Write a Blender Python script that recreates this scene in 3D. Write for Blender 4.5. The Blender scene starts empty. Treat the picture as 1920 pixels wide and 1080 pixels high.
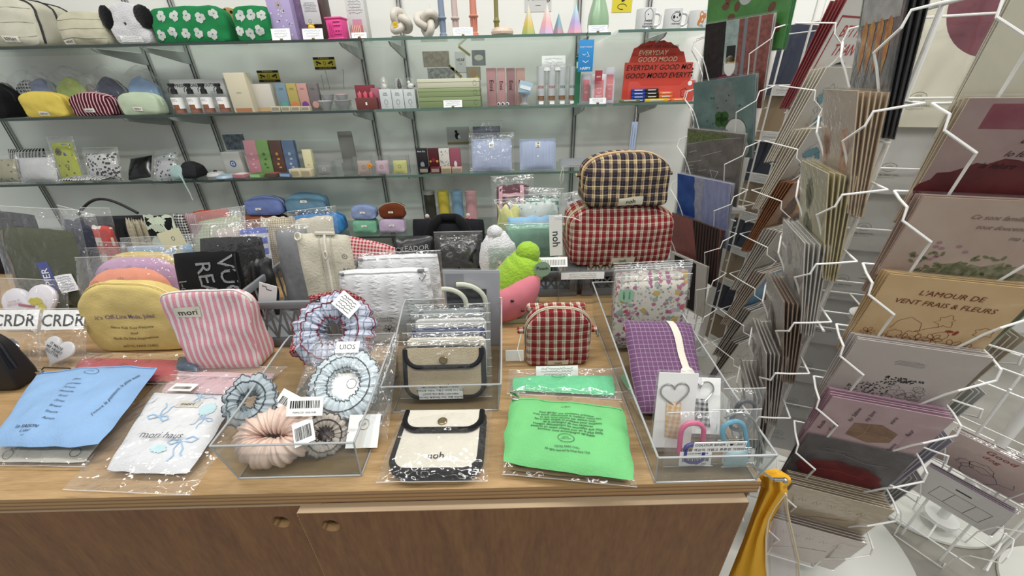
import bpy, bmesh, math, random
from mathutils import Vector, Matrix, noise
from math import sin, cos, pi, radians, tan, atan2, hypot, sqrt
R = random.Random(7)
S = bpy.context.scene
COL = S.collection
# ---------------------------------------------------------------- camera
FPX = 720.0; PITCH = radians(27.4); ROLL = radians(-1.4); CZ = 1.30
cd = bpy.data.cameras.new('camera'); cam = bpy.data.objects.new('camera', cd); COL.objects.link(cam)
cd.sensor_width = 36; cd.lens = FPX/1920*36; cd.clip_start = .02; cd.clip_end = 60
CM = Matrix.Rotation(pi/2-PITCH, 4, 'X') @ Matrix.Rotation(ROLL, 4, 'Z')
cam.matrix_world = Matrix.Translation((0, 0, CZ)) @ CM
S.camera = cam
C3 = CM.to_3x3(); CI = C3.inverted()
def ray(u, v): return C3 @ Vector(((u-960)/FPX, -(v-540)/FPX, -1))
def PZ(u, v, z):
    d = ray(u, v); return Vector((0, 0, CZ)) + d*((z-CZ)/d.z)
def PY(u, v, y):
    d = ray(u, v); return Vector((0, 0, CZ)) + d*(y/d.y)
def proj(p):
    q = CI @ (Vector(p)-Vector((0, 0, CZ))); return (960+FPX*q.x/-q.z, 540-FPX*q.y/-q.z)
def XY(u, y, z):                       # x of the point seen at column u, on depth y and height z
    x = 0.0
    for _ in range(6):
        v = proj((x, y, z))[1]; x = PY(u, v, y).x
    return x
# ---------------------------------------------------------------- light and exposure
w = bpy.data.worlds.new('world'); S.world = w; w.use_nodes = True
w.node_tree.nodes['Background'].inputs[0].default_value = (.95, .98, 1, 1)
w.node_tree.nodes['Background'].inputs[1].default_value = .42
def area(x, y, z, sx, sy, pw):
    l = bpy.data.lights.new('lamp_light', 'AREA'); l.shape = 'RECTANGLE'; l.size = sx; l.size_y = sy; l.energy = pw; l.color = (1, .985, .955)
    o = bpy.data.objects.new('lamp_light', l); COL.objects.link(o); o.location = (x, y, z); return o
LAMPS = [(-1.3, .75), (0.1, .75), (1.5, .75), (-1.3, -.5), (0.1, -.5), (1.5, -.5)]
for lx, ly in LAMPS: area(lx, ly, 2.655, 1.1, .14, (21 if lx > 1 else 14) if ly > 0 else (13 if lx > 1 else 9))
S.view_settings.view_transform = 'Standard'; S.view_settings.look = 'None'
S.view_settings.exposure = 0.22; S.view_settings.gamma = 1; S.view_settings.use_curve_mapping = False
S.cycles.transparent_max_bounces = 40; S.cycles.max_bounces = 8
# ---------------------------------------------------------------- materials
def lin(c): return c/12.92 if c <= .04045 else ((c+.055)/1.055)**2.4
def hx(h): return tuple(lin(int(h[i:i+2], 16)/255) for i in (1, 3, 5)) + (1,)
MATS = {}
class N:                                # small node helper
    def __init__(s, name):
        s.m = bpy.data.materials.new(name); s.m.use_nodes = True; s.t = s.m.node_tree; s.t.nodes.clear()
        s.out = s.n('ShaderNodeOutputMaterial')
    def n(s, k, **kw):
        n = s.t.nodes.new(k)
        for a, b in kw.items():
            if a[0] == 'i' and a[1:].isdigit(): s.set(n.inputs[int(a[1:])], b)
            elif a[0] == '_': s.set(n.inputs[a[1:].replace('_', ' ')], b)
            else: setattr(n, a, b)
        return n
    def set(s, sock, v):
        if isinstance(v, bpy.types.NodeSocket): s.t.links.new(v, sock)
        else: sock.default_value = v
    def math(s, op, a, b=0.0, c=0.0): return s.n('ShaderNodeMath', operation=op, i0=a, i1=b, i2=c).outputs[0]
    def mix(s, f, a, b): return s.n('ShaderNodeMix', data_type='RGBA', i0=f, i6=a, i7=b).outputs[2]
    def uv(s):
        q = s.n('ShaderNodeTexCoord').outputs['UV']; sp = s.n('ShaderNodeSeparateXYZ', i0=q); return q, sp.outputs[0], sp.outputs[1]
    def band(s, x, period, duty, off=0.0):   # 1 inside the band
        f = s.math('FRACT', s.math('ADD', s.math('DIVIDE', x, period), off)); return s.math('LESS_THAN', f, duty)
    def bsdf(s, col, rough=.8, metal=0.0, bump=None, sheen=0.0, spec=.5):
        b = s.n('ShaderNodeBsdfPrincipled'); s.set(b.inputs['Base Color'], col); b.inputs['Roughness'].default_value = rough
        b.inputs['Metallic'].default_value = metal; b.inputs['Sheen Weight'].default_value = sheen; b.inputs['Specular IOR Level'].default_value = spec
        if bump is not None: s.t.links.new(bump, b.inputs['Normal'])
        s.t.links.new(b.outputs[0], s.out.inputs[0]); return b
    def schlick(s, f0, nrm=None, cap=.8):  # mirror share of a thin sheet, the same from both sides
        g = s.n('ShaderNodeNewGeometry'); vm = s.n('ShaderNodeVectorMath', operation='DOT_PRODUCT', i0=g.outputs['Incoming'], i1=nrm if nrm is not None else g.outputs['Normal'])
        d = s.math('SUBTRACT', 1.0, s.math('MINIMUM', s.math('ABSOLUTE', vm.outputs['Value']), 1.0))
        return s.math('MINIMUM', s.math('ADD', f0, s.math('MULTIPLY', s.math('POWER', d, 5.0), 1-f0)), cap)
    def nbump(s, scale, strength, dist=.002, detail=3.0):
        tc = s.n('ShaderNodeTexCoord').outputs['Object']
        nz = s.n('ShaderNodeTexNoise', _Vector=tc, _Scale=scale, _Detail=detail)
        return s.n('ShaderNodeBump', _Strength=strength, _Distance=dist, _Height=nz.outputs[0]).outputs[0]
def cached(fn):
    def g(*a):
        k = (fn.__name__,)+a
        if k not in MATS: MATS[k] = fn(*a)
        return MATS[k]
    return g
@cached
def paper(c, rough=.55):
    n = N('paper'); n.bsdf(hx(c), rough, spec=.35); return n.m
@cached
def fab(c, bump=350.0, st=.5, var=.12):
    n = N('fabric'); tc = n.n('ShaderNodeTexCoord').outputs['Object']
    nz = n.n('ShaderNodeTexNoise', _Vector=tc, _Scale=28.0, _Detail=4.0).outputs[0]
    c0 = hx(c); dk = tuple(x*(1-var*1.6) for x in c0[:3])+(1,); lt = tuple(min(1, x*(1+var*.6)) for x in c0[:3])+(1,)
    fold = n.n('ShaderNodeTexNoise', _Vector=tc, _Scale=14.0, _Detail=1.5, _Distortion=.8).outputs[0]
    b1 = n.n('ShaderNodeBump', _Strength=.32, _Distance=.012, _Height=fold).outputs[0]
    fine = n.n('ShaderNodeTexNoise', _Vector=tc, _Scale=bump, _Detail=3.0).outputs[0]
    n.bsdf(n.mix(nz, dk, lt), .92, bump=n.n('ShaderNodeBump', _Strength=st, _Distance=.0015, _Height=fine, _Normal=b1).outputs[0], sheen=.04, spec=.2); return n.m
@cached
def fur(c):
    n = N('fur'); n.bsdf(hx(c), 1, bump=n.nbump(220.0, .8, .004, 6.0), sheen=.2, spec=.1); return n.m
@cached
def gloss(c, rough=.25, metal=0.0):
    n = N('gloss'); n.bsdf(hx(c), rough, metal); return n.m
@cached
def stripes(a, b, period, duty, ang):
    n = N('striped_fabric'); q, u, v = n.uv(); x = u if ang == 0 else v
    wob = n.n('ShaderNodeTexNoise', _Vector=q, _Scale=60.0).outputs[0]
    x = n.math('ADD', x, n.math('MULTIPLY', wob, period*.12))
    n.bsdf(n.mix(n.band(x, period, duty), hx(a), hx(b)), .9, bump=n.nbump(400.0, .5, .0012), spec=.2); return n.m
@cached
def plaid(base, dark, line, p, acc='#c9a96a'):
    # tartan: wide dark bands both ways, thin lines between
    n = N('plaid_fabric'); q, u, v = n.uv()
    wob = n.n('ShaderNodeTexNoise', _Vector=q, _Scale=14.0).outputs[1]
    sp = n.n('ShaderNodeSeparateXYZ', i0=wob)
    u = n.math('ADD', u, n.math('MULTIPLY', sp.outputs[0], p*.3)); v = n.math('ADD', v, n.math('MULTIPLY', sp.outputs[1], p*.3))
    du = n.band(u, p, .58); dv = n.band(v, p, .54)
    s = n.math('MAXIMUM', n.math('MULTIPLY', du, .88), n.math('MULTIPLY', dv, .62))
    col = n.mix(s, hx(base), hx(dark))
    both = n.math('MULTIPLY', du, dv); col = n.mix(both, col, hx(dark))
    l1 = n.math('MAXIMUM', n.band(u, p/2, .09, .52), n.band(v, p/2, .09, .52)); col = n.mix(n.math('MULTIPLY', l1, .55), col, hx(line))
    l2 = n.math('MAXIMUM', n.band(u, p, .05, .12), n.band(v, p, .05, .12)); col = n.mix(n.math('MULTIPLY', l2, .6), col, hx(acc))
    n.bsdf(col, .95, bump=n.nbump(420.0, .6, .0012), spec=.15); return n.m
@cached
def gridfab(base, line, p, duty=.07):
    n = N('grid_fabric'); q, u, v = n.uv()
    g = n.math('MAXIMUM', n.band(u, p, duty), n.band(v, p, duty))
    n.bsdf(n.mix(n.math('MULTIPLY', g, .75), hx(base), hx(line)), .92, bump=n.nbump(90.0, .5, .003), spec=.2); return n.m
@cached
def check(a, b, p):
    n = N('gingham_fabric'); q, u, v = n.uv()
    s = n.math('MULTIPLY', n.math('ADD', n.band(u, p, .5), n.band(v, p, .5)), .5)
    n.bsdf(n.mix(s, hx(a), hx(b)), .92, bump=n.nbump(200.0, .4, .002), spec=.2); return n.m
@cached
def spots(a, b, scale, th, rnd=1.0):
    n = N('spotted_fabric'); q, u, v = n.uv()
    vo = n.n('ShaderNodeTexVoronoi', _Vector=q, _Scale=scale, _Randomness=rnd).outputs['Distance']
    n.bsdf(n.mix(n.math('LESS_THAN', vo, th), hx(a), hx(b)), .85, bump=n.nbump(200.0, .3, .002), spec=.2); return n.m
@cached
def floral():
    n = N('floral_fabric'); q, u, v = n.uv(); col = hx('#c9c3b9')
    for sc, th, cs, rnd in ((150.0, .42, ('#7d8a84', '#9aa39b'), 1.0), (85.0, .40, ('#a8607a', '#96557c'), 1.0), (62.0, .38, ('#8b9a90', '#b890a4'), 1.0), (45.0, .34, ('#b59a4a', '#a5455a'), 1.0)):
        nz = n.n('ShaderNodeTexNoise', _Vector=q, _Scale=sc*2.2).outputs[0]
        vo = n.n('ShaderNodeTexVoronoi', _Vector=q, _Scale=sc, _Randomness=rnd)
        sel = n.n('ShaderNodeSeparateXYZ', i0=vo.outputs['Color'])
        f = n.math('LESS_THAN', n.math('ADD', vo.outputs['Distance'], n.math('MULTIPLY', nz, .34)), th+.15)
        f = n.math('MULTIPLY', f, n.math('GREATER_THAN', sel.outputs[1], .18))
        col = n.mix(f, col, n.mix(n.math('GREATER_THAN', sel.outputs[0], .5), hx(cs[0]), hx(cs[1])))
    n.bsdf(col, .9, bump=n.nbump(300.0, .4, .001), spec=.2); return n.m
@cached
def mottle(a, b, scale, lo=.4, hi=.6, rough=.35, sx=1.0, sy=1.0):   # printed photo texture
    n = N('printed_paper'); q, u, v = n.uv()
    mp = n.n('ShaderNodeMapping', i0=q); mp.inputs['Scale'].default_value = (sx, sy, 1)
    nz = n.n('ShaderNodeTexNoise', _Vector=mp.outputs[0], _Scale=scale, _Detail=6.0, _Roughness=.6).outputs[0]
    f = n.n('ShaderNodeMapRange', i0=nz, i1=lo, i2=hi).outputs[0]
    n.bsdf(n.mix(f, hx(a), hx(b)), rough, spec=.4); return n.m
@cached
def wood(a, b, along, rough=.5, st=1.0):
    n = N('wood'); tc = n.n('ShaderNodeTexCoord').outputs['Object']
    mp = n.n('ShaderNodeMapping', i0=tc); mp.inputs['Scale'].default_value = along
    nz = n.n('ShaderNodeTexNoise', _Vector=mp.outputs[0], _Scale=6.0, _Detail=8.0, _Roughness=.65, _Distortion=.6).outputs[0]
    n2 = n.n('ShaderNodeTexNoise', _Vector=mp.outputs[0], _Scale=38.0, _Detail=3.0).outputs[0]
    f = n.n('ShaderNodeMapRange', i0=n.math('ADD', n.math('MULTIPLY', nz, .65), n.math('MULTIPLY', n2, .35)), i1=.36, i2=.64).outputs[0]
    bp = n.n('ShaderNodeBump', _Strength=.12*st, _Distance=.002, _Height=n2).outputs[0]
    n.bsdf(n.mix(f, hx(a), hx(b)), rough, bump=bp, spec=.35); return n.m
@cached
def ply(a, b):
    n = N('plywood_edge'); tc = n.n('ShaderNodeTexCoord').outputs['Object']; sp = n.n('ShaderNodeSeparateXYZ', i0=tc)
    nz = n.n('ShaderNodeTexNoise', _Vector=tc, _Scale=30.0).outputs[0]
    z = n.math('ADD', sp.outputs[2], n.math('MULTIPLY', nz, .0012))
    n.bsdf(n.mix(n.band(z, .0074, .35), hx(a), hx(b)), .7); return n.m
@cached
def film(tint='#ffffff', haze=.05, scale=40.0, st=.5, spec=1.0):   # thin crinkled packaging film
    n = N('clear_film'); bp = n.nbump(scale, st, .01, 2.0)
    tr = n.n('ShaderNodeBsdfTransparent', i0=hx(tint)).outputs[0]
    gl = n.n('ShaderNodeBsdfGlossy', i0=(1, 1, 1, 1), _Roughness=.12, _Normal=bp).outputs[0]
    df = n.n('ShaderNodeBsdfDiffuse', i0=(.85, .86, .87, 1)).outputs[0]
    m1 = n.n('ShaderNodeMixShader', i0=haze, i1=tr, i2=df).outputs[0]
    fr = n.schlick(.045*spec, bp, .6)
    m2 = n.n('ShaderNodeMixShader', i0=fr, i1=m1, i2=gl).outputs[0]
    n.t.links.new(m2, n.out.inputs[0]); return n.m
@cached
def acr(tint='#f6f8f8', haze=.015):      # clear acrylic or glass sheet
    n = N('clear_acrylic')
    tr = n.n('ShaderNodeBsdfTransparent', i0=hx(tint)).outputs[0]
    gl = n.n('ShaderNodeBsdfGlossy', i0=(1, 1, 1, 1), _Roughness=.03).outputs[0]
    df = n.n('ShaderNodeBsdfDiffuse', i0=(.8, .82, .82, 1)).outputs[0]
    m1 = n.n('ShaderNodeMixShader', i0=haze, i1=tr, i2=df).outputs[0]
    fr = n.schlick(.03, None, .55)
    m2 = n.n('ShaderNodeMixShader', i0=fr, i1=m1, i2=gl).outputs[0]
    n.t.links.new(m2, n.out.inputs[0]); return n.m
@cached
def edgem(c='#d9dcdc', a=.6):            # polished sheet edge, half see-through
    n = N('sheet_edge'); tr = n.n('ShaderNodeBsdfTransparent', i0=hx(c)).outputs[0]
    b = n.n('ShaderNodeBsdfPrincipled'); b.inputs[0].default_value = hx(c); b.inputs['Roughness'].default_value = .15
    m2 = n.n('ShaderNodeMixShader', i0=a, i1=tr, i2=b.outputs[0]).outputs[0]
    n.t.links.new(m2, n.out.inputs[0]); return n.m
INK = paper('#1b1b1d'); WHITE = paper('#eeeeec'); METAL = gloss('#b9b9b6', .22, 1.0); BRASS = gloss('#8a7a52', .3, 1.0)
# ---------------------------------------------------------------- flat shapes: (verts2d, faces)
_TX = {}
def smooth(P, k=6):
    P = [Vector(p) for p in P]; o = []
    for i in range(len(P)-1):
        a, b, c, d = P[max(i-1, 0)], P[i], P[i+1], P[min(i+2, len(P)-1)]
        for j in range(k): t = j/k; o.append(.5*(2*b+(c-a)*t+(2*a-5*b+4*c-d)*t*t+(3*b-3*c+d-a)*t**3))
    return o+[P[-1]]
def text(s, size, shear=0.0, bold=0.0, align='CENTER', sp=1.0, lh=1.0):
    bold = min(bold, .005); k = (s, size, shear, bold, align, sp, lh)
    if k not in _TX:
        c = bpy.data.curves.new('t', 'FONT'); c.body = s; c.size = size; c.shear = shear; c.offset = bold*size; c.align_x = align; c.align_y = 'CENTER'
        c.resolution_u = 2; c.space_character = sp; c.space_line = lh
        o = bpy.data.objects.new('t', c); me = bpy.data.meshes.new_from_object(o)
        _TX[k] = ([(v.co.x, v.co.y) for v in me.vertices], [tuple(p.vertices) for p in me.polygons])
        bpy.data.objects.remove(o); bpy.data.curves.remove(c); bpy.data.meshes.remove(me)
    return _TX[k]
def poly(pts): return (list(pts), [tuple(range(len(pts)))])
def rect(x, y, wd, ht): return poly([(x-wd/2, y-ht/2), (x+wd/2, y-ht/2), (x+wd/2, y+ht/2), (x-wd/2, y+ht/2)])
def grid2(x, y, wd, ht, nx=8, ny=8, f=None):
    v = [(x-wd/2+wd*i/nx, y-ht/2+ht*j/ny) for j in range(ny+1) for i in range(nx+1)]
    return v, [(j*(nx+1)+i, j*(nx+1)+i+1, (j+1)*(nx+1)+i+1, (j+1)*(nx+1)+i) for j in range(ny) for i in range(nx)]
def disc(x, y, r, ry=None, n=20, a=0.0):
    ry = ry or r
    return poly([(x+r*cos(t)*cos(a)-ry*sin(t)*sin(a), y+r*cos(t)*sin(a)+ry*sin(t)*cos(a)) for t in [2*pi*i/n for i in range(n)]])
def line(pts, wd, closed=False):
    P = [Vector(p) for p in pts]; n = len(P); v = []; f = []
    for i in range(n):
        a = P[(i-1) % n] if (closed or i) else P[0]; b = P[(i+1) % n] if (closed or i < n-1) else P[-1]
        d = (b-a); d = d.normalized() if d.length > 1e-9 else Vector((1, 0)); nn = Vector((-d.y, d.x))*wd/2
        v += [tuple(P[i]+nn), tuple(P[i]-nn)]
    for i in range(n if closed else n-1):
        j = (i+1) % n; f.append((2*i, 2*i+1, 2*j+1, 2*j))
    return v, f
def ring(x, y, r, ry, wd, n=28, a0=0.0, a1=2*pi):
    full = a1-a0 > 6.28
    return line([(x+r*cos(a0+(a1-a0)*i/(n if full else n-1)), y+ry*sin(a0+(a1-a0)*i/(n if full else n-1))) for i in range(n)], wd, full)
def barcode(x, y, wd, ht, seed=1):
    rr = random.Random(seed); out = []; c = x-wd/2
    while c < x+wd/2-.001:
        b = rr.choice((.0006, .0009, .0014))*wd/.03; out.append(rect(c+b/2, y, b, ht)); c += b+rr.choice((.0007, .0011))*wd/.03
    return out
def scrib(x, y, wd, ht, rows, wl=.0006, seed=3):                # handwriting or fine print too small to read
    rr = random.Random(seed); out = []
    for r in range(rows):
        yy = y+ht/2-ht*(r+.5)/rows; k = rr.uniform(.72, 1); n = max(6, int(wd*k/.0016)); h = ht/rows*.34
        out.append(line([(x-wd*k/2+wd*k*i/n, yy+rr.uniform(-h, h)) for i in range(n+1)], wl))
    return out
def squig(x, y, r, seed, wl=.0006, n=16, amp=.4):              # loose closed scribbled outline
    rr = random.Random(seed); return line([(x+r*(1+rr.uniform(-amp, amp))*cos(2*pi*i/n), y+r*(1+rr.uniform(-amp, amp))*sin(2*pi*i/n)) for i in range(n)], wl, True)
def flower(x, y, r, wl=.0006, k=5, a=0.0):
    o = []
    for i in range(k):
        t = a+2*pi*i/k; o.append(line([(x+r*.55*cos(t)+(r*.45*cos(s))*cos(t)-(r*.25*sin(s))*sin(t), y+r*.55*sin(t)+(r*.45*cos(s))*sin(t)+(r*.25*sin(s))*cos(t)) for s in [2*pi*j/10 for j in range(10)]], wl, True))
    o.append(disc(x, y, r*.16, n=8)); return o
def move(sh, dx=0, dy=0, a=0.0, s=1.0):
    c, d = cos(a)*s, sin(a)*s
    if isinstance(sh, list): return [move(q, dx, dy, a, s) for q in sh]
    return [(x*c-y*d+dx, x*d+y*c+dy) for x, y in sh[0]], sh[1]
# ---------------------------------------------------------------- mesh builder
class MB:
    def __init__(s): s.v = []; s.f = []; s.mi = []; s.mats = []
    def add(s, V, F, m, M=None):
        if m not in s.mats: s.mats.append(m)
        k = s.mats.index(m); o = len(s.v)
        s.v += [tuple(M @ Vector(p)) if M else tuple(p) for p in V]; s.f += [tuple(i+o for i in f) for f in F]; s.mi += [k]*len(F); return s
    def d(s, sh, fn, m):                 # decal through a surface function
        if isinstance(sh, list):
            for q in sh: s.d(q, fn, m)
            return s
        return s.add([fn(x, y) for x, y in sh[0]], sh[1], m)
    def box(s, c, sz, m, bev=0.0, M=None, seg=2):
        b = bmesh.new(); bmesh.ops.create_cube(b, size=1)
        for v in b.verts: v.co = Vector((v.co.x*sz[0], v.co.y*sz[1], v.co.z*sz[2]))
        if bev: bmesh.ops.bevel(b, geom=b.edges[:], offset=bev, segments=seg, affect='EDGES', profile=.5)
        b.verts.ensure_lookup_table(); b.verts.index_update()
        V = [v.co+Vector(c) for v in b.verts]; F = [[v.index for v in f.verts] for f in b.faces]; b.free(); return s.add(V, F, m, M)
    def tube(s, pts, r, m, n=8, closed=False, cap=True):
        P = [Vector(p) for p in pts]; L = len(P); V = []; up = None
        rr = r if isinstance(r, (list, tuple)) else [r]*L
        for i in range(L):
            a = P[i-1] if (i or closed) else P[0]; b = P[(i+1) % L] if (i < L-1 or closed) else P[-1]
            t = (b-a); t = t.normalized() if t.length > 1e-9 else Vector((0, 0, 1))
            if up is None: up = Vector((0, 0, 1)) if abs(t.z) < .9 else Vector((1, 0, 0))
            x = up-t*up.dot(t); x = x.normalized() if x.length > 1e-6 else t.orthogonal().normalized(); up = x; y = t.cross(x)
            V += [P[i]+x*rr[i]*cos(2*pi*k/n)+y*rr[i]*sin(2*pi*k/n) for k in range(n)]
        F = []
        for i in range(L if closed else L-1):
            j = (i+1) % L; F += [(i*n+k, i*n+(k+1) % n, j*n+(k+1) % n, j*n+k) for k in range(n)]
        if cap and not closed: F += [tuple(range(n))[::-1], tuple((L-1)*n+k for k in range(n))]
        return s.add(V, F, m)
    def lathe(s, prof, m, n=28, M=None):
        V = []; F = []; L = len(prof)
        for r, z in prof: V += [(r*cos(2*pi*k/n), r*sin(2*pi*k/n), z) for k in range(n)]
        for i in range(L-1): F += [(i*n+k, i*n+(k+1) % n, (i+1)*n+(k+1) % n, (i+1)*n+k) for k in range(n)]
        if prof[0][0] > 1e-6: F.append(tuple(range(n))[::-1])
        if prof[-1][0] > 1e-6: F.append(tuple((L-1)*n+k for k in range(n)))
        return s.add(V, F, m, M)
    def ball(s, c, r, m, n=14, sq=(1, 1, 1), nz=0.0, M=None):
        prof = [(sin(pi*i/n), -cos(pi*i/n)) for i in range(n+1)]; V = []; F = []; k2 = n*2
        for a, z in prof:
            for k in range(k2):
                p = Vector((a*cos(2*pi*k/k2), a*sin(2*pi*k/k2), z)); q = 1+nz*noise.noise(p*4+Vector(c)*9)
                V.append(Vector((p.x*sq[0], p.y*sq[1], p.z*sq[2]))*r*q+Vector(c))
        for i in range(n): F += [(i*k2+k, i*k2+(k+1) % k2, (i+1)*k2+(k+1) % k2, (i+1)*k2+k) for k in range(k2)]
        return s.add(V, F, m, M)
    def build(s, name, parent=None, M=None, sharp=35):
        me = bpy.data.meshes.new(name); me.from_pydata(s.v, [], s.f)
        for m in s.mats: me.materials.append(m)
        me.polygons.foreach_set('material_index', s.mi)
        uv = me.uv_layers.new(name='UVMap'); me.update()
        for p in me.polygons:
            a = [abs(q) for q in p.normal]; ax = a.index(max(a)); i, j = ((1, 2), (0, 2), (0, 1))[ax]
            for li in p.loop_indices:
                co = me.vertices[me.loops[li].vertex_index].co; uv.data[li].uv = (co[i], co[j])
        me.shade_smooth()
        me.set_sharp_from_angle(angle=radians(sharp))
        o = bpy.data.objects.new(name, me); COL.objects.link(o)
        if parent: o.parent = parent
        if M: o.matrix_local = M
        return o
def tag(o, label, cat, group=None, kind=None):
    if label: o['label'] = ' '.join(label.split()[:16])
    if cat: o['category'] = cat
    if group: o['group'] = group
    if kind: o['kind'] = kind
    return o
def thing(name, label, cat, M, group=None):
    o = bpy.data.objects.new(name, None); COL.objects.link(o); o.empty_display_size = .02
    o.matrix_world = M if isinstance(M, Matrix) else Matrix.Translation(M); return tag(o, label, cat, group)
def struct(name, mb, M=None): o = mb.build(name, None, M); o['kind'] = 'structure'; return o
def lab(o, s): o['label'] = s; return o
def TR(x, y, z, rz=0.0, rx=0.0): return Matrix.Translation((x, y, z)) @ Matrix.Rotation(rz, 4, 'Z') @ Matrix.Rotation(rx, 4, 'X')
def frame(o, ex, ey):
    ex = Vector(ex).normalized(); n = ex.cross(Vector(ey)).normalized(); ey = n.cross(ex)
    m = Matrix((ex, ey, n)).transposed().to_4x4(); m.translation = Vector(o); return m
def copy_tree(o, M, label=None, group=None):
    r = o.copy(); COL.objects.link(r); r.matrix_world = M
    if label: r['label'] = label
    if group: r['group'] = group
    for ch in list(o.children):
        c = ch.copy(); COL.objects.link(c); c.parent = r
        for g in list(ch.children):
            d = g.copy(); COL.objects.link(d); d.parent = c
    return r
# ---- pillow: soft flat pouch over four corners (bl, br, tr, tl), puffed by t both ways; front is +Z of its frame
class Pillow:
    def __init__(s, bl, br, tr, tl, t, wr=.0, seed=0, sq=2.5, back=.5, fz=18, rnd=0.0):
        P = [Vector(q) for q in (bl, br, tr, tl)]; c = sum(P, Vector())/4
        s.M = frame(c, (P[1]+P[2]-P[0]-P[3]), (P[3]+P[2]-P[0]-P[1])); I = s.M.inverted(); s.P = [I @ p for p in P]
        s.w = ((P[1]-P[0]).length+(P[2]-P[3]).length)/2; s.h = ((P[3]-P[0]).length+(P[2]-P[1]).length)/2
        s.t = t; s.wr = wr; s.seed = seed; s.sq = sq; s.back = back; s.fz = fz; s.rnd = rnd
    def at(s, x, y, side=1, off=0.0):    # x,y in metres from the centre
        a = max(-.02, min(1.02, .5+x/s.w)); b = max(-.02, min(1.02, .5+y/s.h)); P = s.P
        if s.rnd:
            X0, Y0 = 2*a-1, 2*b-1; a = .5+.5*X0*sqrt(1-s.rnd*.5*min(1, Y0*Y0)**2); b = .5+.5*Y0*sqrt(1-s.rnd*.5*min(1, X0*X0)**2)
            wv_ = s.wr*.6/max(s.w, .02); a += wv_*noise.noise(Vector((Y0*2.2, s.seed, X0))); b += wv_*noise.noise(Vector((X0*2.6, Y0, s.seed+3)))
            X, Y = min(1, abs(X0)), min(1, abs(Y0))
        else: X = min(1, abs(2*a-1)); Y = min(1, abs(2*b-1))
        p = (P[0]*(1-a)+P[1]*a)*(1-b)+(P[3]*(1-a)+P[2]*a)*b
        z = s.t*((1-X**s.sq)*(1-Y**s.sq))**.55
        wv = s.wr*noise.noise(Vector((p.x*s.fz, p.y*s.fz, s.seed)))+s.wr*.5*noise.noise(Vector((p.x*s.fz*3, p.y*s.fz*1.5, s.seed+5)))
        return Vector((p.x, p.y, p.z+(z*(1 if side > 0 else -s.back))+wv*(.35+.65*min(1, z/(s.t+1e-6)))+off))
    def surf(s, x, y): return s.at(x, y, 1, .0009)
    def mesh(s, mb, m, nx=22, ny=18, mb2=None):
        for side in (1, -1):
            V = [s.at(s.w*(i/nx-.5), s.h*(j/ny-.5), side) for j in range(ny+1) for i in range(nx+1)]
            F = [(j*(nx+1)+i, j*(nx+1)+i+1, (j+1)*(nx+1)+i+1, (j+1)*(nx+1)+i) for j in range(ny) for i in range(nx)]
            if side < 0: F = [f[::-1] for f in F]
            mb.add(V, F, m if side > 0 or mb2 is None else mb2)
        return mb
def corners(bl, br, tr, tl, z):          # lying: four image corners on height z
    return [PZ(*bl, z), PZ(*br, z), PZ(*tr, z), PZ(*tl, z)]
def uprights(bl, br, tr, tl, z, lean=.03, y=None):  # standing: bottom corners on height z, top ones `lean` further back
    if y is None: a = PZ(*bl, z); b = PZ(*br, z)
    else: a = Vector((XY(bl[0], y, z), y, z)); b = Vector((XY(br[0], y, z), y, z))
    return [a, b, PY(*tr, b.y+lean), PY(*tl, a.y+lean)]
def bagged(P, mb_m, label_m=None, grow=.02, haze=.05, st=.6, up=.01, name='plastic_bag', parent=None, t=None, dy=0.0, seed=4, stand=False):
    # clear bag around a pillow
    B = Pillow.__new__(Pillow); B.__dict__.update(P.__dict__); B.rnd = 0; g = grow; gb = .0 if (stand or P.M[2][1] > .6) else g
    B.P = [P.P[0]+Vector((-g, -gb+dy, 0)), P.P[1]+Vector((g, -gb+dy, 0)), P.P[2]+Vector((g, g+dy+up, 0)), P.P[3]+Vector((-g, g+dy+up, 0))]
    B.w = P.w+2*g; B.h = P.h+2*g+up; B.t = (t if t is not None else P.t+.003); B.wr = .003; B.seed = seed; B.fz = 30; B.back = .6; B.sq = 3
    mb = MB(); B.mesh(mb, film('#ffffff', haze*.6, 38.0, .9, 1.2), 26, 22)
    c = [B.at(-B.w/2, -B.h/2), B.at(B.w/2, -B.h/2), B.at(B.w/2, B.h/2), B.at(-B.w/2, B.h/2)]
    mb.tube([B.at(B.w*(i/10-.5), B.h/2) for i in range(11)], .0006, film('#ffffff', .5, 20.0, .2), 4)
    mb.tube([B.at(B.w*(i/10-.5), -B.h/2) for i in range(11)], .0006, film('#ffffff', .5, 20.0, .2), 4)
    return mb.build(name, parent), B
def zipper(mb, P, y, x0, x1, m, th=.003, mt=METAL):
    n = 16
    for dy in (0,): mb.tube([P.at(x0+(x1-x0)*i/n, y, 1, .0008) for i in range(n+1)], th/2, m, 6)
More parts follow.
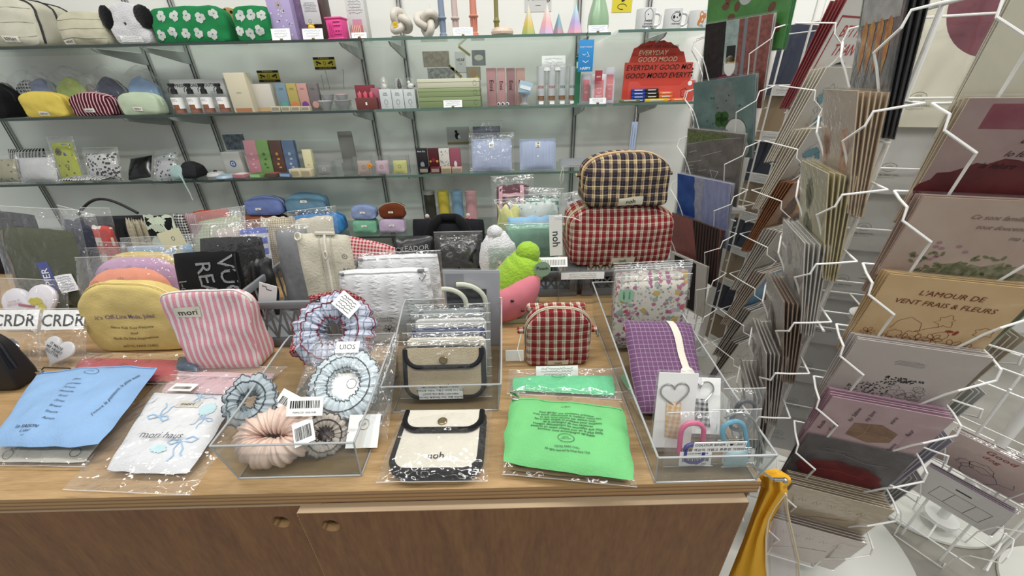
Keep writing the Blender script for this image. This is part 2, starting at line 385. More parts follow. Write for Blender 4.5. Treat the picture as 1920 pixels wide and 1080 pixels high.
# ---- box pouch: soft zip case standing on its base, front is -Y
class Boxy:
    def __init__(s, w, h, d, n=5.0, top=.75, wr=.002, seed=0, dome=0.0, wtop=1.0):
        s.w, s.h, s.d, s.n, s.top, s.wr, s.seed, s.dome, s.wtop = w, h, d, n, top, wr, seed, dome, wtop
    def ex(s, z): k = max(0, min(1, (z+1)/2)); k = k*k*(3-2*k); return max(2.3, s.n*1.7)*(1-k)+max(2.2, s.n*.72)*k
    def pt(s, p):
        p = p.copy(); ax = max(abs(p.x), abs(p.z))
        if ax > 1e-6: n = s.ex(p.z); q = (abs(p.x)**n+abs(p.z)**n)**(1/n)/ax; p.x /= q; p.z /= q
        e = 1-.055*max(0, (abs(p.y)-.7)/.3)**2; p.y *= 1-.17*ax**3; p.x *= e; p.z *= e
        return s.place(p)
    def place(s, p):
        k = (p.z+1)/2; ty = 1-(1-s.top)*k**1.6; tx = 1-(1-s.wtop)*k**1.5
        X = p.x*s.w/2*tx; Y = p.y*s.d/2*ty; Z = k*s.h*(1+s.dome*(1-p.x**2)*(k**3))-s.dome*0
        q = Vector((X*16, Y*16, Z*16+s.seed)); m = min(1, k*5)
        return Vector((X+s.wr*noise.noise(q+Vector((9, 0, 0)))*m, Y+s.wr*1.3*noise.noise(q)*m+s.wr*.6*noise.noise(q*2.5)*m, Z+s.wr*noise.noise(q+Vector((0, 9, 0)))*m))
    def mesh(s, mb, m, N_=14):
        V = []; F = []; D = {}
        def vid(p):
            k = (round(p[0]*99), round(p[1]*99), round(p[2]*99))
            if k not in D: D[k] = len(V); V.append(s.pt(Vector(p)))
            return D[k]
        def e(i): t = -1+2*i/N_; return sin(t*pi/2)*.35+t*.65
        for ax in range(3):
            for sg in (-1, 1):
                for i in range(N_):
                    for j in range(N_):
                        q = []
                        for a, b in ((i, j), (i+1, j), (i+1, j+1), (i, j+1)):
                            p = [0, 0, 0]; p[ax] = sg; p[(ax+1) % 3] = e(a); p[(ax+2) % 3] = e(b); q.append(vid(p))
                        F.append(tuple(q) if sg > 0 else tuple(q[::-1]))
        return mb.add(V, F, m)
    def front(s, x, z, off=.0012, side=-1):     # x,z in metres from the middle of the front
        X = max(-.97, min(.97, 2*x/s.w)); Zn = max(-.97, min(.97, 2*z/s.h)); n = s.ex(Zn); y = side*(1-.17*min(1, (abs(X/.945)**n+abs(Zn/.945)**n)**(1/n))**3)
        p = s.place(Vector((X, y, Zn))); p.y += side*off; return p
    def arc(s, y=0.0, off=.001, zlow=-.2, n=24, amp=1.0):      # the seam running over the top from side to side
        out = []
        a0 = zlow
        for i in range(n+1):
            t = pi*(1-i/n)*(1)+0; p = Vector((cos(t), y, max(sin(t), 1e-3)))
            p.z = sin(t)*(1-a0)+a0; k_ = max(abs(p.x), abs(p.z)); p.x /= k_; p.z /= k_; q = s.pt(p); nv = Vector((cos(t), 0, sin(t))); out.append(q+nv*off)
        return out
# ================================================================ setting
TZ = .80; WY = 1.80; SF = 1.55; SZ = [1.464, 1.243, 1.007, .757]
wallm = paper('#e6e6e1', .6)
struct('wall_back', MB().box((0, WY+.05, 1.35), (7, .1, 2.7), wallm))
fl = N('concrete_floor'); tcf = fl.n('ShaderNodeTexCoord').outputs['Object']
nzf = fl.n('ShaderNodeTexNoise', _Vector=tcf, _Scale=5.0, _Detail=7.0).outputs[0]
fl.bsdf(fl.mix(fl.n('ShaderNodeMapRange', i0=nzf, i1=.35, i2=.65).outputs[0], hx('#8d8980'), hx('#a5a199')), .35)
struct('floor', MB().box((0, 0, -.05), (7, 5, .1), fl.m))
struct('ceiling', MB().box((0, 0, 2.75), (7, 5, .1), paper('#e6e6e2', .8)))
for i, (lx, ly) in enumerate(LAMPS):
    t = thing('ceiling_light', None, 'ceiling light', (lx, ly, 2.7), 'strip lights on the ceiling'); t['label'] = 'white strip light fixed under the ceiling over the display'
    MB().box((0, 0, -.02), (1.2, .18, .04), gloss('#eeeeee', .4), .004).build('housing', t)
# slotted uprights
SLOT = paper('#444444'); ALU = paper('#a8a8a5')
UX = [PY(235, 0, WY).x, PY(320, 0, WY).x, PY(675, 70, WY).x, PY(757, 75, WY).x, PY(1083, 75, WY).x, PY(1217, 10, WY).x, PY(20, 245, WY).x, PY(1330, 60, WY).x]
UX = [x for x in UX]
ulab = ['left of the green clover pouch', 'behind the green clover pouch', 'behind the pink box candle', 'behind the knotted candles', 'behind the green vase', 'behind the white mugs', 'at the far left end of the shelves', 'behind the mug at the right']
for x, l in zip(UX, ulab):
    mb = MB().box((0, 0, 0), (.019, .008, 1.25), ALU)
    for s in (-1, 1): mb.box((s*.0055, -.0045, 0), (.0026, .002, 1.24), SLOT)
    t = mb.build('shelf_upright', None, TR(x, WY-.006, 1.24)); tag(t, 'slotted metal shelf upright on the wall '+l, 'shelf upright')
# glass shelves with brackets
GE = edgem('#5f7a70', .85); GD = edgem('#3a4543', .95); GL = acr('#eef5f2', .02)
def shelf(x0, x1, z, em, lb, br, full=True):
    t = thing('glass_shelf', lb, 'shelf', ((x0+x1)/2, (SF+WY)/2, z))
    w_, d_ = x1-x0, WY-SF-.012
    mb = MB().box((0, 0, -.004), (w_, d_, .008), GL)
    mb.build('glass_panel', t)
    MB().box((0, -d_/2-.0008, -.004), (w_, .0016, .0082), em).build('front_edge', t)
    for b in br:
        bb = MB(); X = b-(x0+x1)/2; y0 = d_/2
        P = [(y0, -.009), (y0, -.05), (y0-.05, -.045), (-d_/2+.03, -.02), (-d_/2+.012, -.009)]
        V = [(X+sx*.003, p[0], p[1]) for sx in (-1, 1) for p in P]; n = len(P)
        F = [tuple(range(n))[::-1], tuple(range(n, 2*n))]+[(i, (i+1) % n, n+(i+1) % n, n+i) for i in range(n)]
        bb.add(V, F, gloss('#a9adac', .4)); bb.build('bracket', t)
XL, XM = -2.3, UX[2]+.085
names = ['top', 'second', 'third', 'lowest']
for k, z in enumerate(SZ):
    zl = z+.004 if k < 3 else z
    shelf(XL, XM-.003, z, GD, f'{names[k]} glass shelf in the left bay, dark front edge', [UX[0], UX[1], UX[2]])
    x1 = [PY(1146, 64, SF).x, PY(1138, 200, SF).x, PY(1180, 325, SF).x, .62][k]
    shelf(XM+.003, x1, z, GE, f'{names[k]} glass shelf in the right bay, green front edge', [UX[3], UX[4]])
shelf(PY(1160, 62, SF).x, PY(1345, 62, SF).x, SZ[0]+.006, GE, 'short glass shelf carrying the white mugs', [UX[5]])
shelf(PY(1150, 197, SF).x, PY(1345, 197, SF).x, SZ[1]+.002, GE, 'short glass shelf under the red display board', [UX[5]])
# ================================================================ table
tb = thing('display_cabinet', 'long plywood display cabinet with sliding doors, loaded with pouches', 'cabinet', (0, 0, 0))
WT = wood('#94774f', '#b3946b', (1.2, 14.0, 3.0), .42); PE = ply('#a5845a', '#856443'); WD = wood('#6b4a33', '#84603f', (5.0, 3.0, .9), .55, .6)
TX1 = .346; TY0 = .352; TY1 = 1.30
MB().box(((TX1-1.9)/2, (TY0+TY1)/2, TZ-.0008), (TX1+1.9, TY1-TY0, .0016), WT).add([], [], PE).box(((TX1-1.9)/2, (TY0+TY1)/2, TZ-.0126), (TX1+1.9, TY1-TY0, .022), PE).build('tabletop', tb)
def door(x0, x1, y, ztop, hx_, nm, dz=.037):
    # panel with a round finger hole
    mb = MB(); hz = ztop-dz; r = .0135; n = 24; zb = .06
    ring_ = [(hx_+r*cos(2*pi*i/n), hz+r*sin(2*pi*i/n)) for i in range(n)]
    sq = []
    for i in range(n):
        a = 2*pi*i/n; c, s_ = cos(a), sin(a); k = .03/max(abs(c), abs(s_)); sq.append((hx_+c*k, hz+s_*k))
    for i in range(n):
        j = (i+1) % n
        mb.add([(ring_[i][0], y, ring_[i][1]), (ring_[j][0], y, ring_[j][1]), (sq[j][0], y, sq[j][1]), (sq[i][0], y, sq[i][1])], [(0, 3, 2, 1)], WD)
        mb.add([(ring_[i][0], y, ring_[i][1]), (ring_[j][0], y, ring_[j][1]), (ring_[j][0], y+.014, ring_[j][1]), (ring_[i][0], y+.014, ring_[i][1])], [(0, 1, 2, 3)], PE)
    a0, a1, b0, b1 = hx_-.03, hx_+.03, hz-.03, hz+.03
    for q in ((x0, a0, zb, ztop), (a1, x1, zb, ztop), (a0, a1, zb, b0), (a0, a1, b1, ztop)):
        mb.add([(q[0], y, q[2]), (q[1], y, q[2]), (q[1], y, q[3]), (q[0], y, q[3])], [(0, 1, 2, 3)], WD)
    mb.box(((x0+x1)/2, y+.007, ztop+.0006), (x1-x0, .014, .0012), ply('#a79175', '#978163'))
    mb.box((x0-.0005, y+.007, (zb+ztop)/2), (.001, .014, ztop-zb), PE); mb.box((x1+.0005, y+.007, (zb+ztop)/2), (.001, .014, ztop-zb), PE)
    mb.add([(x0, y+.014, zb), (x1, y+.014, zb), (x1, y+.014, ztop), (x0, y+.014, ztop)], [(0, 1, 2, 3)], paper('#1e1712'))
    return mb.build('sliding_door', tb)
dr = PZ(565, 958, .765)
hR = PZ(620, 986, .735); hL = PZ(523, 971, .73)
door(dr.x, TX1-.018, .3395, .772, PY(620, 985, .3395).x, 'r', .030)
door(-1.85, dr.x+.03, .3505, .773, PY(523, 971, .3505).x, 'l')
cs = MB().box((TX1-.009, .83, .39), (.018, .93, .765), WD).box((-.8, 1.28, .39), (2.2, .015, .765), WD).box((-.8, .83, .03), (2.2, .9, .02), WD); cs.build('carcass', tb)
# ================================================================ card racks
WIRE = gloss('#eeeeea', .35)
EDGE = {}
def plain_card(w_, h_, c, th=.0022):
    k = (w_, h_, c)
    if k not in EDGE:
        mb = MB().box((0, 0, 0), (w_, h_, th), paper(c)); o = mb.build('greeting_card'); me = o.data; bpy.data.objects.remove(o); EDGE[k] = me
        mb = MB().box((0, .001, 0), (w_+.006, h_+.008, th+.0008), film('#ffffff', .012, 60.0, .15, .7)); o = mb.build('clear_sleeve'); EDGE[k+(1,)] = o.data; bpy.data.objects.remove(o)
    return EDGE[k], EDGE[k+(1,)]
def col_frame(ctr, nrm, off, z):          # X across as the viewer sees it, Y outward (negative), Z up
    n = Vector((nrm[0], nrm[1], 0)).normalized(); x = Vector((0, 0, 1)).cross(-n).normalized()*-1
    x = (-n).cross(Vector((0, 0, 1)))     # right hand of someone looking at the face
    m = Matrix((x, -n, Vector((0, 0, 1)))).transposed().to_4x4(); m.translation = Vector((ctr[0], ctr[1], z))+n*off; return m
def pocket_mb(a, d=.066, r=.0021):
    mb = MB(); pts = []
    for s in (-1, 1):
        q = [(s*a*.96, 0, .012), (s*a, -d*.55, .006), (s*a, -d, 0), (s*a, -d-.004, -.022), (s*a*.62, -d-.012, -.052), (s*a*.58, -d*.98, -.075), (s*a*.5, -.038, -.13), (s*a*.48, -.030, -.192), (s*a*.48, 0, -.197)]
        mb.tube(q, r, WIRE, 6)
    mb.tube([(-a*.96, 0, .012), (a*.96, 0, .012)], r, WIRE, 6); mb.tube([(-a*.48, -.030, -.192), (a*.48, -.030, -.192)], r, WIRE, 6)
    return mb
PKT = {}
def rack(name_label, ctr, nrms, rows, discr, zt, rz_rows, disc_c=None, deep=0):
    t = thing('card_rack', name_label, 'card rack', (ctr[0], ctr[1], 0))
    dc = (0, 0) if disc_c is None else (disc_c[0]-ctr[0], disc_c[1]-ctr[1])
    MB().lathe([(discr, 0), (discr+.002, .004), (discr, .011), (.03, .016)], gloss('#d9d9d2', .45), 64).build('base', t, TR(dc[0], dc[1], 0))
    MB().tube([(0, 0, .012), (0, 0, zt)], .0125, WIRE, 14).build('pole', t)
    mb = MB()
    n0 = Vector((nrms[0][0], nrms[0][1], 0)).normalized(); x0 = Vector((n0.y, -n0.x, 0))
    for nr in (n0, -n0, x0, -x0):
        xx = Vector((nr.y, -nr.x, 0))
        for s in (-.045, .045): p = nr*.12+xx*s; mb.tube([(p.x, p.y, rz_rows[0]-.2), (p.x, p.y, zt-.05)], .0032, WIRE, 6)
        for z in [rz_rows[0]-.15, (rz_rows[0]+rz_rows[-1])/2-.02, zt-.06]:
            a = nr*.12-xx*.1; b = nr*.12+xx*.1; mb.tube([(a.x, a.y, z), (b.x, b.y, z)], .0026, WIRE, 6); mb.tube([(0, 0, z), (nr.x*.12, nr.y*.12, z)], .0024, WIRE, 6)
    for z in [rz_rows[0]-.15, (rz_rows[0]+rz_rows[-1])/2-.02]: mb.lathe([(.013, z-.01), (.04, z-.008), (.04, z+.004), (.013, z+.006)], WIRE, 24)
    mb.build('wire_frame', t)
    if 'p' not in PKT: 
        for kk, dd, rr_ in (('d', .066, .0022), ('t', .066, .0016), ('D', .098, .0016)): o = pocket_mb(.118, dd, rr_).build('wire_pocket'); PKT[kk] = o.data; bpy.data.objects.remove(o)
        PKT['p'] = 1
    for nr, rws in zip(nrms, rows):
        for z in rws:
            o = bpy.data.objects.new('wire_pocket', PKT['D' if deep and nr == nrms[deep] else 'd' if zt == 1.75 else 't']); COL.objects.link(o); o.parent = t
            m = col_frame(ctr, nr, .12, z); m.translation -= Vector((ctr[0], ctr[1], 0)); o.matrix_local = m
    return t
def cards(ctr, nrm, z, n, c, w_, h_, art, label, group, lean=.055, out0=.008, sp=(.0042, .0085), tilt=0.0, name='greeting_card', shift=0.0, top=.022, cat='card'):
    F = col_frame(ctr, nrm, .12, z); me, sl = plain_card(w_, h_, c)
    sp = (min(sp[0], .03/n), min(sp[1], .055/n if lean < .08 else .06/n))
    for i in range(n):
        yb = -(out0+sp[0]*i); yt = -(out0+lean*.55+sp[1]*i); j = R.uniform(-.002, .002)
        ang = atan2(-(yt-yb), h_)
        zc = top-h_/2-(n-1-i)*.0009+R.uniform(-.0015, .0015)
        m = F @ Matrix.Translation((shift+j, (yb+yt)/2, zc)) @ Matrix.Rotation(tilt+R.uniform(-.01, .01), 4, 'Y') @ Matrix.Rotation(pi/2+ang, 4, 'X')
        last = i == n-1
        if last and art:
            mb = MB().box((0, 0, 0), (w_, h_, .0022), paper(c)); art(mb, w_, h_, lambda x, y, e=.0004: Vector((x, y, .0011+e)))
            o = mb.build(name); o.matrix_world = m
        else:
            o = bpy.data.objects.new(name, me); COL.objects.link(o); o.matrix_world = m
        s_ = bpy.data.objects.new('clear_sleeve', sl); COL.objects.link(s_); s_.parent = o
        if last: tag(o, label, cat)
        else: tag(o, group[0], cat, group[1])
# ================================================================ card art (x,y in metres from the card's centre)
def full(mb, fn, w_, h_, m, e=.0002, mg=.0): mb.d(rect(0, 0, w_-2*mg, h_-2*mg), lambda x, y: fn(x, y, e), m)
def art_brick(mb, w_, h_, fn):
    full(mb, fn, w_, h_, mottle('#6b3a34', '#8a4c42', 90.0)); L = lambda x, y: fn(x, y, .0005); L2 = lambda x, y: fn(x, y, .0008); L3 = lambda x, y: fn(x, y, .0011)
    mb.d(rect(-w_*.33, 0, w_*.34, h_), L, mottle('#2c2424', '#1b1516', 60.0)); mb.d(rect(-w_*.06, h_*.2, w_*.2, h_*.6), L, mottle('#7f908c', '#9aa9a4', 30.0)); mb.d(rect(-w_*.04, -h_*.15, w_*.24, h_*.36), L2, paper('#7b7778'))
    mb.d(rect(w_*.33, 0, w_*.03, h_), L, paper('#8c8785')); mb.d(rect(w_*.14, h_*.02, w_*.05, h_*.96), L, paper('#6f7378'))
    mb.d(rect(-w_*.05, .03, .028, .04), L3, paper('#222222')); mb.d(disc(-w_*.05, .0, .018, .026), L3, paper('#d8d6d0')); mb.d(rect(-w_*.05, .014, .03, .016), L3, paper('#d9b23c')); mb.d(disc(-w_*.05, -.04, .042, .02), L2, paper('#6d2437')); mb.d(rect(-w_*.05, -.06, .09, .03), L2, paper('#7c2840'))
def art_bear(mb, w_, h_, fn):
    full(mb, fn, w_, h_, mottle('#4f6663', '#627a75', 18.0)); L = lambda x, y: fn(x, y, .0005); L2 = lambda x, y: fn(x, y, .0008); L3 = lambda x, y: fn(x, y, .0011)
    mb.d(poly([(-.03, .1), (.03, .1), (.08, -.1), (.0, -.1)]), L, mottle('#6c7370', '#5d6663', 30.0)); mb.d([disc(.0+dx, -.0+dy, .014) for dx, dy in ((-.009, .008), (.009, .008), (-.009, -.008), (.009, -.008))], L2, paper('#2e4f23'))
    mb.d(disc(.045, -.035, .034, .036), L2, paper('#b9bab5')); mb.d(ring(.045, -.035, .034, .036, .0012), L3, INK); mb.d(disc(.06, -.085, .03, .03), L2, paper('#b9bab5')); mb.d(disc(.012, -.04, .011), L2, paper('#b9bab5')); mb.d(ring(.012, -.04, .011, .011, .0011), L3, INK)
    mb.d([rect(-.03+i*.008, -.075, .004, .003) for i in range(4)], L2, INK); mb.d([disc(-.06+R.uniform(0, .12), R.uniform(-.02, .09), .003, n=8) for i in range(8)], L2, paper('#38504c'))
def art_road(mb, w_, h_, fn):
    full(mb, fn, w_, h_, mottle('#5c5652', '#6d6762', 26.0)); L = lambda x, y: fn(x, y, .0005); L2 = lambda x, y: fn(x, y, .0008)
    mb.d(poly([(-.1, .105), (.06, .105), (.02, .085), (-.1, .065)]), L, mottle('#4b5637', '#687048', 120.0)); mb.d(line([(-.1, .06), (0, .085), (.09, .1)], .0016), L, paper('#9a9893'))
    mb.d([line([(-.09+.02*i, .035-.028*i), (-.06+.02*i, .045-.028*i)], .0022) for i in range(4)], L, paper('#9a9893')); mb.d(line([(-.04, .03), (.03, .055)], .0018), L, paper('#9a9893'))
    mb.d(line([(-.005, -.01), (.025, -.01), (.01, -.042)], .0026, True), L2, paper('#c9c7c2')); mb.d(move(text('기다리\n세요', .014), .012, -.062), L2, paper('#b9b7b2'))
    mb.d([line([(-.1, -.0-.012*i), (-.07, .008-.012*i)], .0018) for i in range(4)], L, paper('#a19f9a'))
def art_sea(mb, w_, h_, fn):
    full(mb, fn, w_, h_, mottle('#7d84ab', '#8f97ba', 14.0, .4, .6, .3, 6.0, .8)); L = lambda x, y: fn(x, y, .0005); L2 = lambda x, y: fn(x, y, .0008)
    rr = random.Random(2); mb.d(poly([(-w_/2, h_/2), (-w_/2, -h_/2), (-.025, -h_/2)]+[(-.028+rr.uniform(-.006, .006), -h_/2+h_*i/14) for i in range(1, 14)]+[(-.03, h_/2)]), L2, mottle('#233f7d', '#2f5191', 22.0))
    mb.d(poly([(-.03, h_/2)]+[(-.03, -h_/2), (.005, -h_/2)]+[(.005+rr.uniform(-.008, .008), -h_/2+h_*i/14) for i in range(1, 15)]), L, mottle('#9a9aa4', '#8388a0', 40.0))
def art_brown(mb, w_, h_, fn):
    full(mb, fn, w_, h_, mottle('#93524d', '#7d4844', 10.0)); L = lambda x, y: fn(x, y, .0005)
    mb.d(poly([(-.01, .11), (.095, .11), (.1, -.11), (.03, -.11)]), L, stripes('#241b1a', '#4a3a36', .011, .6, 0))
def art_brave(mb, w_, h_, fn):
    full(mb, fn, w_, h_, paper('#cfcdc6')); L = lambda x, y: fn(x, y, .0005); L2 = lambda x, y: fn(x, y, .0008)
    mb.d(rect(-.01, 0, w_*.6, h_*.94), L, paper('#232021')); mb.d(move(text('BVRET', .042, 0, .02), 0, 0, -pi/2), L2, paper('#cfcdc6')); mb.d(rect(-w_*.4, .02, .02, .06), L, paper('#9b8a36'))
def art_green(mb, w_, h_, fn):
    full(mb, fn, w_, h_, mottle('#3f7a35', '#356b2c', 20.0)); L = lambda x, y: fn(x, y, .0005)
    mb.d([disc(R.uniform(-.1, .1), R.uniform(-.09, .1), .012, .009, 9, R.uniform(0, 3)) for i in range(22)], L, paper('#5a3b2c')); mb.d([squig(x, .03, .014, i) for i, x in enumerate((-.03, .03))], L, INK)
    mb.d(disc(.0, .02, .02), lambda x, y: fn(x, y, .0008), paper('#9aa09a'))
def hand(col, lines):
    def f(mb, w_, h_, fn):
        for m_, shp, e in col(w_, h_): mb.d(shp, lambda x, y, e=e: fn(x, y, e), m_)
        for s_, x, y, sz, c, sh_, rot in lines: mb.d(move(text(s_, sz, sh_), x, y, rot), lambda x, y: fn(x, y, .0012), paper(c))
    return f
def blob(cx, cy, rx, ry, seed, n=40, a=.18):
    rr = random.Random(seed); return poly([(cx+rx*(1+rr.uniform(-a, a))*cos(2*pi*i/n), cy+ry*(1+rr.uniform(-a, a))*sin(2*pi*i/n)) for i in range(n)])
def c_burg(w_, h_):
    return [(mottle('#8f7672', '#97807a', 12.0), rect(0, 0, w_, h_), .0002), (mottle('#8d4b55', '#9a5f66', 20.0), rect(.01, .075, w_*.8, .035), .0004), (mottle('#a19468', '#b0a47c', 30.0), rect(.065, -.01, .06, .12), .0004), (mottle('#4d1c1e', '#5c2427', 20.0), blob(-.0, -.05, .1, .062, 4, 40, .08), .0006), (paper('#41191b'), rect(0, -.09, w_, .05), .0007)]
art_burg = hand(c_burg, [("L'amour", .03, .085, .014, '#2c1c1c', .5, 0), ("L'adore", .03, .063, .014, '#2c1c1c', .5, 0), ("et de", .0, .042, .013, '#2c1c1c', .5, 0), ("lo fel de", .0, .022, .013, '#2c1c1c', .5, 0), ("la felure", -.02, .003, .013, '#2c1c1c', .5, 0)])
def c_land(w_, h_):
    rr = random.Random(5); L = [(mottle('#ab9587', '#b39f92', 10.0), rect(0, 0, w_, h_), .0002), (mottle('#5d6047', '#8a8870', 60.0), blob(.03, -.04, .075, .026, 7, 40, .3), .0005), (mottle('#8b7b6a', '#75705c', 60.0), blob(-.03, -.065, .08, .022, 9, 40, .3), .0004)]
    L += [(paper('#3f4432'), [line([(x, -.09), (x+rr.uniform(-.01, .01), -.05), (x+rr.uniform(-.02, .02), -.03)], .001) for x in (-.05, -.03, 0, .03)], .0008), (paper('#6c6f50'), [disc(rr.uniform(-.07, .07), rr.uniform(-.04, .0), .005, .0025, 7, rr.uniform(0, 3)) for i in range(40)], .0007), (paper('#98707a'), [disc(rr.uniform(-.07, .0), rr.uniform(-.02, .02), .004, .003, 7) for i in range(9)], .0007)]
    return L
art_land = hand(c_land, [('Ce sont familiers', .01, .07, .011, '#6d5a55', .5, 0), ('tout doucement de', .03, .053, .011, '#6d5a55', .5, 0), ('ma vie', .05, .036, .011, '#6d5a55', .5, 0)])
def c_am(w_, h_):
    rr = random.Random(8); c = paper('#7c3a22'); L = [(mottle('#c5a678', '#cbae82', 14.0), rect(0, 0, w_, h_), .0002)]; s_ = []
    for i in range(13): s_ += move(flower(0, 0, rr.uniform(.010, .017), .0008, rr.choice((5, 6))), -.075+.15*(i % 7)/6+rr.uniform(-.005, .005), -.04-.028*(i//7)+rr.uniform(-.008, .008), rr.uniform(0, 3))
    for i in range(8): s_.append(squig(rr.uniform(-.07, .08), rr.uniform(-.08, -.02), .011, i, .0008))
    s_ += [line([(-.05, -.02), (-.045, .0), (-.03, .012), (-.01, -.0), (-.005, -.02)], .0008), squig(.02, .012, .013, 31, .0008), line([(.02, 0), (.0, -.012), (-.012, -.022)], .0008), squig(.078, -.004, .012, 5, .0008)]
    return L+[(c, s_, .0006), (paper('#8f3524'), [disc(-.04, -.045, .005), disc(.035, -.01, .006, .003), disc(.045, -.012, .006, .003, a=1.3)], .0009)]
art_am = hand(c_am, [("L'AMOUR DE", .0, .068, .0155, '#6b2d1c', .15, 0), ('VENT FRAIS & FLEURS', .0, .046, .0148, '#6b2d1c', .15, 0)])
def c_grey(w_, h_):
    rr = random.Random(11); c = paper('#3f3d40'); L = [(paper('#b5aca6'), rect(0, 0, w_, h_), .0002)]; s_ = []
    for i in range(150):
        x = rr.uniform(-.07, .0); y = -.03+rr.uniform(-.03, .012+.02*cos(x*30)); s_.append(disc(x, y, .0026, .0011, 6, rr.uniform(0, 3)))
    for i in range(60): s_.append(disc(rr.uniform(-.02, .04), rr.uniform(.002, .014), .0026, .0014, 6, rr.uniform(0, 3)))
    for i in range(14): s_.append(squig(.0+rr.uniform(0, .06), rr.uniform(-.05, -.01), .008, i, .0006))
    s_ += scrib(0, .055, .05, .014, 4, .0005); return L+[(c, s_, .0006)]
art_grey = hand(c_grey, [])
def c_pink(w_, h_):
    return [(mottle('#a98d92', '#b39a9b', 9.0), rect(0, 0, w_, h_), .0002), (mottle('#6e5340', '#86674f', 26.0), poly([(-.035, .03), (.01, .04), (.045, .02), (.045, -.015), (.01, -.03), (-.035, -.015)]), .0005), (paper('#a58a70'), [line([(-.035, .0), (0, .006), (.045, -.002)], .001), line([(-.01, .035), (-.006, .0), (-.012, -.02)], .001)], .0008), (INK, [ring(.062, -.07, .007, .007, .0008), disc(.062, -.07, .002)], .0008)]
art_pink = hand(c_pink, [(s_, x, y, .012, '#3d2e30', .5, pi/2) for s_, x, y in (('Ronde', -.085, .0), ('Dunes', -.062, .0), ('for Sabine', -.045, .055), ('my love', -.02, .06), ('vivre', .02, .06), ('Poivre', .055, -.03), ('fleur', .06, .03))])
def c_red(w_, h_):
    return [(mottle('#332f33', '#48454a', 20.0), rect(0, 0, w_, h_), .0002), (mottle('#551f22', '#6e2b2c', 16.0), blob(0, -.02, .085, .045, 3, 30, .12), .0005), (paper('#6f6c70'), [line([(-.07, .05), (-.02, .055), (.03, .04), (.07, .045)], .003), line([(-.06, .065), (.0, .07)], .002)], .0008), (paper('#8c4d4b'), [line([(-.06, -.02), (.0, -.01), (.05, -.02)], .0015)], .0008)]
art_red = hand(c_red, [])
def c_bei(seed, base):
    def f(w_, h_):
        rr = random.Random(seed); return [(mottle(base, base, 10.0), rect(0, 0, w_, h_), .0002), (paper('#5d5248'), [line([(-.07+i*.03, .04), (-.065+i*.03, .055), (-.06+i*.03, .038), (-.055+i*.03, .05)], .0008) for i in range(5)]+[line([(-.06, -.06), (-.01, -.02), (.05, .0)], .0012)], .0006)]
    return f
art_beige = hand(c_bei(1, '#b3a389'), []); art_white = hand(c_bei(4, '#b8aba3'), [])
def art_better(mb, w_, h_, fn):
    full(mb, fn, w_, h_, paper('#d3cfc8')); L = lambda x, y: fn(x, y, .0005); L2 = lambda x, y: fn(x, y, .0008); rd = paper('#a9322b')
    mb.d(line([(-.085, -.1), (-.085, .085), (.085, .085), (.085, -.1)], .006), L, paper('#8f2f33')); mb.d(move(text('BETTER', .034, .2, .02), 0, .055), L2, rd); mb.d(move(text('THAN', .036, .2, .02), 0, .015), L2, rd); mb.d(move(text('COFFEE', .034, .2, .02), 0, -.08), L2, rd)
    mb.d(disc(.01, -.025, .035, .013, a=.2), L2, INK); mb.d([line([(-.03+i*.012, -.05), (-.02+i*.012, -.038)], .0012) for i in range(6)], L2, INK)
def art_ribbon(mb, w_, h_, fn):
    full(mb, fn, w_, h_, paper('#c9c2b5')); L = lambda x, y: fn(x, y, .0005)
    mb.d([blob(-.03, .05, .035, .015, 3), blob(.03, .04, .03, .017, 4), blob(.0, -.01, .02, .012, 8)], L, paper('#6f98a3')); mb.d([squig(-.03, .05, .03, 2, .001), squig(.03, .03, .035, 5, .001), squig(0, 0, .05, 7, .001, 26), line([(-.06, -.05), (-.02, -.03), (.03, -.05)], .001)], lambda x, y: fn(x, y, .0008), paper('#4c5d66'))
def art_orange(mb, w_, h_, fn):
    full(mb, fn, w_, h_, mottle('#a8764a', '#8b6244', 18.0)); L = lambda x, y: fn(x, y, .0005)
    mb.d([blob(-.03, .03, .03, .05, 3), blob(.05, -.03, .03, .04, 5)], L, mottle('#4c3a30', '#6e5039', 40.0)); mb.d([blob(.02, .04, .03, .02, 6), blob(-.02, -.06, .05, .02, 9)], lambda x, y: fn(x, y, .0008), paper('#c08a3f'))
def art_greyp(mb, w_, h_, fn):
    full(mb, fn, w_, h_, paper('#b3aca3')); L = lambda x, y: fn(x, y, .0005); mb.d([squig(0, .04, .04, 2, .0015), squig(.02, -.02, .03, 7, .0015)], L, paper('#6f6d6c')); mb.d(scrib(0, .085, .1, .02, 3), L, INK)
def art_blue(mb, w_, h_, fn):
    full(mb, fn, w_, h_, mottle('#b9a48d', '#9c8a78', 14.0)); mb.d(rect(-.05, 0, .07, h_), lambda x, y: fn(x, y, .0005), mottle('#4f7fa6', '#6f9ab8', 18.0)); mb.d(blob(.04, .02, .04, .05, 4), lambda x, y: fn(x, y, .0006), paper('#a4714a'))
def art_tulip(mb, w_, h_, fn):
    full(mb, fn, w_, h_, mottle('#4c4b4b', '#7a7978', 12.0, .4, .6, .25, 5.0, 1.0)); L = lambda x, y: fn(x, y, .0005); L2 = lambda x, y: fn(x, y, .0008)
    mb.d(rect(0, .08, w_*.9, .05), L, mottle('#a4a4a2', '#8a8a88', 30.0)); mb.d([poly([(x, .06), (x+.013, .05), (x+.009, .0), (x, -.03), (x-.009, .0), (x-.012, .05)]) for x in (-.05, -.02, .012, .045)], L2, mottle('#9c5a35', '#b08a4b', 60.0))
